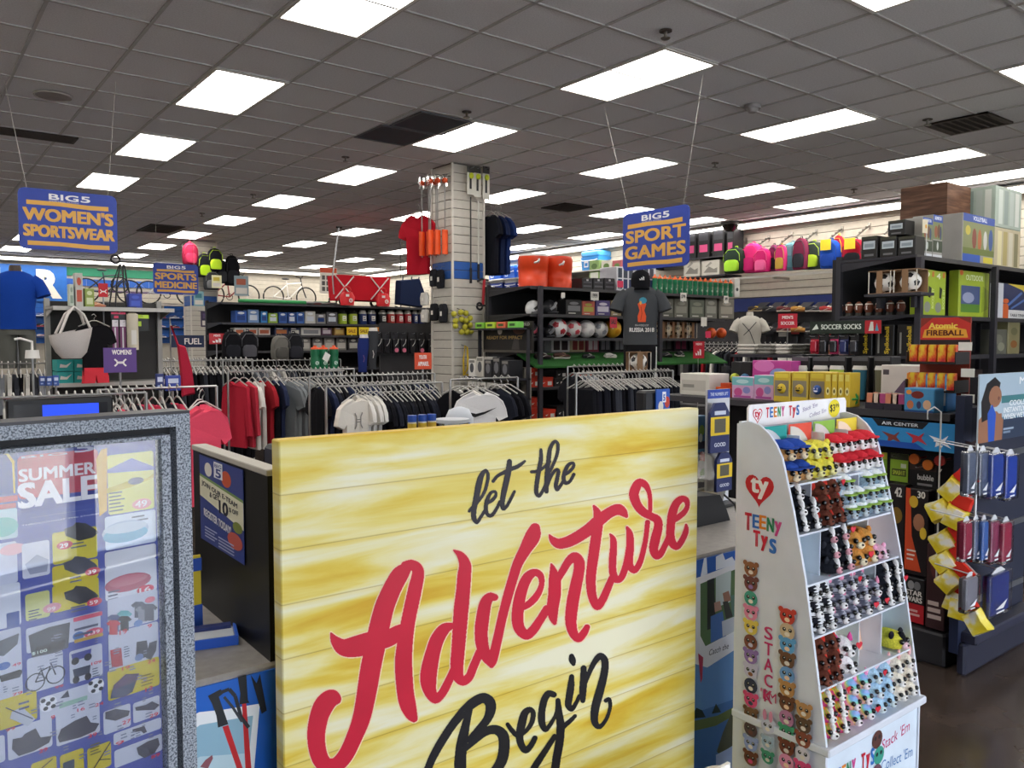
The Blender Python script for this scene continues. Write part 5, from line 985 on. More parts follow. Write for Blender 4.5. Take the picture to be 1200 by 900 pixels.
for i, (a, b, tp, bp_, c) in enumerate(tw):
    r_ = 0 if i < 4 else (1 if i < 9 else 2); Y = 1.5 + .02 * (i % 2); Fz = Face('y', Y); z = Fz.zat((a + b) / 2, bp_); loc, rz, w_, h_ = Fz.item(a, b, tp, z)
    base_i = (0, 4, 9)[r_]; n_ = (4, 5, 2)[r_]
    t = thing('towel_tube', ordered(n_, i - base_i, 'sleeved cooling towel', f'in the {rows[r_]} row of the end rack'), 'towel', loc, rz, 'cooling towels on the end rack')
    MB().cbox(-w_ * .4, w_ * .4, .004, .03, .01, h_ * .86, .006).build('towel', fab(c), t); MB().cbox(-w_ / 2, w_ / 2, 0, .036, 0, h_ * .9, .004).build('sleeve', glass_mat('clear_sleeve', (.9, .92, .96), .08, .15), t)
    MB().prism([(-w_ * .3, h_ * .9), (w_ * .3, h_ * .9), (w_ * .1, h_), (-w_ * .1, h_)], .014, .018).build('hanger_tab', mat('#d6d8de', .3), t); P = Print(-.001); P.poly([(-w_ * .25, h_ * .16), (w_ * .28, h_ * .3), (w_ * .1, h_ * .14)], '#e6e8ee'); P.rect(-w_ * .2, h_ * .07, w_ * .15, h_ * .1, '#e6e8ee'); P.build(t, 'logo')
    MB().tube([(0, .016, h_ - .01), (0, .17, h_ + .005)], .003, 4).build('hook', metal('#c8c8cc'), t)

# ================================================================== GAMES GONDOLA (far right), faces south, open west end
AY = Face('y', 2.9); AX = Face('x', 6.0)
shelving('games_gondola', 'black games gondola on the right with boxed sets on its tall top shelf', (6.0, 2.9, 0), 0, 3.9, .66, 2.2, [(2.19, 0), (1.75, 0), (1.44, 0), (1.05, 0), (.65, 0)], panel='#1b1a1e', metalc='#34333a')
for x in (6.0, 7.3): t = MB().box(-.025, .025, -.02, .02, 0, 2.17); o = t.build('gondola_post', mat('#3b3a42', .5, .3), None, (x + .026, 2.878, 0)); tag(o, 'dark grey front post at the corner of the games gondola' if x == 6.0 else 'dark grey front post at the right edge of the games gondola', 'post')
bad = [('r', 0, .84, 1, 1, '#2d50a8'), ('t', 'BADMINTON', .15, .89, .85, .97, '#dfe6f4', .03), ('r', 0, .45, 1, .84, '#7f8a5c'), ('e', .3, .62, .18, .14, '#9a5a3c'), ('e', .6, .64, .16, .16, '#6d4a34'), ('e', .8, .6, .1, .16, '#3c4a6a'), ('r', 0, .16, 1, .42, '#3f4a38'), ('e', .5, .3, .1, .1, '#c9cfc8'), ('r', 0, 0, 1, .1, '#d8dade')]
for i, (a, b, tp) in enumerate(((1078, 1095, 251), (1099, 1117, 249))):
    carton('game_box', ['narrow end of a blue boxed badminton set, left of the pair', 'narrow end of a blue boxed badminton set, right of the pair'][i], Vector((6.28 + .21 * i, 2.95 + .02 * i, 2.19)), 0, .16, .16, AY.zat((a + b) / 2, tp) - 2.19 - .01, '#a5a29c', bad, group='boxed badminton sets')
loc, rz, w_, h_ = AY.item(1124, 1162, 252, 2.19, .02)
carton('game_box', 'wide blue boxed volleyball set with people on the front', loc, rz, w_, .2, h_, '#a5a29c', [('r', 0, .84, 1, 1, '#2d50a8'), ('t', 'VOLLEYBALL', .3, .88, .75, .97, '#dfe6f4', .03), ('r', 0, .2, 1, .84, '#8a9064'), ('e', .15, .66, .08, .1, '#c8b84a'), ('e', .35, .5, .07, .22, '#8c4a3c'), ('e', .52, .48, .06, .24, '#b8683c'), ('e', .7, .5, .06, .2, '#d0cfc8'), ('e', .88, .52, .07, .24, '#3c5a9a'), ('r', 0, 0, .55, .17, '#2f5ab4'), ('r', .65, .02, .96, .15, '#d8c83c'), ('r', 0, .17, 1, .3, '#6f7c3c')])
for i in range(4):
    a, b, tp = ((1012, 1030, 277), (1042, 1057, 276), (1058, 1075, 275), (1040, 1062, 258))[i]
    loc, rz, w_, h_ = AX.item(a, b, 276, 2.19, .03)
    if i == 3: loc = Vector((loc.x, loc.y, 2.19 + h_)); h_ *= .72
    else: h_ *= .97
    y_ = (3.27, 3.12, 2.98, 3.06)[i]
    carton('dart_board_box', ['black electronic game box nearest the wall', 'black electronic game box in the middle of the low row', 'black electronic game box nearest the badminton sets', 'small black electronic game box on top of the others'][i], Vector((6.02, y_, loc.z)), -PI / 2, .13, .15, h_, '#1b1a1a', [('r', .12, .42, .88, .78, '#b9c4cc'), ('r', .2, .5, .8, .66, '#8e9aa4'), ('r', .2, .1, .8, .2, '#6a6a6e'), ('r', 0, .86, 1, 1, '#3a3a2e')], group='black electronic game boxes')
p = U(1068, 262, 'y', 2.88); t = thing('price_ticket', 'cream price sign with an orange spot on the games shelf', 'price sign', Vector((6.16, 2.912, 2.36))); MB().box(-.04, .04, 0, .003, 0, .1).build('card', mat('#eadfc4', .5), t); MB().cyl((.03, .004, -.17), (.03, .004, .0), .004, n=5).build('stem', mat('#ddd', .4), t); P = Print(-.0006); P.ell(.012, .05, .014, .016, '#e2a233'); P.build(t, 'print')
grn = lambda n_: [('t', n_, .15, .82, .5, .95, '#e9efd0', .03), ('p', [(.45, .65), (.7, .6), (.6, .38), (.42, .4)], '#22301c'), ('e', .35, .18, .28, .12, '#8a8f80'), ('tv', 'BOCCE SET', .72, .15, .92, .6, '#d4e08c'), ('r', .7, .85, .9, .97, '#c9762c')]
for i, (a, b) in enumerate(((1077, 1098), (1100, 1120))):
    carton('game_box', ['green boxed lawn game standing nearest the corner post', 'green boxed lawn game standing second from the corner post'][i], Vector((6.29 + .21 * i, 2.93 + .015 * i, 1.75)), 0, .19, .1, .345, '#9fb52c', grn('9' if i == 0 else '4'), group='green boxed lawn games')
loc, rz, w_, h_ = AY.item(1122, 1157, 317, 1.75, .05)
carton('game_box', 'wide green boxed lawn game with a blue picture', loc, rz, w_, .08, h_ * .98, '#a6ba30', [('r', .05, .1, .7, .68, '#4a5a86'), ('r', .05, .1, .7, .28, '#5c8a34'), ('e', .3, .42, .2, .12, '#9aa2c0'), ('t', 'OUTDOOR', .2, .8, .8, .92, '#e6edc0', .03), ('e', .05, .95, .06, .06, '#d0622c'), ('p', [(.75, .1), (1, .2), (1, .6), (.8, .7)], '#8ea228')])
fcarton(AY, 1158, 1168, 318, 1.75, .1, 'game_box', 'dark slim game box beside the green boxes', '#3a3430', [('e', .5, .7, .35, .12, '#77726a'), ('r', .2, .85, .8, .97, '#c9832c')], back=.08)
fcarton(AY, 1167, 1204, 333, 1.75, .12, 'game_box', 'navy and yellow boxed game with an orange figure', '#dcdcdc', [('r', .0, .25, 1, 1, '#28335c'), ('p', [(.3, 1), (1, 1), (1, .6), (.8, .85)], '#d8c23c'), ('r', .16, 0, .34, .42, '#d0602a'), ('e', .25, .5, .1, .07, '#d0602a'), ('p', [(.3, .4), (.75, .8), (.8, .75), (.35, .36)], '#4f6fae'), ('p', [(.4, .3), (.9, .62), (.92, .56), (.45, .27)], '#4f6fae'), ('r', .0, .0, .16, 1, '#c9ccd2'), ('t', 'TABLE TENNIS', .4, .06, .95, .14, '#3a3a44', .03)], back=.02)
# shelf 1.44: spike-net sets and camouflage boxes
for i, a in enumerate((1022, 1038, 1056)):
    y_ = 3.30 - .17 * i
    carton('game_box', ['black net game box with yellow upright lettering, left of three', 'black net game box with yellow upright lettering, middle of three', 'black net game box with yellow upright lettering, right of three'][i], Vector((6.02, y_, 1.44)), -PI / 2, .145, .3, .235, '#121213', [('tv', 'Spikeball', .5, .06, .82, .94, '#d8b832'), ('r', .12, .08, .22, .75, '#8e8c86')], group='black net game boxes')
loc, rz, w_, h_ = AY.item(1071, 1135, 385, 1.44, .03)
carton('game_box', 'grey net game box showing its yellow logo on the front', loc, rz, w_, .3, h_, '#77716a', [('e', .1, .45, .05, .2, '#d8b832'), ('t', 'Spikeball', .18, .3, .6, .65, '#d8b832', .03), ('p', [(.6, .6), (.72, .8), (.84, .55), (.9, .2), (.6, .2)], '#33343a'), ('r', .66, .55, .82, .95, '#b5622c')])
fcarton(AY, 1163, 1180, 386, 1.44, .1, 'game_box', 'grey-green camouflage box on the middle games shelf', '#5f5f54', [('e', .4, .6, .3, .2, '#77776a'), ('e', .6, .3, .25, .18, '#8f8f7c')], back=.02)
fcarton(AY, 1181, 1195, 377, 1.44, .1, 'game_box', 'olive boxed game at the right end of the middle shelf', '#87805c', [('e', .5, .3, .3, .12, '#8c5a2c'), ('e', .5, .7, .3, .12, '#6c6a4a')], back=.02)
loc, rz, w_, h_ = AX.item(974, 1020, 405, 1.44, .05)
carton('pastry_box', 'pale pink box with a printed donut on the west end', Vector((6.0, 3.52, 1.44)), -PI / 2, .13, .3, .085, '#e3c3bd', [('e', .45, .4, .22, .28, '#b0304c'), ('e', .1, .3, .12, .2, '#d89a5c'), ('e', .5, .45, .08, .1, '#d8708a')])
# west end: mini footballs on the 1.75 shelf, boxed balls on a bracket above
for i in range(7):
    y_ = 3.53 - .083 * i
    r = .034; L = kit('minifoot', lambda: [('shell', MB().ell([(0, 0, .0, .012, .012), (0, 0, .02, .027, .027), (0, 0, .05, .036, .036), (0, 0, .08, .027, .027), (0, 0, .1, .01, .01)], 12).mesh('shell', mat('#6d3a26', .55)), O3), ('stripe', MB().ell([(0, 0, .074, .0298, .0298), (0, 0, .082, .0268, .0268)], 12, cap=False).mesh('stripe', mat('#e8e2d6', .5)), O3), ('lace', MB().box(-.004, .004, -.039, -.03, .035, .068).mesh('lace', mat('#efe9df', .5)), O3), ('cup', MB().cyl((0, 0, -.012), (0, 0, .012), .03, .026, 12).mesh('cup', mat('#2e2c26', .5)), O3)])
    put('mini_football', ordered(7, i, 'small brown football in a black cup', 'on the west end of the games gondola'), 'football', (6.06, y_, 1.762), -PI / 2, L, 'mini footballs')
br = thing('bracket_shelf', 'small dark bracket shelf for boxed soccer balls', 'shelf', (5.78, 3.17, 1.9), -PI / 2); MB().box(0, .42, 0, .2, -.02, 0).build('board', mat('#34333a', .55), br); MB().box(0, .03, .18, .26, -.1, .0).box(.26, .29, .18, .226, -.1, 0).build('bracket', mat('#34333a', .55), br)
for i in range(2): put('boxed_soccer_ball', ordered(2, i, 'white soccer ball in a brown open box', 'on the bracket shelf'), 'ball', (5.79, 3.06 - .19 * i, 1.9), -PI / 2, kit('bsb', lambda: boxed_ball_parts(.17, .17)), 'boxed soccer balls on the bracket shelf')
# upper right: brown plank-print cartons and pale cartons standing on the top shelf
wood = noise_mat('plank_print_carton', [(.3, '#4a3328'), (.5, '#6b4a38'), (.7, '#8a6650')], scale=(1, 1, 9), nscale=4, rough=.6)
H_ = AY.zat(1150, 226, .35) - 2.19
t = thing('carton_stack', 'tall brown carton printed with wood planks on the top games shelf', 'box', (7.36, 3.2, 2.19)); MB().cbox(-.22, .22, 0, .4, 0, H_, .006).build('carton', wood, t)
for k in range(5): MB().box(-.222, .222, -.003, .0, H_ * k / 5 + .004, H_ * (k + 1) / 5 - .004).build('plank_band', wood, t)
for i in range(2):
    z = 2.19 + H_ * .5 * i; carton('figure_carton', ['pale yellow patterned carton below another at the right edge', 'pale green patterned carton on top at the right edge'][i], Vector((7.88, 3.0, z)), 0, .55, .35, H_ * .495, ['#c9bd9a', '#a9b8ac'][i], [('r', .1 + .22 * q, .08, .26 + .22 * q, .92, ['#e6dcae', '#b8a86a', '#d9d2bc', '#8a8460'][q] if i == 0 else ['#cfd8d0', '#8fa09a', '#bcc8c0', '#dfe3dc'][q]) for q in range(4)], left=[('r', .1 + .22 * q, .08, .26 + .22 * q, .92, ['#d9cf9e', '#a89a62', '#cfc8b0', '#7f7a58'][q] if i == 0 else ['#c3ccc4', '#87988f', '#b0bcb4', '#d3d8d0'][q]) for q in range(4)], group='patterned cartons at the right edge')
for i in range(3): carton('game_box', ordered(3, i, 'dark low box', 'at the back of the lower games shelf'), Vector((6.5 + .5 * i, 3.1, 1.05)), 0, .4, .3, .25, ['#3a3328', '#2c3a2a', '#3a2a2a'][i], [('r', .1, .2, .9, .6, '#6a5f4a'), ('e', .5, .4, .2, .15, '#8a7a5a')], group='low boxes on the games gondola')
# ================================================================== SOCCER GONDOLA (centre), faces south with a west end panel
SY = Face('y', 6.9); SX = Face('x', 5.62)
sg = shelving('soccer_gondola', 'long black soccer gondola with green turf ledge in the middle of the store', (5.66, 6.9, 0), 0, 3.45, .95, 2.2, [(2.17, .1), (1.86, .1), (1.59, .1), (1.42, .35), (1.03, .1), (.66, .1), (.3, .1)], panel='#1a1a1d', metalc='#2c2b30')
MB().add([(0.01, .0, 1.27), (3.4, .0, 1.27), (3.4, .34, 1.41), (.01, .34, 1.41), (.01, .0, 1.25), (3.4, .0, 1.25), (3.4, .34, 1.39), (.01, .34, 1.39)], [(0, 1, 2, 3), (7, 6, 5, 4), (0, 4, 5, 1), (1, 5, 6, 2), (2, 6, 7, 3), (3, 7, 4, 0)]).build('turf_ledge', noise_mat('artificial_turf', [(.3, '#17451a'), (.7, '#2a6a28')], nscale=260, rough=.95, bump=.6), sg)
for x in (.12, 2.1): MB().box(-.025, .025, -.0, .04, .16, 2.17).build('front_post', mat('#3a3940', .5, .3), sg, (x, .04, 0))
def row(F_, items, z, d, fn_, back=.14):
    for i, it in enumerate(items): fn_(i, len(items), *it)
# orange drink coolers on top
for i, (a, b, tp) in enumerate(((622, 650, 297), (651, 678, 300))):
    loc, rz, w_, h_ = SY.item(a, b, tp, 2.17, .15); r = w_ / 2
    put('drink_cooler', ['orange cylindrical drink cooler, left of the pair', 'orange cylindrical drink cooler with white tap, right of the pair'][i], 'cooler', loc, rz, [('tub', MB().ell([(0, r, 0, r * .93, r * .93), (0, r, h_ * .24, r * .97, r * .97), (0, r, h_ * .25, r * .94, r * .94), (0, r, h_ * .58, r * .97, r * .97), (0, r, h_ * .59, r * .99, r * .99), (0, r, h_ * .93, r, r)], 20).mesh('tub', mat('#e0451f', .4)), O3), ('lid', MB().ell([(0, r, h_ * .93, r * .98, r * .98), (0, r, h_, r * .94, r * .94)], 20).mesh('lid', mat('#cfcac4' if not i else '#d8432a', .45)), O3), ('tap', MB().tube([(-r * .7, -.0, h_ * .7), (-r * .7, -.05, h_ * .72), (-r * .55, -.05, h_ * .8), (-r * .4, -.0, h_ * .72)], .012, 5).mesh('tap', mat('#efe9e2', .4)), O3)], 'orange drink coolers')
for i in range(3):
    loc, rz, w_, h_ = SY.item(682 + 13 * i, 694 + 13 * i, 326, 2.17, .15)
    carton('black_tray', ordered(3, i, 'stacked black net box', 'on top of the soccer gondola'), loc, rz, w_, .3, h_, '#25252a', [('r', .1, .2, .9, .35, '#55555c'), ('r', .1, .55, .9, .7, '#4a4a52'), ('r', .4, .75, .6, .9, '#b9b9bc')], group='black boxes on the soccer gondola')
for i in range(2):
    loc, rz, w_, h_ = SY.item(722 + 24 * i, 744 + 24 * i, 313, 2.17, .2)
    carton('sports_box', ['dark blue and white sports logo box, left one', 'dark blue and white sports logo box, right one'][i], loc, rz, w_, .3, h_, '#d9dae0', [('r', .06 + .3 * q, .1, .28 + .3 * q, .5, '#2f3a66') for q in range(3)] + [('r', .06 + .3 * q, .55, .28 + .3 * q, .95, '#3f4656') for q in range(3)] + ([('p', [(.4, .3), (.6, .3), (.5, .7)], '#c8283a')] if i else []), group='logo boxes on the soccer gondola')
for i in range(16):
    a = 766 + 5.9 * i; loc, rz, w_, h_ = SY.item(a, a + 5.6, 322.5, 2.17, .12)
    put('sports_bottle', ordered(16, i, 'green squeeze bottle with orange cap', 'along the top soccer shelf'), 'bottle', loc, rz, kit('gbot', lambda: bottle_parts(.031, .235, '#1f7a52', '#e0662a', '#d9e6dc')), 'green squeeze bottles')
loc, rz, w_, h_ = SY.item(860, 866, 326, 2.17, .12); carton('bottle_box', 'white slim box at the end of the squeeze bottles', loc, rz, w_, .1, h_, '#d3d2cd', [('e', .5, .4, .25, .1, '#3a3a40')])
# helmets
def helmet_parts(r, shell, vent): return [('shell', MB().ell([(0, r, .0, r * .8, r * .95), (0, r, r * .5, r, r * 1.1), (0, r, r * 1.1, r * .96, r), (0, r, r * 1.55, r * .65, r * .7), (0, r, r * 1.75, r * .2, r * .25)], 16).mesh('shell', mat(shell, .25)), O3), ('stripe', MB().tube([(-r * .5, r * .15, r * .55), (-r * .1, -r * .02, r * .9), (r * .35, r * .2, r * 1.35)], .018, 5).mesh('stripe', mat(vent, .4)), O3), ('cage', MB().tube([(-r * .75, r * .4, r * .2), (-r * .3, -r * .25, r * .25), (r * .3, -r * .25, r * .25), (r * .75, r * .4, r * .2)], .008, 5).mesh('cage', metal('#55555a')), O3)]
for i, (a, b, z, c, v) in enumerate(((623, 638, 1.86, '#d8d8d8', '#222'), (642, 658, 1.86, '#2a2a2e', '#9a9a9e'), (622, 638, 1.59, '#26262b', '#b8485a'), (641, 655, 1.59, '#1f1f24', '#6a6a70'))):
    loc, rz, w_, h_ = SY.item(a, b, 350 if z > 1.7 else 380, z, .15); put('helmet', ['white and black sports helmet', 'black and grey sports helmet', 'black helmet with red stripe on the lower shelf', 'plain black helmet on the lower shelf'][i], 'helmet', loc, rz, helmet_parts(w_ / 2 * .95, c, v), 'helmets on the soccer gondola')
MID = [(663, 682, 351, '#232326', '#77777c', 'black gym bag pack'), (682, 697, 353, '#b85a4a', '#a7a34a', 'red and olive goal pack'), (698, 715, 352, '#4c3f78', '#c8c3d0', 'purple goal net box'), (716, 728, 352, '#8a7a5a', '#c9b98a', 'tan cone pack'), (775, 789, 350, '#5b5c54', '#7f8076', 'grey-green boxed net'), (790, 806, 350, '#6a6a60', '#8b8b80', 'olive boxed net'), (808, 825, 351, '#5e6358', '#85897a', 'mossy boxed net'), (826, 840, 349, '#707068', '#9a9a90', 'grey boxed net'), (842, 860, 350, '#77736a', '#a09a8e', 'taupe boxed net')]
for i, (a, b, tp, c, c2, nm) in enumerate(MID):
    fcarton(SY, a, b, tp, 1.86, .2, 'net_box', f'{nm} on the upper soccer shelf', c, [('r', .1, .25, .9, .6, c2), ('e', .5, .75, .3, .1, c2), ('r', .15, .08, .6, .14, '#c9c6be')], back=.15)
# loose balls on the ball shelf
BL = [(652, 670, '#e6e3e2', '#b5343e', 'white soccer ball with red panels'), (670, 686, '#d9d4d2', '#c04450', 'red and white striped soccer ball'), (686, 702, '#e2e0de', '#c9c6c6', 'plain white soccer ball'), (702, 717, '#dcdad8', '#8a8c94', 'white soccer ball with grey panels'), (717, 733, '#d9a52a', '#c98a1f', 'yellow soccer ball')]
for i, (a, b, c, p_, nm) in enumerate(BL):
    loc, w_ = SY.spot(a, b, 1.59, .15); put('soccer_ball', nm + ' on the ball shelf', 'ball', loc, 0, ball_parts(w_ * .49, c, p_), 'loose soccer balls')
for i in range(4):
    loc, w_ = SY.spot(772 + 11.5 * i, 783 + 11.5 * i, 1.59, .15); put('boxed_soccer_ball', ordered(4, i, 'boxed tan soccer ball', 'beside the mannequin'), 'ball', loc, 0, kit('bb2', lambda: boxed_ball_parts(.17, .215, '#d8c3a2', '#3a2c22', '#7a5638')), 'boxed tan soccer balls')
for i in range(2):
    loc, w_ = SY.spot(832 + 12 * i, 844 + 12 * i, 1.59, .15); put('soccer_ball', ['orange ball, left of two on the ball shelf', 'orange ball, right of two on the ball shelf'][i], 'ball', loc, 0, ball_parts(.075, '#e0622a', '#c84a20'), 'orange balls')
# shin guard packs and small cartons behind the turf ledge
for i, (a, b, c, c2) in enumerate(((646, 668, '#ddd9d4', '#3a2a2c'), (669, 686, '#d9c79a', '#8c3a34'), (688, 702, '#a84a5a', '#e3d6d6'), (703, 716, '#2b2b30', '#8e8e94'), (720, 732, '#3a3a40', '#b8b8bc'), (774, 788, '#2a2a30', '#77777c'), (790, 806, '#44344a', '#b84a7c'), (808, 822, '#303036', '#88888e'))):
    fcarton(SY, a, b, 397, 1.42, .15, 'shin_guard_pack', ordered(8, i, 'small shin guard pack', 'behind the turf ledge'), c, [('r', .1, .15, .45, .85, c2), ('r', .55, .15, .9, .85, c2), ('r', .1, .88, .9, .97, '#b9b5ae')], group='shin guard packs', back=.45)
CLE = [(628, 646, 414, '#3a2228', '#d8d4d0'), (650, 668, 412, '#4a2a22', '#c9b090'), (684, 697, 411, '#232328', '#e4e0dc'), (710, 724, 408, '#c9c5c2', '#2a2a2e'), (776, 788, 409, '#26262c', '#d0ccc8'), (792, 806, 410, '#2a2a30', '#e6e2de')]
for i, (a, b, py, c, ac) in enumerate(CLE):
    loc, w_ = SY.spot(a, b, 0, .16); loc.z = 1.345; put('cleat', ordered(6, i, 'soccer cleat', 'on the turf ledge'), 'shoe', loc, 0, shoe_parts(c, '#d8d3cc' if i % 2 else '#1d1d22', ac, L_=w_ * .95), 'cleats on the turf ledge', rot=(.38, 0, random.choice((0, .3, -.2))))
# shoe cartons on the low shelves
def shoebox(a, b, tp, z, c, label, lab='#e2dfda'):
    loc, rz, w_, h_ = SY.item(a, b, tp, z, .14); L = [('carton', MB().box(-w_ / 2, w_ / 2, 0, .3, 0, h_ * .75).mesh('carton', mat(c, .5)), O3), ('lid', MB().box(-w_ / 2 - .003, w_ / 2 + .003, -.003, .303, h_ * .72, h_).mesh('lid', mat(c, .45)), O3)]
    P = Print(-.0035); P.rect(w_ * .08, h_ * .15, w_ * .4, h_ * .55, lab); P.poly([(-w_ * .35, h_ * .4), (-w_ * .1, h_ * .5), (-w_ * .25, h_ * .3)], lab); L.append(('label', P.mesh('label'), O3)); return put('shoe_box', label, 'box', loc, rz, L)
for i, (a, b, tp, z) in enumerate(((620, 632, 442, 1.03), (633, 648, 442, 1.03), (620, 632, 431, None), (620, 636, 478, .66), (637, 651, 480, .66), (620, 636, 466, None), (678, 694, 438, None))):
    if z is None: z = {2: 1.03 + (SY.zat(626, 442, .14) - 1.03) + .002, 5: .66 + (SY.zat(628, 478, .14) - .66) + .002, 6: 1.03}[i]
    shoebox(a, b, tp, z, '#cf3a24', ['orange-red shoe box at the lower left of the stack', 'orange-red shoe box beside the stack', 'orange-red shoe box on top of the stack', 'orange-red shoe box at the left on the bottom shelf', 'orange-red shoe box second from left on the bottom shelf', 'orange-red shoe box stacked on the bottom shelf pair', 'orange-red shoe box behind the hangers'][i])
for i, (a, b, tp, z) in enumerate(((650, 662, 443, 1.03), (664, 676, 443, 1.03), (652, 664, 433, None), (653, 665, 476, .66), (667, 677, 476, .66), (696, 730, 440, 1.03), (810, 840, 440, 1.03))):
    if z is None: z = SY.zat(656, 443, .14) + .002
    shoebox(a, b, tp, z, '#1d1d20', ordered(7, i, 'black shoe box with white labels', 'on the low soccer shelves'))
# west end panel: impact poster, neon packs, head gear shelf
t = thing('end_poster', 'dark poster reading READY FOR IMPACT on the gondola end', 'poster', (5.625, 7.38, SX.zat(592, 413)), -PI / 2); H_ = SX.zat(592, 377) - SX.zat(592, 413)
MB().box(-.46, .46, 0, .03, 0, H_).build('board', mat('#1f1a19', .45), t); P = Print(-.0006); dprint(P, .92, H_, [('e', .75, .72, .12, .14, '#6a4634'), ('e', .36, .7, .05, .12, '#cfc6bc'), ('p', [(.6, .1), (.66, .5), (.74, .5), (.76, .1)], '#4a4442'), ('t', 'READY FOR IMPACT', .08, .43, .82, .54, '#c9a55c', .03), ('t', 'BILD', .84, .86, .96, .95, '#b8b2aa', .03), ('r', 0, 0, 1, .08, '#5a544c'), ('e', .2, .8, .06, .1, '#54423a')]); P.build(t, 'print')
es = thing('end_shelf', 'black end shelves holding white protective gear boxes', 'shelf', (5.36, 7.86, 0), -PI / 2)
for z in (1.14, .92, 1.7): MB().box(0, .94, 0 if z < 1.5 else .08, .26, z - .02, z).build('board', mat('#2a2930', .5), es)
MB().box(0, .94, .245, .262, .1, 1.26).build('back_panel', mat('#8b867e', .7), es)
for x in (0, .92): MB().box(x, x + .02, .2, .24, 0, 1.7).build('side', mat('#2a2930', .5), es)
EX = Face('x', 5.42)
for i, c in enumerate(('#8fd04a', '#b8d83c', '#e06a4a', '#7fd05a')):
    carton('neon_pack', ordered(4, i, 'neon wrapped mouth guard pack', 'above the impact poster'), Vector((5.48, 7.72 - .21 * i, 1.7)), -PI / 2, .17, .1, .07, c, [('r', .2, .3, .8, .7, '#3a5a2a')], group='neon packs')
GE = [(.10, '#e3dfd8'), (.26, '#c9c4bb'), (.42, '#2c2c30'), (.58, '#1f1f23'), (.74, '#242428')]
for i, (x, c) in enumerate(GE):
    carton('gear_box', ordered(5, i, 'protective gear box', 'on the upper end shelf'), Vector((5.38, 7.86 - x - .03, 1.14)), -PI / 2, .14, .2, .2 + .03 * (i % 2), c, [('e', .5, .5, .3, .28, '#55555a' if i < 2 else '#77777c'), ('r', .1, .8, .9, .95, '#8a8680')], group='gear boxes on the upper end shelf')
for i in range(4):
    carton('gear_box', ordered(4, i, 'white printed gear box', 'on the lower end shelf'), Vector((5.38, 7.74 - .2 * i, .92)), -PI / 2, .16, .2, .16, ['#d8d4cb', '#e0dcd4', '#cfcbc3', '#26262a'][i], [('e', .4, .5, .25, .3, '#5a5854'), ('r', .6, .2, .9, .8, '#88847c')], group='gear boxes on the lower end shelf')
# tickets on the gondola
for px, py, w_, h_, c, lb, wd in ((659, 346, .06, .06, '#e2dfd8', 'small white price ticket above the black bag', ()), (696, 347, .13, .1, '#d8d6d0', 'white price ticket reading 1999 on the top soccer shelf', [('1999', -.35, -.2, .35, .3)]), (800, 348, .12, .11, '#e4e1da', 'white price ticket below the squeeze bottles', [('$799', -.35, -.2, .3, .25)]), (850, 351, .1, .1, '#e0ddd6', 'white price ticket near the shelf end', [('$499', -.3, -.2, .3, .3)]), (824, 377, .12, .12, '#e2dfd8', 'tilted white price ticket above the orange balls', ()), (718, 378, .12, .13, '#c73245', 'red and white sale ticket on the ball shelf', [('SALE', -.35, -.15, .35, .3)]), (829, 392, .11, .09, '#df2f5c', 'bright pink ticket under the orange balls', ()), (726, 333, .1, .08, '#d8315a', 'pink ticket beside the cap', ())):
    ticket(SY, px, py, w_, h_, c, lb, wd, back=.09)
p = SY.at(819, 410, -.12); t = thing('brand_sign', 'red rack sign with white three-bar logo', 'sign', p); MB().box(-.11, .11, 0, .004, -.11, .11).build('card', mat('#c02236', .4), t); P = Print(-.0006)
P.text("MEN'S", -.06, .06, .06, .09, '#f0e6e6', .03); [P.poly([(x, -.07), (x + .025, -.07), (x + .025 - .012 * (k + 1) * 0, -.05 + .025 * k), (x - .01, -.05 + .025 * k + .012)], '#f2ecec') for k, x in enumerate((-.06, -.02, .02))]; P.build(t, 'print'); MB().cyl((0, .01, -p.z), (0, .01, -.1), .006, n=6).build('stem', metal('#bbb'), t)

# ================================================================== BACK GONDOLA (behind the apparel), faces south
NY = Face('y', 12.4)
shelving('team_sports_gondola', 'long dark gondola of jugs and coolers in front of the back wall', (4.0, 12.4, 0), 0, 4.6, .8, 2.18, [(2.15, 0), (1.84, 0), (1.65, 0), (1.4, 0), (1.1, 0)], panel='#2a2829', metalc='#222126')
JG = [(399, 409, '#a9c23a', '#20201f'), (411, 421, '#b4cc3c', '#20201f'), (423, 432, '#2a3f7c', '#e0ddd6'), (433, 443, '#22305f', '#e0ddd6'), (446, 455, '#202126', '#e0ddd6'), (456, 465, '#c23a34', '#e6e2da'), (466, 475, '#c03038', '#e6e2da'), (476, 484, '#b8303a', '#e6e2da'), (485, 491, '#2a3a70', '#e0ddd6'), (492, 499, '#26346a', '#dcd9d2')]
CN = ['yellow-green', 'lime', 'blue', 'navy', 'black', 'orange-red', 'red', 'crimson', 'dark blue', 'deep navy']
for (a, b, c, l), nm in zip(JG, CN):
    loc, rz, w_, h_ = NY.item(a, b, 363.5, 1.84, .1); put('water_jug', f'{nm} insulated water jug on the back gondola', 'jug', loc, rz, jug_parts(w_ * .97, h_, c, l), 'insulated water jugs')
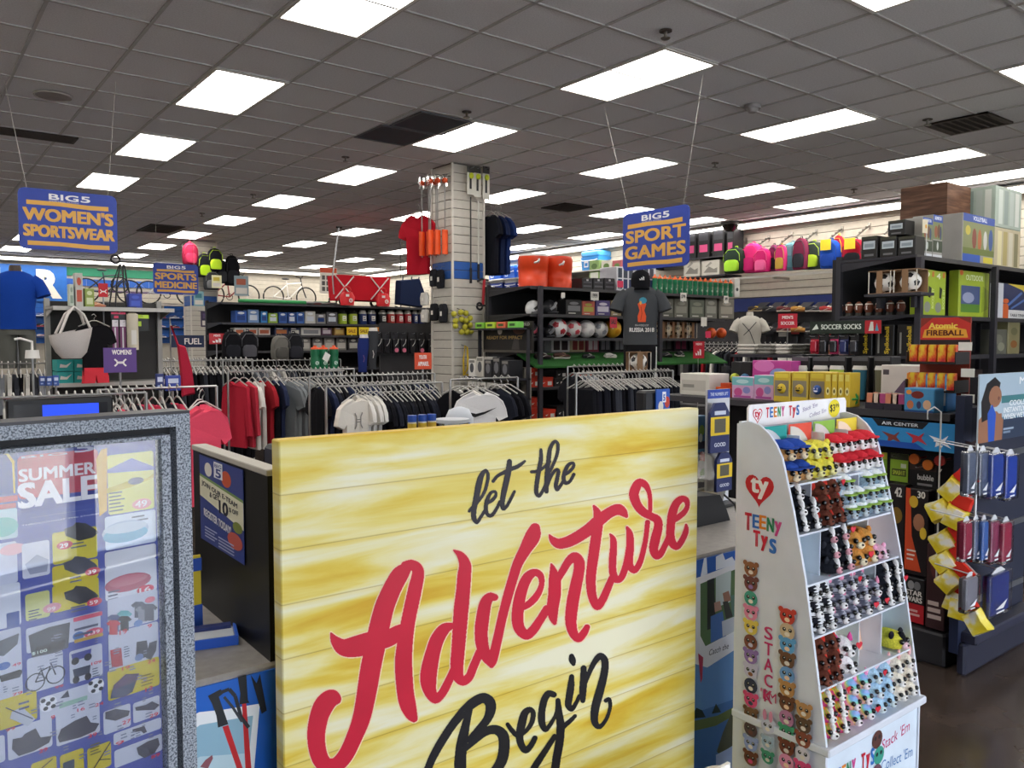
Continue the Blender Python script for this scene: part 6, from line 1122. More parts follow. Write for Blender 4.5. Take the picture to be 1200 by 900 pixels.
for i, (a, b, tp, c) in enumerate(((276, 290, 364, '#2b56a8'), (291, 304, 363, '#6f8fc0'), (306, 314, 365, '#2f7ab8'), (315, 326, 367, '#8fb03a'), (327, 337, 366, '#2f56a0'), (338, 347, 366, '#2c4f96'), (348, 357, 366, '#3560a8'), (358, 370, 365, '#c9c7c3'), (371, 382, 368, '#8a8886'), (383, 396, 366, '#55545a'))):
    fcarton(NY, a, b, tp, 1.84, .2, 'cooler_pack', ordered(10, i, 'soft cooler pack', 'left of the jugs on the back gondola'), c, [('r', .15, .2, .85, .6, '#cfd6e0' if i % 2 else '#1f3f80'), ('e', .5, .8, .3, .1, '#e3e6ea')], group='cooler packs', back=.1)
for i, (a, b, c, c2) in enumerate(((275, 288, '#d3cdc6', '#b8603a'), (289, 302, '#cfc9c2', '#b05a3c'), (303, 317, '#cbbdb4', '#a8583c'), (322, 338, '#2c3352', '#b06a3a'), (340, 352, '#252c4c', '#c8c4bc'), (353, 376, '#cfccc8', '#8a8a90'), (377, 389, '#5a3550', '#cfc0c8'), (392, 404, '#b88a4a', '#e0c070'), (432, 445, '#8a3a34', '#d8c0b0'), (446, 462, '#c98a2c', '#e6c05a'), (463, 480, '#5a5458', '#b0aaa8'))):
    fcarton(NY, a, b, 384, 1.65, .2, 'carton', ordered(11, i, 'small sports carton', 'on the second back shelf'), c, [('r', .1, .2, .9, .7, c2), ('r', .1, .8, .6, .92, '#e3ded6')], group='small sports cartons', back=.1)
for i, (a, b, c, wd) in enumerate(((406, 418, '#e0b81f', ()), (420, 432, '#e6cb2a', ()), (440, 452, '#d98a1f', ()), (463, 474, '#d8502a', ()))):
    loc, w_ = NY.spot(a, b, 1.7); ticket(NY, (a + b) / 2, 388, w_, .13, c, ordered(4, i, 'bright sale card', 'hanging under the jug shelf'), [('SALE', -.35, -.2, .35, .2)], '#7a3a14')
for i in range(6):
    a = 352 + 14 * i; fcarton(NY, a, a + 12, 396, 1.4, .2, 'carton', ordered(6, i, 'grey ball carton', 'on the lowest visible back shelf'), ['#8f8a86', '#5f5c5c', '#a39d98', '#77736f', '#3d3b3c', '#96918c'][i], [('r', .1, .15, .9, .6, '#c3beb6'), ('e', .5, .8, .25, .1, '#d8d3ca')], group='ball cartons', back=.1)
# red folding wagon, red drink totes, chair bag
loc, rz, w_, h_ = NY.item(398, 458, 324, 2.15 + .09, .1)
t = thing('folding_wagon', 'red fabric folding wagon with white cross braces on top', 'wagon', Vector((loc.x, loc.y, 2.15))); W2 = w_ / 2
MB().loft([[(x * s_, .45 * (y + .5), z) for x, y in ((-W2, -.5), (W2, -.5), (W2, .5), (-W2, .5))] for s_, z in ((.94, .1), (1, .1 + h_))], smooth=False).build('fabric_tub', fab('#c01d2b'), t)
for x in (-.5, .35):
    for s_ in (-1, 1): MB().tube([(x * w_ * .8 - s_ * .17, -.012, .12), (x * w_ * .8 + s_ * .17, -.012, .08 + h_)], .012, 5).build('cross_brace', mat('#d9d6d2', .4), t)
for x in (-W2 * .82, W2 * .82):
    for y in (.02, .43): MB().torus((x, y, .09), .07, .022, 'y', 16, 6).build('wheel', mat('#1c1c1e', .6), t); 
MB().tube([(-W2, .2, .2), (-W2 - .02, .2, .5), (-W2 + .1, .2, .62 + h_ * 1.7)], .012, 6).build('pull_handle', metal('#b5b5b8'), t); MB().tube([(-W2 + .06, .2, .62 + h_ * 1.7), (-W2 + .16, .2, .62 + h_ * 1.7)], .018, 6).build('grip', mat('#222', .6), t)
for i, (a, b) in enumerate(((398, 419), (440, 461))):
    p = NY.at((a + b) / 2, 349, -.12); P2 = [('body', MB().ell([(0, 0, -.12, .12, .06), (0, 0, .02, .14, .07), (0, 0, .1, .09, .05)], 14).mesh('body', mat('#d8232a', .4)), O3), ('handle', MB().torus((0, 0, .13), .06, .015, 'y', 14, 5).mesh('handle', mat('#d8232a', .4)), O3)]
    P = Print(-.075); P.ell(.03, -.04, .035, .035, '#f0ece8'); P.text('G', .012, -.06, .048, -.02, '#d8232a', .06); P.rect(-.06, .02, -.0, .06, '#f0ece8'); P2.append(('logo', P.mesh('logo'), O3))
    tt = put('drink_carrier', ['red drink bottle carrier at the left of the wagon', 'red drink bottle carrier at the right of the wagon'][i], 'carrier', Vector((p.x, 12.33, 2.27)), 0, P2, 'red bottle carriers')
loc, rz, w_, h_ = NY.item(463, 497, 326, 2.15, .15)
t = thing('folded_chair', 'dark navy folded camp chair on the back gondola', 'chair', loc); MB().pillow([(-w_ / 2, .05), (w_ * .4, 0), (w_ / 2, h_ * .5), (w_ * .3, h_), (-w_ * .45, h_ * .9)], .1, .85).build('fabric', fab('#1d2744'), t); [MB().tube([(x, 0, 0), (x + .05, 0, h_ * 1.05)], .012, 5).build('leg', metal('#55585e'), t) for x in (-w_ * .3, 0, w_ * .25)]; MB().cyl((-w_ * .3, 0, h_), (-w_ * .3, 0, h_ + .75), .008, n=5).build('pole', mat('#2a2a2c', .5), t)
for i, c in enumerate(('#2f8a4c', '#c9c3b8', '#a8605a', '#7d9a86', '#8c8882')):
    y = .08 + .03 * i; t = thing('folded_pole', ordered(5, i, 'long wrapped tent pole', 'lying on the back gondola'), 'pole', Vector((4.85 + .16 * i, 12.4 + .1 + .07 * i, 2.18 + .012 * (i % 2)))); MB().cyl((-.55, 0, 0), (.55, 0, 0), .03, n=8).build('sleeve', mat(c, .6), t); MB().cyl((.55, 0, 0), (.7, 0, 0), .015, n=8).build('tip', metal('#999'), t)
# bikes on a high ledge against the back wall
led = thing('bike_ledge', 'high white ledge on the back wall carrying the bicycles', 'shelf', (9.0, YN - .5, 2.56)); MB().box(-5.6, 3.4, 0, .42, -.03, 0).build('board', mat('#cfc8bc', .6), led); [MB().box(x - .02, x + .02, .05, .42, -.25, -.03).build('bracket', mat('#b9b2a6', .6), led) for x in (-5, -3, -1, 1, 3)]
def bike(label, x, frame_c, s_=1.0, flip=1):
    t = thing('bicycle', label, 'bicycle', (x, YN - .33, 2.56), 0, 'bicycles on the high ledge'); R_ = .33
    for wx in (-.52, .52):
        o = MB().torus((wx * flip, 0, R_), R_ - .02, .022, 'y', 28, 6).build('wheel', mat('#1d1d1f', .6), t); m = MB(); [m.tube([(wx * flip, 0, R_), (wx * flip + .31 * math.cos(q * PI / 4), 0, R_ + .31 * math.sin(q * PI / 4))], .003, 3) for q in range(8)]; m.build('spokes', metal('#c9c9cc'), o)
    q = lambda a, b: (a * flip, 0, b); m = MB()
    for a, b in (((-.12, .82), (-.05, .28)), ((-.1, .72), (.36, .78)), ((.38, .68), (-.05, .28)), ((-.52, .33), (-.05, .28)), ((-.52, .33), (-.1, .7))): m.tube([q(*a), q(*b)], .02, 6)
    m.build('frame', mat(frame_c, .35), t); MB().tube([q(.34, .92), q(.38, .68), q(.5, .36), q(.52, .33)], .018, 6).build('fork', mat('#26262a', .4), t)
    MB().sph(q(-.14, .88), (.13, .06, .03), 10, 6).build('saddle', mat('#1a1a1c', .6), t); MB().tube([(.3 * flip, -.25, .98), (.36 * flip, -.05, .94), (.36 * flip, .05, .94), (.3 * flip, .25, .98)], .014, 6).build('handlebar', mat('#222', .5), t); MB().torus(q(-.05, .28), .09, .012, 'y', 14, 5).build('crank', mat('#333', .5), t)
    return t
bike('white road bicycle in the middle of the ledge', U(340, 345, 'y', YN - .33).x, '#e6e3de'); bike('dark bicycle half hidden behind the far column', U(271, 345, 'y', YN - .33).x, '#7a2a2c'); bike('silver bicycle behind the sports medicine sign', U(198, 345, 'y', YN - .33).x, '#b9bcc2'); bike('black bicycle at the left of the ledge', U(127, 345, 'y', YN - .33).x, '#2a2c36')
t = thing('paper_sign', 'white sale poster with orange heading hanging at the back', 'sign', (U(385, 330, 'y', 16).x, 16, U(385, 344, 'y', 16).z)); MB().box(-.2, .2, 0, .004, 0, .55).build('sheet', mat('#e0dad0', .6), t); P = Print(-.001); P.rect(-.19, .44, .19, .54, '#d8583a'); [P.rect(-.15 + .1 * (k % 3), .05 + .12 * (k // 3), -.08 + .1 * (k % 3), .14 + .12 * (k // 3), '#55504e') for k in range(9)]; P.build(t, 'print'); [MB().tube([(x, 0, .55), (x, 0, CEIL - t.location.z - .01)], .002, 3).build('wire', mat('#aaa', .5), t) for x in (-.18, .18)]
# shoe wall far left
for r_ in range(3):
    for i in range(13):
        x = 2.75 + .36 * i; z = 2.2 - .27 * r_
        c = [('#2a2a30', '#b83a4a', '#d8d4d0'), ('#c9c6c8', '#3a4a8a', '#b8344a'), ('#4a5a8a', '#d8d8da', '#e0e0e2')][(i * 2 + r_) % 3]
        put('display_shoe', f'tiny display shoe on the far blue wall, {["upper","middle","lower"][r_]} row, {nth(i,13)}', 'shoe', (x, YN - .22, z), 0, kit(('dshoe', c), lambda: shoe_parts(*c)), 'display shoes on the far wall')
for r_ in range(3): o = MB().box(2.5, 7.3, YN - .26, YN - .05, 2.18 - .27 * r_, 2.2 - .27 * r_).build('shoe_ledge', mat('#33426a', .6), None); tag(o, f'{["upper","middle","lower"][r_]} long ledge of display shoes on the far blue wall', 'shelf', 'shoe ledges')

# ================================================================== EAST WALL GOODS (backpacks, coolers, cleats)
EW = Face('x', 12.15); ZW = lambda px, py, b=0: EW.zat(px, py, b)
rail = thing('hang_rail', 'long grey rail below the backpacks on the right wall', 'rail', (12.5, 0, 0)); MB().box(-.4, -.36, 5.6, 9.6, 2.66, 2.70).build('bar', metal('#b9b6b0'), rail); [MB().box(-.38, .1, y - .015, y + .015, 2.63, 2.67).build('arm', metal('#a9a6a0'), rail) for y in (5.7, 7.0, 8.3, 9.5)]
for k in range(9):
    y = 5.9 + .47 * k; t = thing('faceout_arm', f'sloped metal display arm on the right wall, {NTH[k]} from the right', 'hook', (XE - .03, y, 3.42), 0, 'display arms on the right wall'); MB().tube([(0, 0, 0), (-.42, 0, -.22)], .014, 6).build('arm', metal('#8d8882'), t); MB().box(-.02, .0, -.02, .02, -.06, .04).build('plate', metal('#a9a49c'), t); [MB().sph((-.1 - .1 * q, 0, -.035 - .052 * q), .02, 6, 4).build('stop', metal('#77736d'), t) for q in range(3)]
BP = [(846, 866, 290, '#28352c', '#9fd23c', 'dark green backpack with neon straps', 0), (867, 886, 285, '#e0367f', '#c92a70', 'pink hooded backpack', 0), (882, 897, 291, '#d92f78', '#f06aa0', 'deep pink backpack', 0), (898, 908, 287, '#8c3a66', '#2a2a30', 'plum backpack', 0), (906, 917, 287, '#e0407f', '#c8a24a', 'pink and gold backpack', 0), (913, 932, 284, '#7fb4c0', '#5c8e9c', 'pale teal backpack', 0), (926, 941, 279, '#7d2f4a', '#33333a', 'maroon backpack', 0), (936, 958, 283, '#3a443c', '#b5d23a', 'charcoal backpack with lime trim', 0), (958, 978, 281, '#2452b8', '#1d3f90', 'bright blue backpack with yellow tag', 1), (972, 984, 276, '#c02a3c', '#d8b82c', 'red and yellow backpack', 0), (985, 1007, 280, '#b0203a', '#1f1f24', 'red and black backpack with yellow tag', 1)]
for i, (a, b, tp, c, c2, nm, tg) in enumerate(BP):
    F2 = Face('x', 12.02 + .12 * (i % 2)); z = F2.zat((a + b) / 2, 317 - (i - 4) * .7); loc, rz, w_, h_ = F2.item(a, b, tp, z); put('backpack', nm + ' hanging on the right wall', 'backpack', loc, rz, backpack_parts(min(w_ * 1.15, .42), h_, c, c2, tg), 'backpacks on the right wall')
sh1 = thing('wall_shelf', 'upper wall shelf of tall black and pink cases', 'shelf', (12.1, 0, 3.12)); MB().box(0, .5, 9.3, 11.4, -.025, 0).build('board', mat('#35333a', .5), sh1); [MB().box(.1, .5, y, y + .02, -.12, -.025).build('bracket', mat('#35333a', .5), sh1) for y in (9.4, 11.2)]
sh2 = thing('wall_shelf', 'lower wall shelf of printed grey cartons', 'shelf', (12.1, 0, 2.78)); MB().box(0, .5, 9.3, 16.4, -.025, 0).build('board', mat('#35333a', .5), sh2); [MB().box(.1, .5, y, y + .02, -.12, -.025).build('bracket', mat('#35333a', .5), sh2) for y in (9.4, 12, 14, 16.2)]
for i, (a, b) in enumerate(((802, 814), (816, 830), (833, 847), (850, 858))):
    fcarton(EW, a, b, 267 + i * -1, 3.12, .3, 'bat_case', ordered(4, i, 'tall black case with pink panel', 'on the upper wall shelf'), '#1a191c', [('r', .15, .18, .85, .42, '#c84a7c'), ('r', .05, .9, .95, .97, '#c83a6a'), ('r', .1, .55, .9, .85, '#3a3a40')], group='black and pink cases')
for i, (a, b) in enumerate(((800, 819), (821, 842))):
    fcarton(EW, a, b, 305, 2.78, .3, 'shoe_carton', ['grey carton with line drawing, left one', 'grey carton with line drawing, right one'][i], '#bdb8ae', [('p', [(.1, .2), (.4, .6), (.7, .4), (.9, .5), (.9, .15)], '#7d7972'), ('p', [(.2, .6), (.5, .9), (.6, .8), (.3, .55)], '#8d8982')], group='grey drawn cartons')
WB = [(604, 621, 295, '#3f6aa8'), (626, 640, 300, '#8a9aa8'), (680, 702, 292, '#2f86cf'), (703, 716, 303, '#6f9a4a'), (717, 730, 301, '#b9b6b0')]
sh3 = thing('wall_shelf', 'high wall shelf of blue coolers near the column', 'shelf', (12.1, 0, 3.1)); MB().box(0, .5, 11.6, 17.2, -.025, 0).build('board', mat('#c9c6c0', .5), sh3); [MB().box(.1, .5, y, y + .02, -.12, -.025).build('bracket', mat('#b9b6b0', .5), sh3) for y in (11.8, 14, 16.9)]
for i, (a, b, tp, z) in enumerate(((572, 587, 312, 3.1), (589, 603, 311, 3.1), (605, 621, 310, 3.1), (573, 589, 327, 2.78), (591, 605, 327, 2.78), (606, 621, 326, 2.78))):
    loc, rz, w_, h_ = EW.item(a, b, tp, z, .05); put('ice_chest', ordered(3, i % 3, 'blue ice chest', f'on the {"high" if z > 3 else "low"} shelf near the column'), 'cooler', loc, rz, chest_parts(w_ * .96, .35, h_, '#2458b8' if i < 3 else '#2a3f96', '#2f6cd0' if i < 3 else '#d3d3d4'), 'blue ice chests')
loc, rz, w_, h_ = EW.item(679, 702, 294, 3.1, .05); put('ice_chest', 'large round-topped blue ice chest beside the orange coolers', 'cooler', loc, rz, chest_parts(w_ * .9, .4, h_, '#2f86cf', '#4a9ad8'))
for i, (a, b, c) in enumerate(((690, 702, '#7d9a5a'), (704, 716, '#b5b2a6'), (717, 728, '#93494e'))):
    fcarton(EW, a, b, 305, 2.78, .3, 'camp_pack', ordered(3, i, 'clear camping pack', 'behind the soccer gondola'), c, [('r', .1, .2, .9, .5, '#d8d8cc'), ('e', .5, .75, .3, .12, '#4f6a34')], group='camping packs')
for i in range(3): ticket(EW, 610 + 0 * i, 346, .15, .14, '#d9d98a', 'yellow price ticket below the ice chests') if i == 0 else None
# wall of gloves, sandals and cleats
for i in range(12):
    px, py = 884 + 17 * (i % 6), 362 + 24 * (i // 6); p = EW.at(px, py, .1)
    c = [('#2c2226', '#c9b79a', '#d8b83c'), ('#2a2a2e', '#3a3a40', '#c8c4be'), ('#6a2a2c', '#e0d6c6', '#d8d0c4'), ('#c08a3c', '#8a5a2c', '#e8d6a8'), ('#33333a', '#d8d4ce', '#9a9a9e'), ('#b83a3a', '#e6ddd2', '#e8e2da')][i % 6]
    t = put('wall_shoe', f'display shoe on the right wall, {["upper","lower"][i//6]} row, {nth(i%6,6)}', 'shoe', p - Vector((0, 0, .05)), -PI / 2, kit(('wshoe', i % 6), lambda: shoe_parts(*c, L_=.3)), 'display shoes on the right wall', rot=(.5, 0, -PI / 2)); inst('bracket', kit('wbr', lambda: MB().box(-.1, .1, .02, .38, -.012, 0).mesh('bracket', mat('#3a3a3e', .5))), t)
for i in range(10):
    px = 872 + 15 * i; p = EW.at(px, 388 + 3 * (i % 2), .41); put('glove_pack', ordered(10, i, 'black glove pack', 'hanging low on the right wall'), 'gloves', p - Vector((0, 0, .3)), -PI / 2, kit(('glv', i % 3), lambda: pegcard_parts(.16, .32, '#17171a', ['#c9c6c0', '#b83a3a', '#44444a'][i % 3], '#26262b')), 'glove packs')
p = EW.at(923, 376, -1.2); t = thing('rack_sign', "red sign reading MEN'S SOCCER on a stem", 'sign', p, -PI / 2 + .5); MB().box(-.14, .14, 0, .004, -.11, .11).build('card', mat('#c2283c', .4), t); P = Print(-.0006); P.text("MEN'S", -.08, .03, .08, .08, '#f2e8e8', .04); P.text('SOCCER', -.1, -.06, .1, -.01, '#f2e8e8', .04); P.build(t, 'print'); MB().cyl((0, .01, -p.z), (0, .01, -.1), .01, n=6).build('stem', metal('#9a9a9c'), t); MB().cyl((0, .01, -p.z), (0, .01, -p.z + .02), .15, n=16).build('foot', metal('#77777a'), t)
# soccer socks header and packs on the west end of the games gondola
t = thing('header_sign', 'green header sign reading SOCCER SOCKS with red ends', 'sign', (5.95, 3.42, 1.61), -PI / 2); MB().box(-.3, .3, 0, .012, 0, .1).build('panel', mat('#1d2a20', .45), t); P = Print(-.0006); P.text('SOCCER SOCKS', -.2, .035, .14, .075, '#dfe6dc', .03); P.rect(.17, 0, .3, .1, '#c02a34'); P.poly([(.2, .02), (.215, .09), (.235, .09), (.24, .02)], '#e8e6da'); P.poly([(-.28, .03), (-.24, .08), (-.22, .04)], '#dfe6dc'); P.poly([(.25, .02), (.265, .08), (.28, .02)], '#4fa9c4'); P.build(t, 'print')
for i in range(5):
    put('sock_pack', ordered(5, i, 'hanging sock pack', 'under the soccer socks header'), 'socks', (5.93, 3.66 - .085 * i, 1.45), -PI / 2, kit(('sock', i), lambda: pegcard_parts(.07, .15, ['#b5243a', '#17171b', '#c83a6a', '#2a2f5c', '#17171b'][i], '#1d1d20', ['#a81f34', '#26262b', '#26262b', '#2c3366', '#33333a'][i])), 'sock packs')
# ================================================================== THINGS HUNG ON THE COLUMN
for i in range(6):
    y = 8.14 + .065 * i; x = 5.28 - .06 * (i % 3); t = thing('safety_flag', f'orange whip flag on a rod at the column, {NTH[i]} from the corner', 'flag', (x, y, 0), 0, 'orange safety flags')
    z0, z1 = U(505, 300, 'x', 5.25).z, U(505, 210, 'x', 5.25).z
    MB().cyl((0, 0, z0 - .02), (0, 0, z1), .007, n=6).build('rod', mat('#8a8682', .4), t); MB().ell([(0, 0, z0, .042, .02), (0, 0, z0 + .29, .042, .02)], 8).build('flag_sleeve', mat('#e8531c', .5), t); MB().sph((0, 0, z1 - .05), .035, 10, 7).build('ball_top', mat('#e2572a', .4), t); MB().box(-.03, .03, -.02, .02, z1 - .12, z1 + .02).build('package', glass_mat('clear_blister', (.95, .95, .93), .1, .1), t); MB().tube([(0, 0, z1), (.36 - x + 5.0, 0, z1 + .01)], .005, 4).build('hook', metal('#6a6864'), t)
TEE = [(-.165, 0), (0, -.006), (.165, 0), (.158, .25), (.166, .47), (.2, .425), (.288, .465), (.272, .55), (.238, .63), (.17, .685), (.075, .725), (.04, .7), (0, .69), (-.04, .7), (-.075, .725), (-.17, .685), (-.238, .63), (-.272, .55), (-.288, .465), (-.2, .425), (-.166, .47), (-.158, .25)]
def tee_mesh(key, c, t=.03): return kit(('tee', key), lambda: MB().pillow(TEE, t, .97, .006).mesh('fabric', fab(c)))
hang_m = kit('hanger', lambda: MB().tube([(-.2, 0, .645), (-.03, 0, .725), (.03, 0, .725), (.2, 0, .645)], .007, 4).tube([(0, 0, .72), (0, 0, .76), (.025, 0, .79), (.0, 0, .82), (-.028, 0, .8)], .0055, 4).mesh('hanger', mat('#b9b6b1', .3)))
def shirt(label, loc, rz, c, s_=1, group=None, name='hanging_shirt', key=None, prints=None, hanger=True):
    t = thing(name, label, 'shirt', loc, rz, group); t.scale = (s_, s_, s_); inst('fabric', tee_mesh(key or c, c), t, (0, 0, -.04))
    if hanger: inst('hanger', hang_m, t)
    if prints: prints.build(t, 'print', .8)
    return t
p = U(487, 318, 'y', 8.62); shirt('red jersey hanging high on the column beside the flags', (5.2, 8.62, U(490, 318, 'x', 5.2).z), -1.15, '#b3182a', 1.0)
p = U(575, 319, 'y', 8.02); z_ = p.z
for i in range(3): shirt(['black shorts set on the right side of the column', 'navy jersey on the right side of the column', 'royal navy jersey furthest right on the column'][i], (5.93 + .07 * i, 8.1 + .0 * i, z_ + .02), [-1.75, -1.6, -1.45][i], ['#14161f', '#16213f', '#1a2c5c'][i], 1.0)
for i, px in enumerate((552, 560, 570)):
    Fc = Face('y', 8.0); z = Fc.zat(px, 228 + 3 * i); loc, rz, w_, h_ = Fc.item(px - 4, px + 4, 195, z); t = put('tether_set', ordered(3, i, 'carded tether ball set', 'at the top of the column'), 'toy', loc + Vector((0, 0, 0)), 0, pegcard_parts(w_, h_, '#d6d3c8', '#3a3a3a', None, .03, [('r', .35, .2, .65, .6, '#2c2c30')])); MB().sph((0, -.02, h_ * .66), (w_ * .33, .02, w_ * .36), 10, 7).build('ball', mat('#c8d832', .4), t)
for i, (px, t0, b0, c) in enumerate(((552, 231, 330, '#3a3836'), (561, 234, 325, '#c8c5be'))):
    Fc = Face('y', 8.02); z = Fc.zat(px, b0); t = thing('pole', ['thin black pole hanging on the column front', 'thin pale pole hanging on the column front'][i], 'pole', (Fc.at(px).x, 8.02, z)); MB().cyl((0, 0, 0), (0, 0, Fc.zat(px, t0) - z), .009, n=6).build('shaft', mat(c, .4), t); MB().cyl((0, 0, -.02), (0, 0, .16), .016, n=6).build('grip', mat('#1d1d1f', .7), t)
# gloves, hats and yellow ball packs lower on the column
GL = [(505, 512, 312, 336, '#26262b', 'black glove pair with white cuff'), (513, 520, 312, 338, '#1f1f24', 'plain black glove pair'), (493, 503, 340, 358, '#cfcbc4', 'white knit glove pair'), (494, 503, 360, 378, '#c4c0b9', 'grey knit hat'), (505, 513, 352, 376, '#1d1d21', 'black sleeve pack'), (515, 524, 352, 378, '#26262b', 'dark sleeve pack nearest the corner')]
for a, b, tp, bp_, c, nm in GL:
    F2 = Face('x', 5.3); z = F2.zat((a + b) / 2, bp_); loc, rz, w_, h_ = F2.item(a, b, tp, z); w_ = min(w_, .16)
    t = put('glove', nm + ' hooked on the column', 'gloves', loc, rz, [('hand', MB().pillow([(-w_ * .4, 0), (w_ * .4, 0), (w_ * .5, h_ * .6), (w_ * .3, h_ * .85), (-w_ * .3, h_ * .85), (-w_ * .5, h_ * .5)], .03, .8).mesh('hand', fab(c)), O3), ('tag', MB().box(-.02, .02, -.035, -.033, h_ * .3, h_ * .5).mesh('tag', mat('#e3dfd6', .5)), O3), ('loop', MB().tube([(0, 0, h_ * .8), (0, .02, h_), (0, .06, h_)], .003, 4).mesh('loop', metal('#999')), O3)])
yb = [(532, 368), (540, 366), (546, 367), (534, 376), (541, 374), (551, 373), (534, 382), (546, 376), (545, 383), (551, 381), (541, 389), (547, 389), (552, 388)]
for i, (px, py) in enumerate(yb):
    p = U(px, py, 'y', 8.02); t = thing('yellow_ball', f'dull yellow ball hanging in the cluster on the column, {NTH[i]} down', 'ball', p, 0, 'yellow balls on the column'); MB().sph((0, 0, 0), .036, 10, 7).build('shell', mat('#b5ad33', .5), t); MB().tube([(0, .0, .03), (0, .08, .05)], .004, 4).build('net_cord', mat('#222', .7), t)
p = U(546, 440, 'y', 8.0); t = thing('jump_rope', 'yellow coiled jump rope hanging low on the column', 'rope', p); MB().tube([(-.03, 0, 0), (-.035, 0, .2), (-.01, 0, .36), (.02, 0, .34), (.03, 0, .2), (.025, 0, .08), (-.02, 0, .02), (.04, 0, 0)], .011, 6).build('cord', mat('#d8b52c', .5), t); MB().tube([(0, 0, .35), (0, .1, .37)], .005, 4).build('hook', metal('#888'), t)
# ================================================================== APPAREL RACKS
def rack(label, x0, x1, y, zb):
    t = thing('clothes_rack', label, 'rack', ((x0 + x1) / 2, y, 0)); w = (x1 - x0) / 2 + .05; c = metal('#a9a8a6', .3)
    MB().tube([(-w, 0, zb), (w, 0, zb)], .008, 6).build('rail', c, t)
    for s_ in (-1, 1): MB().tube([(s_ * w, 0, .03), (s_ * w, 0, zb)], .01, 6).build('post', c, t); MB().tube([(s_ * w, -.28, .03), (s_ * w, .28, .03)], .016, 6).build('foot', c, t)
    return t
SH = {'tee': TEE,
      'long': [(-.17, 0), (.17, 0), (.17, .5), (.2, .12), (.27, .14), (.22, .66), (.07, .72), (0, .69), (-.07, .72), (-.22, .66), (-.27, .14), (-.2, .12), (-.17, .5)],
      'tank': [(-.17, 0), (.17, 0), (.18, .45), (.12, .55), (.1, .71), (.06, .71), (0, .58), (-.06, .71), (-.1, .71), (-.12, .55), (-.18, .45)],
      'pants': [(-.16, -.2), (-.03, -.2), (0, .42), (.03, -.2), (.16, -.2), (.17, .3), (.15, .69), (-.15, .69), (-.17, .3)]}
def gar(kind, c): return kit(('gar', kind, c), lambda: MB().pillow(SH[kind], .02, .97, .006).mesh('fabric', fab(c)))
CNAME = {'#14141a': 'black', '#17171d': 'jet black', '#1b1c24': 'charcoal black', '#232530': 'dark slate', '#c22c40': 'red', '#c93a4c': 'light red', '#7d8286': 'grey', '#868b8f': 'light grey', '#e6e2dc': 'white', '#dedad4': 'off-white', '#2b3350': 'navy', '#f0526c': 'coral', '#e24a66': 'dark coral', '#3a3c44': 'charcoal', '#8a8d94': 'pale grey', '#a7242f': 'deep red', '#4a4d56': 'slate', '#55708a': 'steel blue'}
def fill(rk, x0, x1, y, zb, seq, where, s_=1.0, turn=0, jitter=.12):
    n = len(seq)
    for i, (kind, c) in enumerate(seq):
        x = x0 + (x1 - x0) * (i + .5) / n; nm = {'tee': 'T-shirt', 'long': 'long-sleeved top', 'tank': 'tank top', 'pants': 'pair of pants'}[kind]
        t = thing('hanging_garment', f'{CNAME.get(c, "dark")} {nm} on {where}, {nth(i, n) if i else "leftmost"} along the rail', 'clothes', (x, y, zb - .795 * s_), PI / 2 + turn + random.uniform(-jitter, jitter), f'garments on {where}'); t.scale = (s_, s_, s_)
        inst('fabric', gar(kind, c), t, (0, 0, -.035)); inst('hanger', hang_m, t)
    # a dense second row of swing tags
B, J, K_, D_ = '#14141a', '#17171d', '#1b1c24', '#232530'
# far row behind
rack('low clothes rack far behind the youth sign', 3.3, 4.9, 10.3, 1.30); fill(None, 3.3, 4.9, 10.3, 1.30, [('tee', random.choice([B, J, '#3a3c44', '#8a8d94', '#dedad4', '#4a4d56'])) for _ in range(22)], 'the far rack')
rack('clothes rack of black garments left of the red shirts', 2.15, 3.3, 9.3, 1.34); fill(None, 2.15, 3.3, 9.3, 1.34, [('pants', random.choice([B, J, K_])) for _ in range(20)], 'the black pants rack', 1.1)
rack('clothes rack with red shirts and grey T-shirts', 2.42, 3.55, 7.2, 1.28)
fill(None, 2.4, 2.55, 7.2, 1.28, [('long', '#c22c40'), ('long', '#c93a4c')], 'the red end of the mixed rack', .82, .3, .05)
fill(None, 2.56, 2.85, 7.2, 1.28, [('tee', '#e6e2dc'), ('tank', '#dedad4'), ('tee', '#a7242f'), ('pants', '#17171d'), ('tee', '#2b3350')], 'the white-navy stretch, mixed rack', .85)
fill(None, 2.86, 3.12, 7.2, 1.27, [('tee', '#7d8286'), ('tee', '#868b8f'), ('tee', '#7d8286'), ('tee', '#868b8f'), ('tee', '#7d8286')], 'the grey part of the mixed rack', .88, .45, .05)
fill(None, 3.13, 3.55, 7.2, 1.28, [('tee', random.choice([B, J, K_])) for _ in range(9)], 'the black part of the mixed rack', .9)
rack('clothes rack with white logo shirts nearest the canvas', 2.55, 3.45, 5.45, 1.22)
P = Print(-.042); ua = '#8a8580'
for s_ in (-1, 1): P.line([(s_ * .055, .54), (s_ * .03, .50), (s_ * .03, .42), (s_ * .055, .38)], .016, ua); P.line([(-.03, .46 + s_ * .012), (.03, .46 + s_ * .012)], .01, ua)
shirt('white T-shirt with crossed-arc logo facing the front', (2.66, 5.3, 1.22 - .8 * .72), .35, '#e3dcd2', .72, None, 'hanging_shirt', None, P)
fill(None, 2.76, 2.93, 5.45, 1.22, [('tee', '#e6e2dc'), ('tee', '#dedad4'), ('tee', '#e6e2dc'), ('tee', B)], 'the white part of the nearest rack', .72, .1, .05)
fill(None, 2.93, 3.45, 5.45, 1.22, [('tee', random.choice([B, J, K_, D_])) for _ in range(12)], 'the black part of the nearest rack', .82)
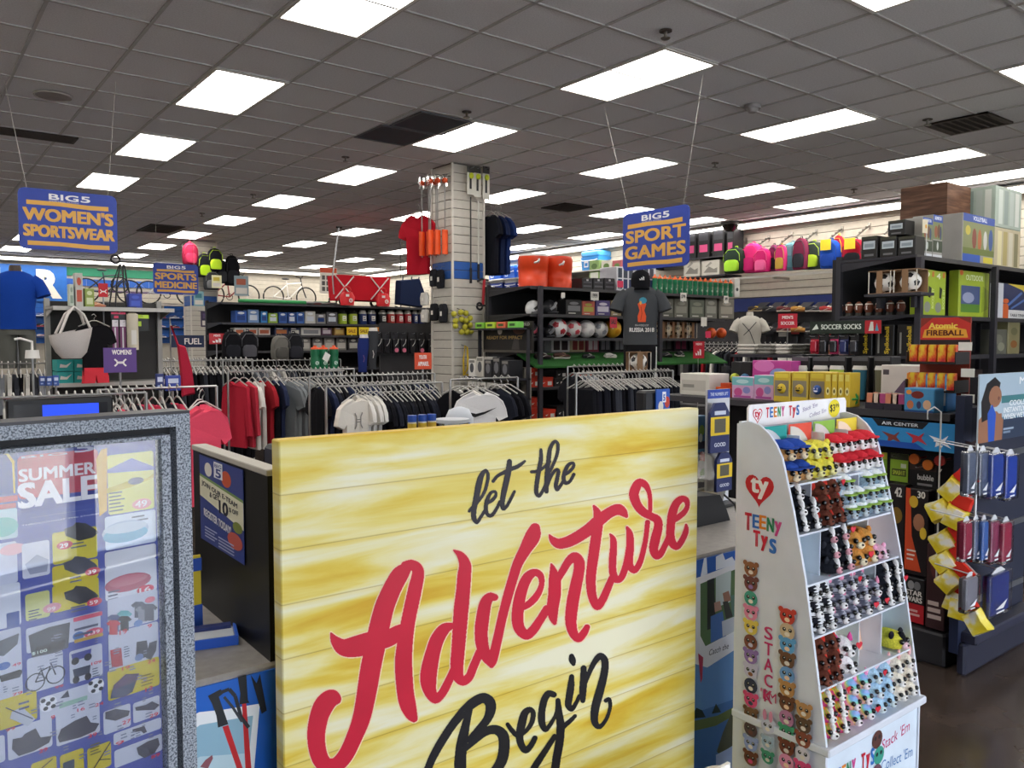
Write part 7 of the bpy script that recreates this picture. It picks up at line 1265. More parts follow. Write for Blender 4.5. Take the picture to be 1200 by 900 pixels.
rack('clothes rack with hanger row behind the white logo shirts', 2.75, 3.85, 6.2, 1.26); fill(None, 2.75, 3.85, 6.2, 1.26, [('tee', random.choice([B, J, D_, '#2b3350'])) for _ in range(22)], 'the second row rack', .85)
rack('short clothes rack with a white swoosh shirt', 3.4, 3.95, 5.1, 1.26)
P = Print(-.042); lo = [(-.13, .49), (-.105, .445), (-.05, .425), (.05, .46), (.17, .525)]; hi = [(-.13, .505), (-.095, .475), (-.04, .462), (.05, .483), (.17, .526)]; P.poly(lo + hi, '#1a1a1e', [(k, k + 1, k + 6, k + 5) for k in range(4)])
shirt('white T-shirt with black swoosh logo facing the front', (3.44, 4.84, 1.26 - .8 * .72), -.6, '#e4e2e2', .72, None, 'hanging_shirt', None, P)
fill(None, 3.42, 3.6, 5.12, 1.26, [('tee', B), ('tee', '#e6e2dc'), ('tee', K_)], 'the left part of the short rack', .8, .5); fill(None, 3.75, 3.95, 5.12, 1.26, [('tee', D_), ('tee', B), ('tee', J)], 'the right part of the short rack', .8, .3)
rack('wide rack of dark garments below the grey mannequin', 4.55, 5.65, 4.95, 1.28); fill(None, 4.55, 5.65, 4.95, 1.28, [('pants', random.choice([B, J, K_, '#3a3c44'])) for _ in range(24)], 'the dark rack under the mannequin', .9)
rack('rack of dark garments behind the mannequin rack', 5.3, 6.3, 5.9, 1.3); fill(None, 5.3, 6.3, 5.9, 1.3, [('tee', random.choice([B, J, '#4a4d56', '#8a8d94'])) for _ in range(15)], 'the rack behind the mannequin', .9)
rack('low rack left of the coral shirts', 1.02, 1.62, 5.3, 1.26)
fill(None, 1.02, 1.45, 5.3, 1.26, [('tank', random.choice([B, '#e24a66', D_, '#dedad4'])) for _ in range(9)], 'the left part of the coral rack', .85)
shirt('coral pink T-shirt facing the front beside the poster stand', (1.46, 4.9, 1.25 - .8 * .8), .55, '#f0526c', .8); shirt('second coral pink T-shirt behind the first', (1.5, 5.1, 1.25 - .8 * .8), .8, '#e24a66', .8)
rack('rack of pale garments behind the poster stand', .45, 1.05, 4.7, 1.27); fill(None, .42, 1.05, 4.7, 1.27, [('tee', random.choice(['#8a8d94', '#3a3c44', '#dedad4', B, '#f0526c', '#4a4d56'])) for _ in range(16)], 'the pale rack', .85)
rack('rack of dark garments below the blue mannequin', .7, 1.5, 8.9, 1.34); fill(None, .7, 1.5, 8.9, 1.34, [('tank', random.choice(['#8a8d94', '#3a3c44', '#dedad4', B])) for _ in range(16)], 'the rack below the blue mannequin', .85)
rack('rack of pale hangers beyond the womens sign', 1.9, 2.6, 8.2, 1.36); fill(None, 1.9, 2.6, 8.2, 1.36, [('pants', random.choice([B, J, B, '#3a3c44'])) for _ in range(16)], 'the rack beyond the womens sign', .9)
# coral strappy top hanging high
t = thing('strappy_top', 'red strappy sports top hanging in front of the black rack', 'clothes', U(218, 465, 'y', 6.6)); MB().pillow([(-.03, 0), (.07, .02), (.05, .22), (-.0, .4), (-.06, .42), (-.04, .2)], .03, .85).build('fabric', fab('#b3283f'), t); MB().tube([(-.05, 0, .4), (-.1, 0, .56), (-.05, 0, .4)], .008, 4).build('strap', fab('#b3283f'), t); MB().tube([(-.1, 0, .55), (-.1, .03, .62), (-.1, .03, -t.location.z)], .005, 4).build('stand', metal('#bbb'), t)
# ---- mannequins
def torso(label, loc, rz, c, s_=1, pants=None, cap=None, neck='#5b5550', prints=None, stripes=False, stand=True):
    t = thing('mannequin', label, 'mannequin', loc, rz); t.scale = (s_, s_, s_); n = 18
    MB().ell([(0, 0, 0, .185, .12), (0, 0, .1, .18, .115), (0, .0, .22, .175, .115), (0, 0, .36, .195, .125), (0, 0, .47, .21, .125), (0, 0, .55, .2, .11), (0, 0, .6, .14, .085), (0, 0, .625, .08, .07)], n).build('shirt', fab(c), t)
    for q in (-1, 1): MB().tube([(q * .14, 0, .53), (q * .2, .0, .49), (q * .24, -.01, .42), (q * .26, -.02, .36)], [.08, .078, .074, .076], 12).build('sleeve', fab(c), t)
    MB().ell([(0, 0, .6, .06, .06), (0, 0, .66, .058, .058), (0, 0, .69, .052, .052)], 12).build('neck', mat(neck, .5), t)
    if pants:
        MB().ell([(0, 0, -.06, .17, .115), (0, 0, .03, .165, .11)], 16).build('waist', fab(pants), t)
        for q in (-1, 1): MB().tube([(q * .085, 0, -.03), (q * .09, 0, -.2), (q * .09, 0, -.42)], [.09, .085, .075], 12).build('pant_leg', fab(pants), t)
        if stripes:
            for k in range(3): MB().box(.165 + .004 * k, .172 + .004 * k, -.05 + .022 * k, -.038 + .022 * k, -.42, -.02).build('stripe', mat('#e6e4e0', .7), t)
            for k in range(3): MB().box(.118 + .018 * k, .126 + .018 * k, -.07 + .012 * k, -.06 + .012 * k, -.42, -.03).build('stripe', mat('#e6e4e0', .7), t)
    if cap:
        MB().ell([(0, .0, .6, .1, .105), (0, 0, .68, .105, .11), (0, 0, .76, .09, .095), (0, 0, .8, .03, .03)], 16).build('cap', fab(cap), t); MB().ell([(0, -.1, .58, .08, .07), (0, -.11, .595, .082, .075)], 14).build('brim', fab(cap), t); P = Print(-.112); [P.poly([(x, .68), (x + .012, .68), (x + .012, .69 + .012 * k), (x - .004, .69 + .012 * k + .006)], '#e8e6e2') for k, x in enumerate((-.024, -.006, .012))]; P.build(t, 'cap_logo')
    if stand: MB().cyl((0, 0, -loc[2] / s_), (0, 0, .0), .016, n=8).build('stand', metal('#9a9a9c'), t); MB().cyl((0, 0, -loc[2] / s_), (0, 0, -loc[2] / s_ + .012), .16, n=18).build('base', metal('#8a8a8c'), t)
    if prints: prints.build(t, 'shirt_print', .8)
    return t
p = U(750, 404, 'y', 5.5); P = Print(-.127, .0002)
P.poly([(-.04, .24), (.04, .24), (.045, .3), (.025, .36), (.045, .43), (.0, .47), (-.045, .43), (-.025, .36), (-.045, .3)], '#d9542c'); P.ell(.01, .465, .04, .034, '#3f8aa0'); P.ell(-.015, .44, .012, .02, '#e0a04a'); P.line([(-.012, .26), (.0, .33), (-.01, .4)], .006, '#8a2a1c'); P.text('FIFA WORLD CUP', -.07, .195, .07, .215, '#c9c6c2', .0); P.text('RUSSIA 2018', -.13, .135, .13, .18, '#dedbd6', .03)
torso('grey T-shirt mannequin with black cap and orange cup emblem', p, -.68, '#45474a', .92, '#17171a', '#141418', '#3a3735', P, True)
p = U(20, 386, 'y', 10.7); torso('blue T-shirt mannequin with grey shorts at the left edge', p, -.1, '#17409c', 1.05, '#62635f', None, '#4a3d36')
p = U(878, 414, 'y', 5.6); P = Print(-.13, .0005, lambda x, z, y: (x, y - .0, z)); P.line([(-.12, .5), (0, .36), (.1, .1)], .012, '#3a3a3e'); P.line([(.1, .52), (0, .4), (-.1, .3)], .012, '#3a3a3e')
torso('white jersey mannequin with dark crossing lines', p, -.9, '#cfcac0', .68, None, None, '#cfcac0', P)
# ---- rack signs
def rack_sign(label, px, py, Y, w_, h_, c, lines, rz=0, logo=None, lc='#f1e9e6'):
    p = U(px, py, 'y', Y); t = thing('rack_sign', label, 'sign', p, rz); MB().box(-w_ / 2, w_ / 2, 0, .004, -h_ / 2, h_ / 2).build('card', mat(c, .45), t); P = Print(-.0006)
    for s_, x0, z0, x1, z1 in lines: P.text(s_, x0 * w_, z0 * h_, x1 * w_, z1 * h_, lc, .03)
    if logo == 'ua':
        k = h_ * .4
        for s_ in (-1, 1): P.line([(s_ * k * .55, k * .35 - .1 * h_), (s_ * k * .3, k * .12 - .1 * h_), (s_ * k * .3, -k * .12 - .1 * h_), (s_ * k * .55, -k * .35 - .1 * h_)], k * .16, lc); P.line([(-k * .3, s_ * k * .06 - .1 * h_), (k * .3, s_ * k * .06 - .1 * h_)], k * .1, lc)
    if logo == 'bars': [P.poly([(x * w_, -.35 * h_), ((x + .14) * w_, -.35 * h_), ((x + .14) * w_, (-.25 + .12 * k) * h_), ((x - .04) * w_, (-.2 + .12 * k) * h_)], lc) for k, x in enumerate((-.25, -.05, .15))]
    P.build(t, 'print'); MB().cyl((0, .008, -p.z), (0, .008, -h_ / 2 + .02), .008, n=6).build('stem', metal('#9a9a9c'), t); MB().cyl((0, .008, -p.z), (0, .008, -p.z + .012), .12, n=16).build('foot', metal('#8a8a8c'), t)
rack_sign('orange rack sign reading YOUTH APPAREL', 496, 423, 6.7, .19, .16, '#d8502e', [('YOUTH', -.25, .12, .2, .36), ('APPAREL', -.32, -.3, .34, -.04)])
rack_sign('purple rack sign reading WOMENS with crossed-arc logo', 141, 422, 6.2, .22, .175, '#5c3a86', [('WOMENS', -.25, .22, .35, .42)], .1, 'ua')
rack_sign('small red rack sign with white three-bar logo at the back', 254, 397, 10.0, .18, .13, '#c23038', [("MEN'S", -.2, .2, .25, .4)], 0, 'bars')
rack_sign('navy banner sign with white letters behind the racks', 220, 400, 11.0, .42, .16, '#1e2a4c', [('FUEL', -.1, -.25, .42, .25)])
rack_sign('tiny red sign with crossed-arc logo on the accessory shelf', 121, 340, 7.9, .075, .12, '#c8202c', [], 0, 'ua')
# ---- green bottles on a pedestal, leggings, glove panel
p0 = U(380, 433, 'y', 8.4); t = thing('pedestal', 'slim pedestal with a small top carrying three green bottles', 'stand', (p0.x, p0.y, 0)); MB().cyl((0, 0, 0), (0, 0, p0.z - .02), .03, n=8).build('post', metal('#888'), t); MB().cbox(-.2, .2, -.1, .1, p0.z - .02, p0.z, .005).build('top', mat('#c9c6c0', .5), t); MB().cyl((0, 0, 0), (0, 0, .02), .2, n=16).build('base', metal('#777'), t)
for i, px in enumerate((369, 378.5, 391)):
    x = U(px, 420, 'y', 8.4).x; tt = put('big_bottle', ['large green bottle with orange cap, left of three', 'large green bottle with orange cap and white tag, middle', 'large green bottle with orange cap, right of three'][i], 'bottle', (x, 8.34, p0.z), 0, kit('bigbot', lambda: bottle_parts(.052, .27, '#1d6a46', '#e0562a', '#d3e3d8', .16)), 'large green bottles')
    if i == 1: MB().prism([(-.04, .12), (.02, .08), (.06, .16), (.0, .2)], -.01, -.007).build('tag', mat('#e6e3dc', .5), tt)
for i, (px, t0, b0, c, c2) in enumerate(((425, 396, 436, '#232f6a', '#6f4a78'), (436, 388, 433, '#3a3b3f', '#d8d5d0'))):
    p = U(px, b0, 'y', 8.3); h_ = U(px, t0, 'y', 8.3).z - p.z; t = thing('leg_form', ['blue leggings on a hanging leg form', 'dark grey leggings with a white logo on a leg form'][i], 'leggings', p); MB().ell([(0, 0, 0, .05, .04), (0, 0, h_ * .4, .055, .045), (.01, 0, h_ * .75, .07, .05), (.02, 0, h_, .06, .045)], 14).build('leggings', fab(c), t); MB().cyl((.02, 0, h_), (.02, 0, h_ + .04), .05, .045, 12).build('rim', mat('#d6d0ca', .5), t); P = Print(-.046); P.line([(-.01, h_ * .3), (.0, h_ * .4), (-.012, h_ * .5)], .008, c2); P.build(t, 'logo'); MB().cyl((0, 0, -p.z), (0, 0, .0), .01, n=6).build('stand', metal('#888'), t)
gp = thing('peg_panel', 'dark peg panel of gloves left of the column', 'panel', (U(480, 400, 'y', 8.9).x, 8.9, 0)); MB().box(-.42, .32, 0, .03, .1, 1.78).build('board', mat('#2c2a2c', .7), gp); [MB().box(x, x + .03, -.15, .2, 0, .1).build('foot', mat('#2c2a2c', .6), gp) for x in (-.4, .28)]
for i, px in enumerate((444, 454, 464, 473, 484, 494, 505)):
    Fq = Face('y', 8.82); z = Fq.zat(px, 417); L = pegcard_parts(.1, .3, '#17161a', '#232226', '#1d1c21', .05); P = Print(-.056); P.line([(-.02, .12), (.015, .16), (.03, .21)], .008, '#b5b2ae'); L.append(('logo', P.mesh('logo'), O3))
    if i in (2, 3, 5): L.append(('pink_tag', MB().cyl((0, -.06, .07), (0, -.056, .07), .028, n=12).mesh('pink_tag', mat('#d8708a', .5)), O3))
    put('glove_pack', ordered(7, i, 'black sport glove pack', 'on the peg panel beside the column'), 'gloves', (Fq.at(px).x, 8.86, z), 0, L, 'glove packs beside the column')
# ---- hanging backpacks and jacket behind the racks, and on the far column
for i, (px, t0, b0, Y, c, c2, nm) in enumerate(((274, 388, 420, 9.9, '#17171b', '#26262c', 'black backpack above the black pants rack, left'), (293, 388, 420, 9.9, '#1b1a1e', '#55545a', 'black backpack above the black pants rack, right'), (331, 393, 421, 9.9, '#77746e', '#5c5a56', 'grey drawstring bag above the mixed rack'), (347, 390, 421, 9.9, '#232327', '#33333a', 'black duffel above the mixed rack'))):
    p = U(px, b0, 'y', Y); h_ = U(px, t0, 'y', Y).z - p.z; tt = put('backpack', nm, 'backpack', p, 0, backpack_parts(.24, h_, c, c2), 'bags above the racks'); MB().cyl((0, .2, -p.z), (0, .2, h_ + .02), .01, n=6).build('stand', metal('#777'), tt)
for i, (px, t0, b0, c, c2) in enumerate(((222, 285, 310, '#a82a4a', '#c83a5c'), (238, 298, 325, '#23242a', '#b8e02c'), (249, 292, 318, '#1d1e24', '#c9f03a'), (258, 305, 332, '#2a2b30', '#3a3b40'), (270, 300, 335, '#141419', '#26262b'), (245, 318, 340, '#3a3b3f', '#77787c'))):
    Fq = Face('y', 17.4); p = Fq.at(px, b0); h_ = Fq.zat(px, t0) - p.z; tt = put('backpack', ['crimson backpack high on the far column', 'black backpack with neon pocket on the far column, lower left', 'black backpack with bright neon pocket at the top of the far column', 'dark grey backpack on the far column', 'black backpack at the right of the far column', 'grey backpack lowest on the far column'][i], 'backpack', Vector((p.x, 17.25 - .05 * (i % 3), p.z)), 0, backpack_parts(.32, h_, c, c2), 'backpacks on the far column'); MB().tube([(0, .1, h_), (0, .35, h_ + .05)], .01, 4).build('arm', metal('#666'), tt)
# ================================================================== WOMEN'S ACCESSORY END CAP (left)
WF = Face('y', 7.5)
t = shelving('accessory_gondola', 'grey accessory end cap under the hanging womens sign', (1.06, 7.5, 0), 0, .95, .5, 1.9, [(1.84, 0), (1.2, .1)], panel='#3a3836', metalc='#9a9894', rail='#b9b6b0')
for i, (a, b, tp, c, c2) in enumerate(((83, 88, 333, '#b9c2b4', '#8a9a8c'), (90, 99, 320, '#b8b4ac', '#b8503a'), (101, 112, 338, '#8a9a4a', '#c9cfa0'), (152, 168, 344, '#2a3a96', '#3f55b8'))):
    fcarton(WF, a, b, tp, 1.84, .1, 'accessory_box', ['pale green slim bottle box on the accessory shelf', 'clear box with a red figure on the accessory shelf', 'olive snack box on the accessory shelf', 'plain blue box at the right of the accessory shelf'][i], c, [('r', .15, .15, .85, .5, c2), ('e', .5, .75, .3, .12, c2)], back=.1)
loc, w_ = WF.spot(106, 124, 1.84, .12); put('display_shoe', 'tan trainer on top of the accessory shelf', 'shoe', loc, .3, shoe_parts('#c98a68', '#b5604a', '#e0c0a8', L_=.17))
t = thing('wire_stand', 'black wire stand with dangling straps on the accessory shelf', 'stand', WF.spot(128, 156, 1.84, .15)[0]); [MB().tube([(x, 0, 0), (x * .6, 0, .22), (x * .2 + .02, 0, .38)], .007, 5).build('wire', mat('#17171a', .4), t) for x in (-.09, -.04, .05, .1)]; MB().torus((0, 0, .2), .07, .006, 'y', 16, 5).build('ring', mat('#17171a', .4), t); MB().torus((-.03, 0, .42), .035, .01, 'y', 14, 5).build('strap', mat('#1f1f23', .7), t); MB().box(-.12, .12, -.05, .05, 0, .01).build('base', mat('#17171a', .4), t)
# white tote bag
p = WF.at(84, 420, -.12); W2 = .15
t = thing('tote_bag', 'white tote bag with looped handles hanging at the left', 'bag', p, .2)
MB().loft([[(x * s_, y * s_ * .5, z + (x * .25 if z > .1 else 0)) for x, y in [(.15 * math.cos(2 * PI * k / 16), .15 * math.sin(2 * PI * k / 16)) for k in range(16)]] for s_, z in ((.5, 0), (.8, .05), (1.05, .16), (1.12, .22))], cap=False).build('body', fab('#cdc6c2'), t); MB().loft([[(.5 * .15 * math.cos(2 * PI * k / 16), .25 * .15 * math.sin(2 * PI * k / 16), .001) for k in range(16)], [(.01 * math.cos(2 * PI * k / 16), .01 * math.sin(2 * PI * k / 16), .0) for k in range(16)]]).build('bottom', fab('#b9b2ae'), t)
for q in (-1, 1): MB().tube([(-.1, q * .05, .2), (-.03, q * .03, .36), (.03, 0, .42), (.09, q * .03, .36), (.13, q * .05, .25)], .011, 6).build('handle', fab('#d3ccc8'), t)
MB().tube([(.03, .0, .42), (.03, .12, .43)], .005, 4).build('hook', metal('#999'), t)
t = shirt('black shorts outfit with coral hem hanging on the accessory cap', WF.at(112, 440, -.08) + Vector((0, 0, .02)), .1, '#17161a', .6); MB().pillow([(-.18, -.14), (-.02, -.14), (0, -.02), (.02, -.14), (.18, -.14), (.16, .08), (-.16, .08)], .04, .9).build('shorts', fab('#e8414e'), t)
for i, (a, b, tp, bp_, c, c2, nm) in enumerate(((132, 139, 375, 410, '#8a4a78', '#dcd6dc', 'pink striped mat pack'), (141, 148, 375, 410, '#7d3f6c', '#e3dde3', 'plum striped mat pack'), (131, 148, 366, 376, '#1f1f24', '#c83a5c', 'black headband card'), (157, 175, 369, 388, '#1c1d1c', '#b8d83a', 'black and lime resistance band pack'))):
    z = WF.zat((a + b) / 2, bp_, -.03); loc, rz, w_, h_ = WF.item(a, b, tp, z, -.03); put('accessory_pack', nm + ' on the accessory cap', 'accessory', loc, rz, pegcard_parts(w_, h_, c, c2, None, .02, [('r', .35, .05, .6, .75, c2)] if i < 2 else [('r', .2, .3, .5, .6, c2)]))
p = WF.at(156, 410, -.06); h_ = WF.zat(156, 368, -.06) - p.z; t = thing('yoga_mat', 'rolled cream yoga mat hanging upright on the accessory cap', 'mat', p); MB().cyl((0, 0, 0), (0, 0, h_), .045, n=14).build('roll', mat('#cfc6b2', .8), t); MB().torus((0, 0, h_), .028, .008, 'z', 14, 5).build('spiral', mat('#a99f8a', .8), t); P = Print(-.046); P.rect(-.02, h_ * .15, .02, h_ * .55, '#dcd8d0'); P.build(t, 'label'); MB().tube([(0, 0, h_ * .9), (0, .1, h_ * .95)], .006, 4).build('strap', mat('#333', .7), t)
for i in range(4):
    z = 1.2 + .1 * (i // 2); loc, rz, w_, h_ = WF.item(60 + 21 * (i % 2) if False else 66 + 20 * (i % 2), 85 + 20 * (i % 2), 420, z, .12); L = [('carton', MB().box(-w_ / 2, w_ / 2, 0, .25, 0, .094).mesh('carton', mat('#1f9a96', .5)), O3)]; P = Print(-.001); P.poly([(-w_ * .35, .03), (w_ * .1, .03), (w_ * .4, .075), (w_ * .05, .05), (-w_ * .3, .06)], '#d8d4cc'); L.append(('logo', P.mesh('logo'), O3)); put('shoe_box', ['teal shoe box, lower left of four', 'teal shoe box, lower right of four', 'teal shoe box, upper left of four', 'teal shoe box, upper right of four'][i], 'box', loc, rz, L, 'teal shoe boxes')
for i, (a, b, tp, bp_, c) in enumerate(((45, 52, 441, 452, '#24408a'), (53, 60, 441, 452, '#2a4a96'), (61, 68, 440, 452, '#3a5aa8'), (182, 191, 438, 457, '#22306e'), (193, 211, 440, 458, '#2a3f9a'))):
    Y = 5.15 if i < 3 else 5.8; Fq = Face('y', Y); z = Fq.zat((a + b) / 2, bp_); loc, rz, w_, h_ = Fq.item(a, b, tp, z); tt = carton('gift_pack', ordered(5, i, 'small blue gift pack', 'clipped above the clothes racks'), loc, rz, w_, .03, h_, c, [('r', .15, .5, .85, .8, '#c9d3ea'), ('r', .15, .15, .6, .3, '#8fa3d0')]); MB().cyl((0, .015, -z), (0, .015, 0), .006, n=5).build('stem', metal('#999'), tt)
p = U(38, 420, 'y', 5.6); t = thing('pump_bottle', 'white pump bottle on a stem at the left edge', 'bottle', p); MB().cyl((0, 0, 0), (0, 0, .05), .04, .035, 12).build('bottle', mat('#e2dfda', .4), t); MB().tube([(0, 0, .05), (0, 0, .1), (-.06, 0, .12), (-.09, 0, .115)], .008, 6).build('pump', mat('#e6e3de', .4), t); MB().cyl((0, 0, -p.z), (0, 0, 0), .008, n=6).build('stem', metal('#999'), t)
# ================================================================== CHECKOUT AREA
p = U(72, 466, 'y', 3.3); t = thing('checkout_monitor', 'black monitor with a blue screen behind the poster stand', 'monitor', (p.x, 3.3, 0)); w_ = U(135, 470, 'y', 3.3).x - U(10, 470, 'y', 3.3).x; z1 = p.z
MB().cbox(-w_ / 2, w_ / 2, 0, .04, z1 - .3, z1, .006).build('housing', mat('#121216', .4), t); MB().box(-w_ / 2 + .02, w_ / 2 - .02, -.002, 0, z1 - .27, z1 - .022).build('screen', mat('#1a1a22', .2), t)
MB().box(-w_ * .18, w_ / 2 - .05, -.004, -.002, z1 - .27, z1 - .024).build('lit_window', emit('screen_blue', (.012, .06, .75), .9), t); MB().cyl((0, .06, .0), (0, .06, z1 - .1), .03, n=10).build('post', mat('#222', .5), t); MB().cbox(-.25, .25, -.15, .25, 0, .9, .01).build('pedestal', mat('#2a2b33', .6), t)
t = thing('register_hutch', 'dark register hutch on the counter behind the canvas', 'cabinet', (1.15, 1.75, CT)); MB().cbox(-.35, .35, 0, .4, 0, .37, .01).build('cabinet', mat('#26262c', .5), t); MB().box(-.33, -.005, -.006, 0, .03, .34).build('door', mat('#303038', .5), t); MB().box(.005, .33, -.006, 0, .03, .34).build('door', mat('#303038', .5), t)
for i, (px, c, l) in enumerate(((483, '#e6dfc8', '#2f57b8'), (495, '#dfe0e2', '#2a52b0'), (506, '#e9e2cc', '#2f57b8'))):
    x = U(px, 495, 'y', 1.9).x; put('wipe_tub', ['white tub with blue lid and yellow band, left of three', 'white tub with blue lid and yellow band, middle of three', 'white tub with blue lid and yellow band, right of three'][i], 'tub', (x, 1.9, CT + .37), 0, [('tub', MB().ell([(0, 0, 0, .012, .012), (0, 0, .06, .012, .012)], 12).mesh('tub', mat(c, .4)), O3), ('lid', MB().cyl((0, 0, .06), (0, 0, .078), .0125, n=12).mesh('lid', mat(l, .4)), O3), ('band', MB().cyl((0, 0, .042), (0, 0, .056), .0124, n=12).mesh('band', mat('#e0b93a', .5)), O3)], 'tubs on the hutch')
x = U(530, 495, 'y', 1.95).x; t = thing('candy_jar', 'clear jar with a white rim on the register hutch', 'jar', (x, 1.95, CT + .37)); MB().ell([(0, 0, 0, .045, .045), (0, 0, .045, .048, .048)], 18).build('glass', glass_mat('jar_glass', (.85, .9, .97), .1, .05), t); MB().cyl((0, 0, .045), (0, 0, .055), .05, n=18).build('lid', mat('#cfd3da', .3), t); MB().ell([(0, 0, .003, .04, .04), (0, 0, .03, .04, .04)], 14).build('contents', mat('#a8a08c', .6), t)
x = U(540, 488, 'y', 2.05).x; t = thing('white_bag', 'white domed bag behind the candy jar', 'bag', (x, 2.06, CT + .37)); MB().ell([(0, 0, 0, .05, .03), (0, 0, .04, .05, .03), (.0, 0, .07, .035, .02), (0, 0, .078, .01, .006)], 16).build('body', mat('#d8dbe2', .5), t); MB().box(-.02, .02, -.032, -.03, .02, .03).build('label', mat('#4a78b8', .5), t)
x = U(376, 512, 'y', 1.8).x; t = thing('receipt_tray', 'low white tray edge just above the canvas top', 'tray', (x, 1.8, CT + .0)); MB().cbox(-.05, .05, -.02, .03, 0, .405, .006).build('body', mat('#2c2c32', .5), t); MB().cbox(-.055, .055, -.025, .035, .405, .417, .004).build('lid', mat('#dedcd8', .4), t)
Y = 2.05; x = U(776, 470, 'y', Y).x; zb = .9; z1 = U(776, 456, 'y', Y).z
t = thing('card_reader', 'black card reader stand with a blue logo card', 'card reader', (x, Y, zb)); MB().cyl((0, .03, 0), (0, .03, z1 - zb - .1), .02, n=8).build('post', mat('#222', .5), t); MB().cbox(-.085, .03, .01, .06, z1 - zb - .13, z1 - zb - .005, .008).build('terminal', mat('#25252a', .4), t)
MB().box(-.035, .04, -.002, .004, z1 - zb - .12, z1 - zb).build('card', mat('#2456b4', .45), t); P = Print(-.0026); q = z1 - zb; P.rect(-.035, q - .12, .04, q - .085, '#dfe4ee'); P.ell(-.01, q - .065, .014, .02, '#e3ddd2'); P.ell(.025, q - .05, .014, .022, '#c8402c'); P.rect(-.002, q - .05, .018, q - .01, '#e9ecf4'); P.text('5', .002, q - .045, .014, q - .02, '#2456b4', .05); P.build(t, 'print')
# hanging multi-tool cards and clutter right of the canvas
Y = 1.95; Fq = Face('y', Y)
t = thing('card_spinner', 'small counter spinner with a white back board', 'rack', (Fq.at(858).x, Y + .06, CT)); bw = (Fq.at(872).x - Fq.at(846).x); z1 = Fq.zat(858, 457) - CT; MB().box(-bw / 2, bw / 2, 0, .01, 0, z1).build('back_board', mat('#cfd0d4', .5), t); MB().box(-bw / 2, bw / 2, -.002, 0, z1 - .035, z1).build('header', mat('#2a44a0', .45), t); P = Print(-.0025); P.text('THE NUMBER LIFT', -bw * .4, z1 - .025, bw * .4, z1 - .012, '#cfd6ea', .02); P.build(t, 'print'); MB().cbox(-.06, .06, -.06, .06, 0, .012, .003).build('base', mat('#333', .5), t)
for i, (a, b, tp, bp_) in enumerate(((834, 856, 472, 530), (842, 860, 530, 575))):
    z = Fq.zat((a + b) / 2, bp_); loc, rz, w_, h_ = Fq.item(a, b, tp, z); L = [('card', MB().prism([(-w_ / 2, 0), (w_ / 2, 0), (w_ / 2, h_ * .8), (w_ * .25, h_), (-w_ * .25, h_), (-w_ / 2, h_ * .8)], 0, .012).mesh('card', mat('#262f5e', .45)), O3)]; P = Print(-.0008); P.rect(-w_ / 2, h_ * .35, w_ / 2, h_ * .72, '#e0bf2c'); P.rect(-w_ * .3, h_ * .4, w_ * .3, h_ * .68, '#5a5648'); P.rect(-w_ * .3, h_ * .76, w_ * .3, h_ * .84, '#c9cedf'); P.text('GOOD', -w_ * .3, h_ * .12, w_ * .3, h_ * .2, '#d3d8e6', .03); L.append(('print', P.mesh(), O3)); L.append(('hook', MB().tube([(0, .006, h_ * .95), (0, .06, h_ * .97)], .003, 4).mesh('hook', metal('#aaa')), O3)); put('tool_card', ['blue and yellow carded tool, upper one right of the canvas', 'blue and yellow carded tool, lower one right of the canvas'][i], 'tool', loc, rz, L, 'carded tools')
for i, (a, b, tp, bp_, c) in enumerate(((818, 829, 487, 530, '#3f6a8c'), (830, 836, 490, 530, '#6f8fa4'), (818, 836, 540, 574, '#b9b4a6'), (827, 838, 531, 541, '#d8502c'))):
    z = Fq.zat((a + b) / 2, bp_, .08); loc, rz, w_, h_ = Fq.item(a, b, tp, z, .08); z_ = z - CT; tt = carton('counter_pack', ['slim green and blue pack beside the canvas edge', 'slim pale blue pack beside the canvas edge', 'grey printed card pack beside the canvas edge', 'small orange pack above the grey card'][i], loc, rz, w_, .03, h_, c, [('e', .5, .6, .3, .15, '#7fa04a'), ('r', .1, .1, .9, .3, '#2a2a3a'), ('e', .4, .4, .2, .12, '#c9cfc4')]); MB().cyl((0, .015, -z_), (0, .015, .01), .006, n=5).build('stand', metal('#666'), tt)
loc = U(834, 612, 'z', CT); t = thing('phone_cradle', 'black sloped counter device with a cord', 'phone', (loc.x, loc.y, CT)); MB().prism([(-.12, 0), (.08, 0), (.06, .04), (.02, .1), (-.12, .11)], -.02, .14).build('body', mat('#17171b', .4), t); MB().tube([(.03, -.03, .1), (.08, -.04, .06), (.1, -.04, .005)], .004, 5).build('cord', mat('#111', .6), t)
loc = U(856, 600, 'z', CT); t = thing('clear_bag', 'crumpled clear plastic bag on the counter', 'bag', (loc.x, loc.y + .12, CT)); MB().pillow([(-.05, 0), (.07, 0), (.09, .1), (.05, .2), (-.02, .22), (-.06, .12)], .05, .7, .012).build('film', glass_mat('bag_film', (.88, .86, .8), .12, .2), t); MB().box(-.03, .05, -.02, .03, .001, .06).build('contents', mat('#b8b09c', .7), t)
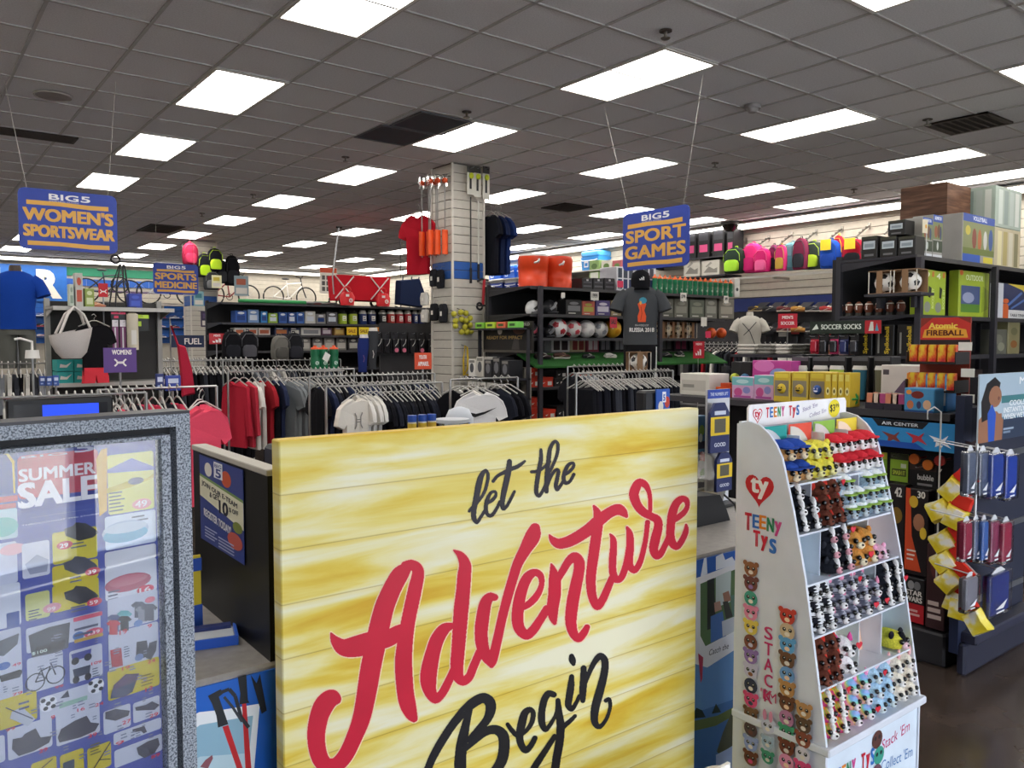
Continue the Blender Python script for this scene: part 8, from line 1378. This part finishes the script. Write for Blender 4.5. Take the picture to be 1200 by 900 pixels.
# pen tray and small upright sign left on the counter
q = U(255, 752, 'z', CT + .0); t = thing('pen_tray', 'white and blue tray on the grey counter', 'tray', (q.x, q.y, CT), -.25); MB().cbox(-.075, .035, -.03, .05, 0, .016, .003).build('tray', mat('#cfd3da', .4), t); MB().box(-.08, .04, -.036, -.03, 0, .02).box(.035, .041, -.03, .05, 0, .02).build('rim', mat('#1d56c0', .4), t); MB().box(-.05, .03, .03, .05, .016, .024).build('label_strip', mat('#22306e', .4), t)
q = U(235, 738, 'z', CT); t = thing('counter_sign', 'narrow yellow and blue upright counter sign beside the poster stand', 'sign', (q.x, q.y + .03, CT)); z1 = U(236, 650, 'y', q.y + .03).z - CT; MB().box(-.03, .012, 0, .006, 0, z1).build('board', mat('#d8c02c', .45), t); MB().box(-.032, .014, -.001, .007, z1 * .78, z1 * .96).build('blue_band', mat('#2450b0', .45), t); MB().box(-.032, .014, -.001, .007, 0, z1 * .3).build('blue_foot', mat('#2450b0', .45), t)
# white carton and orange tray at the far end of the toy shelf
fcarton(GX, 797, 832, 438, TS, .2, 'carton', 'long white carton at the far end of the toy shelf', '#d8d3c8', [('r', .05, .2, .9, .7, '#c3bdb2'), ('r', .1, .35, .5, .5, '#8e8a82')], back=.12)
loc, rz, w_, h_ = GX.item(838, 856, 440, TS, .1); t = thing('orange_tray', 'bright orange tray between the white carton and the playsets', 'tray', loc, rz); MB().loft([[(x * s_, .07 + y * s_, z) for x, y in ((-w_ / 2, -.06), (w_ / 2, -.06), (w_ / 2, .06), (-w_ / 2, .06))] for s_, z in ((.8, 0), (1, .06))], smooth=False).build('tray', mat('#d8501c', .4), t); MB().box(-w_ * .3, w_ * .3, .03, .1, .055, .085).build('packs', mat('#b8461c', .5), t)
for i, c in enumerate(('#b9c23a', '#3f78a0')): 
    loc, rz, w_, h_ = GX.item(857 + 12 * i, 869 + 12 * i, 424, TS, .4); put('novelty_ball', ['lime yellow novelty ball in a black box', 'blue novelty ball in a black box'][i], 'toy', loc, rz, carton_parts(w_, .1, h_, '#1a1a1e') + [('ball', MB().sph((0, -.01, h_ * .5), (w_ * .4, .03, w_ * .4), 12, 8).mesh('ball', mat(c, .35)), O3)])
# jackets on a long rail against the right wall
tw_ = rack('long wall rail of dark jackets below the display shoes', 0, .1, 0, 1.5); tw_.location = (12.0, 8.9, 0); tw_.rotation_euler = (0, 0, PI / 2); tw_.scale = (14, 1, 1)
for i in range(20):
    c = ['#17171d', '#3a3c44', '#14141a', '#a7242f', '#1b1c24', '#e6e2dc', '#232530'][i % 7]; t = thing('hanging_garment', f'{CNAME[c]} jacket on the right wall rail, {nth(i, 20)} along it', 'clothes', (12.0, 9.85 - .1 * i, .72), .1, 'jackets on the right wall rail'); inst('fabric', gar('long', c), t, (0, 0, -.06)); inst('hanger', hang_m, t)
p = U(750, 436, 'y', 5.25); t = put('boxed_soccer_ball', 'white soccer ball in a brown box below the grey mannequin', 'ball', p, -.66, boxed_ball_parts(.21, .19)); MB().cyl((0, .1, -p.z), (0, .1, 0), .012, n=6).build('stand', metal('#888'), t)
# small cards by the far column, scooter and folded goods
for i, (px, py, w_, h_, c, lb) in enumerate(((283, 335, .3, .42, '#8fa4ae', 'blue-grey advertising card beside the far column'), (254, 330, .2, .26, '#e3e0b4', 'tilted cream price card under the neon backpacks'), (243, 374, .26, .32, '#3f3350', 'dark purple pack low on the far column'), (233, 350, .2, .3, '#7fa9b4', 'pale teal carded toy low on the far column'))):
    p = U(px, py, 'y', 17.0); t = thing('hanging_card', lb, 'sign', p, 0); MB().box(-w_ / 2, w_ / 2, 0, .01, -h_ / 2, h_ / 2).build('card', mat(c, .5), t); P = Print(-.001); P.rect(-w_ * .4, -h_ * .4, w_ * .4, -h_ * .1, '#d8d3cc'); P.rect(-w_ * .35, h_ * .05, w_ * .3, h_ * .35, ['#b0624a', '#c9b84a', '#5a4a70', '#3f7a8a'][i]); P.build(t, 'print'); MB().tube([(0, .005, h_ / 2), (0, .6, h_ / 2 + .03)], .008, 4).build('hook', metal('#888'), t)
p = U(566, 362, 'y', 8.0); t = thing('push_scooter', 'small red push scooter hanging beside the column', 'scooter', p); MB().cyl((0, 0, .05), (.02, 0, .36), .018, n=8).build('stem', mat('#b0202c', .4), t); MB().tube([(-.08, 0, .33), (-.02, 0, .36), (.08, 0, .35)], .014, 6).build('handlebar', mat('#222', .6), t); MB().box(-.05, .2, -.04, .04, .03, .05).build('deck', mat('#2a2a2e', .5), t); [MB().torus((x, 0, .03), .04, .014, 'y', 14, 5).build('wheel', mat('#1a1a1c', .6), t) for x in (-.05, .2)]; MB().tube([(.02, 0, .3), (.02, .1, .32)], .006, 4).build('hook', metal('#777'), t)
for i, (a, b, c) in enumerate(((862, 884, '#c9c5bd'), (886, 905, '#8f8c86'), (907, 925, '#d3cfc8'), (926, 944, '#55544f'))):
    Fq = Face('x', 6.4); z = Fq.zat((a + b) / 2, 415); loc, rz, w_, h_ = Fq.item(a, b, 403, z); t = thing('folded_shirts', ordered(4, i, 'stack of folded shirts', 'on the low table below the white jersey'), 'clothes', loc, rz, 'folded shirts'); [MB().cbox(-w_ * .46, w_ * .46, 0, .3, h_ * k / 3, h_ * (k + .9) / 3, .012).build('fold', fab(c), t) for k in range(3)]
t = thing('low_table', 'dark display table carrying folded shirts below the white jersey', 'table', (6.35, 0, 0)); y0, y1 = Fq.at(945).y, Fq.at(860).y; MB().box(0, .45, y0, y1, Fq.zat(900, 415) - .03, Fq.zat(900, 415) - .004).build('top', mat('#33313a', .5), t); [MB().box(x, x + .03, y, y + .03, 0, Fq.zat(900, 415) - .03).build('leg', mat('#33313a', .5), t) for x in (.02, .4) for y in (y0 + .02, y1 - .05)]
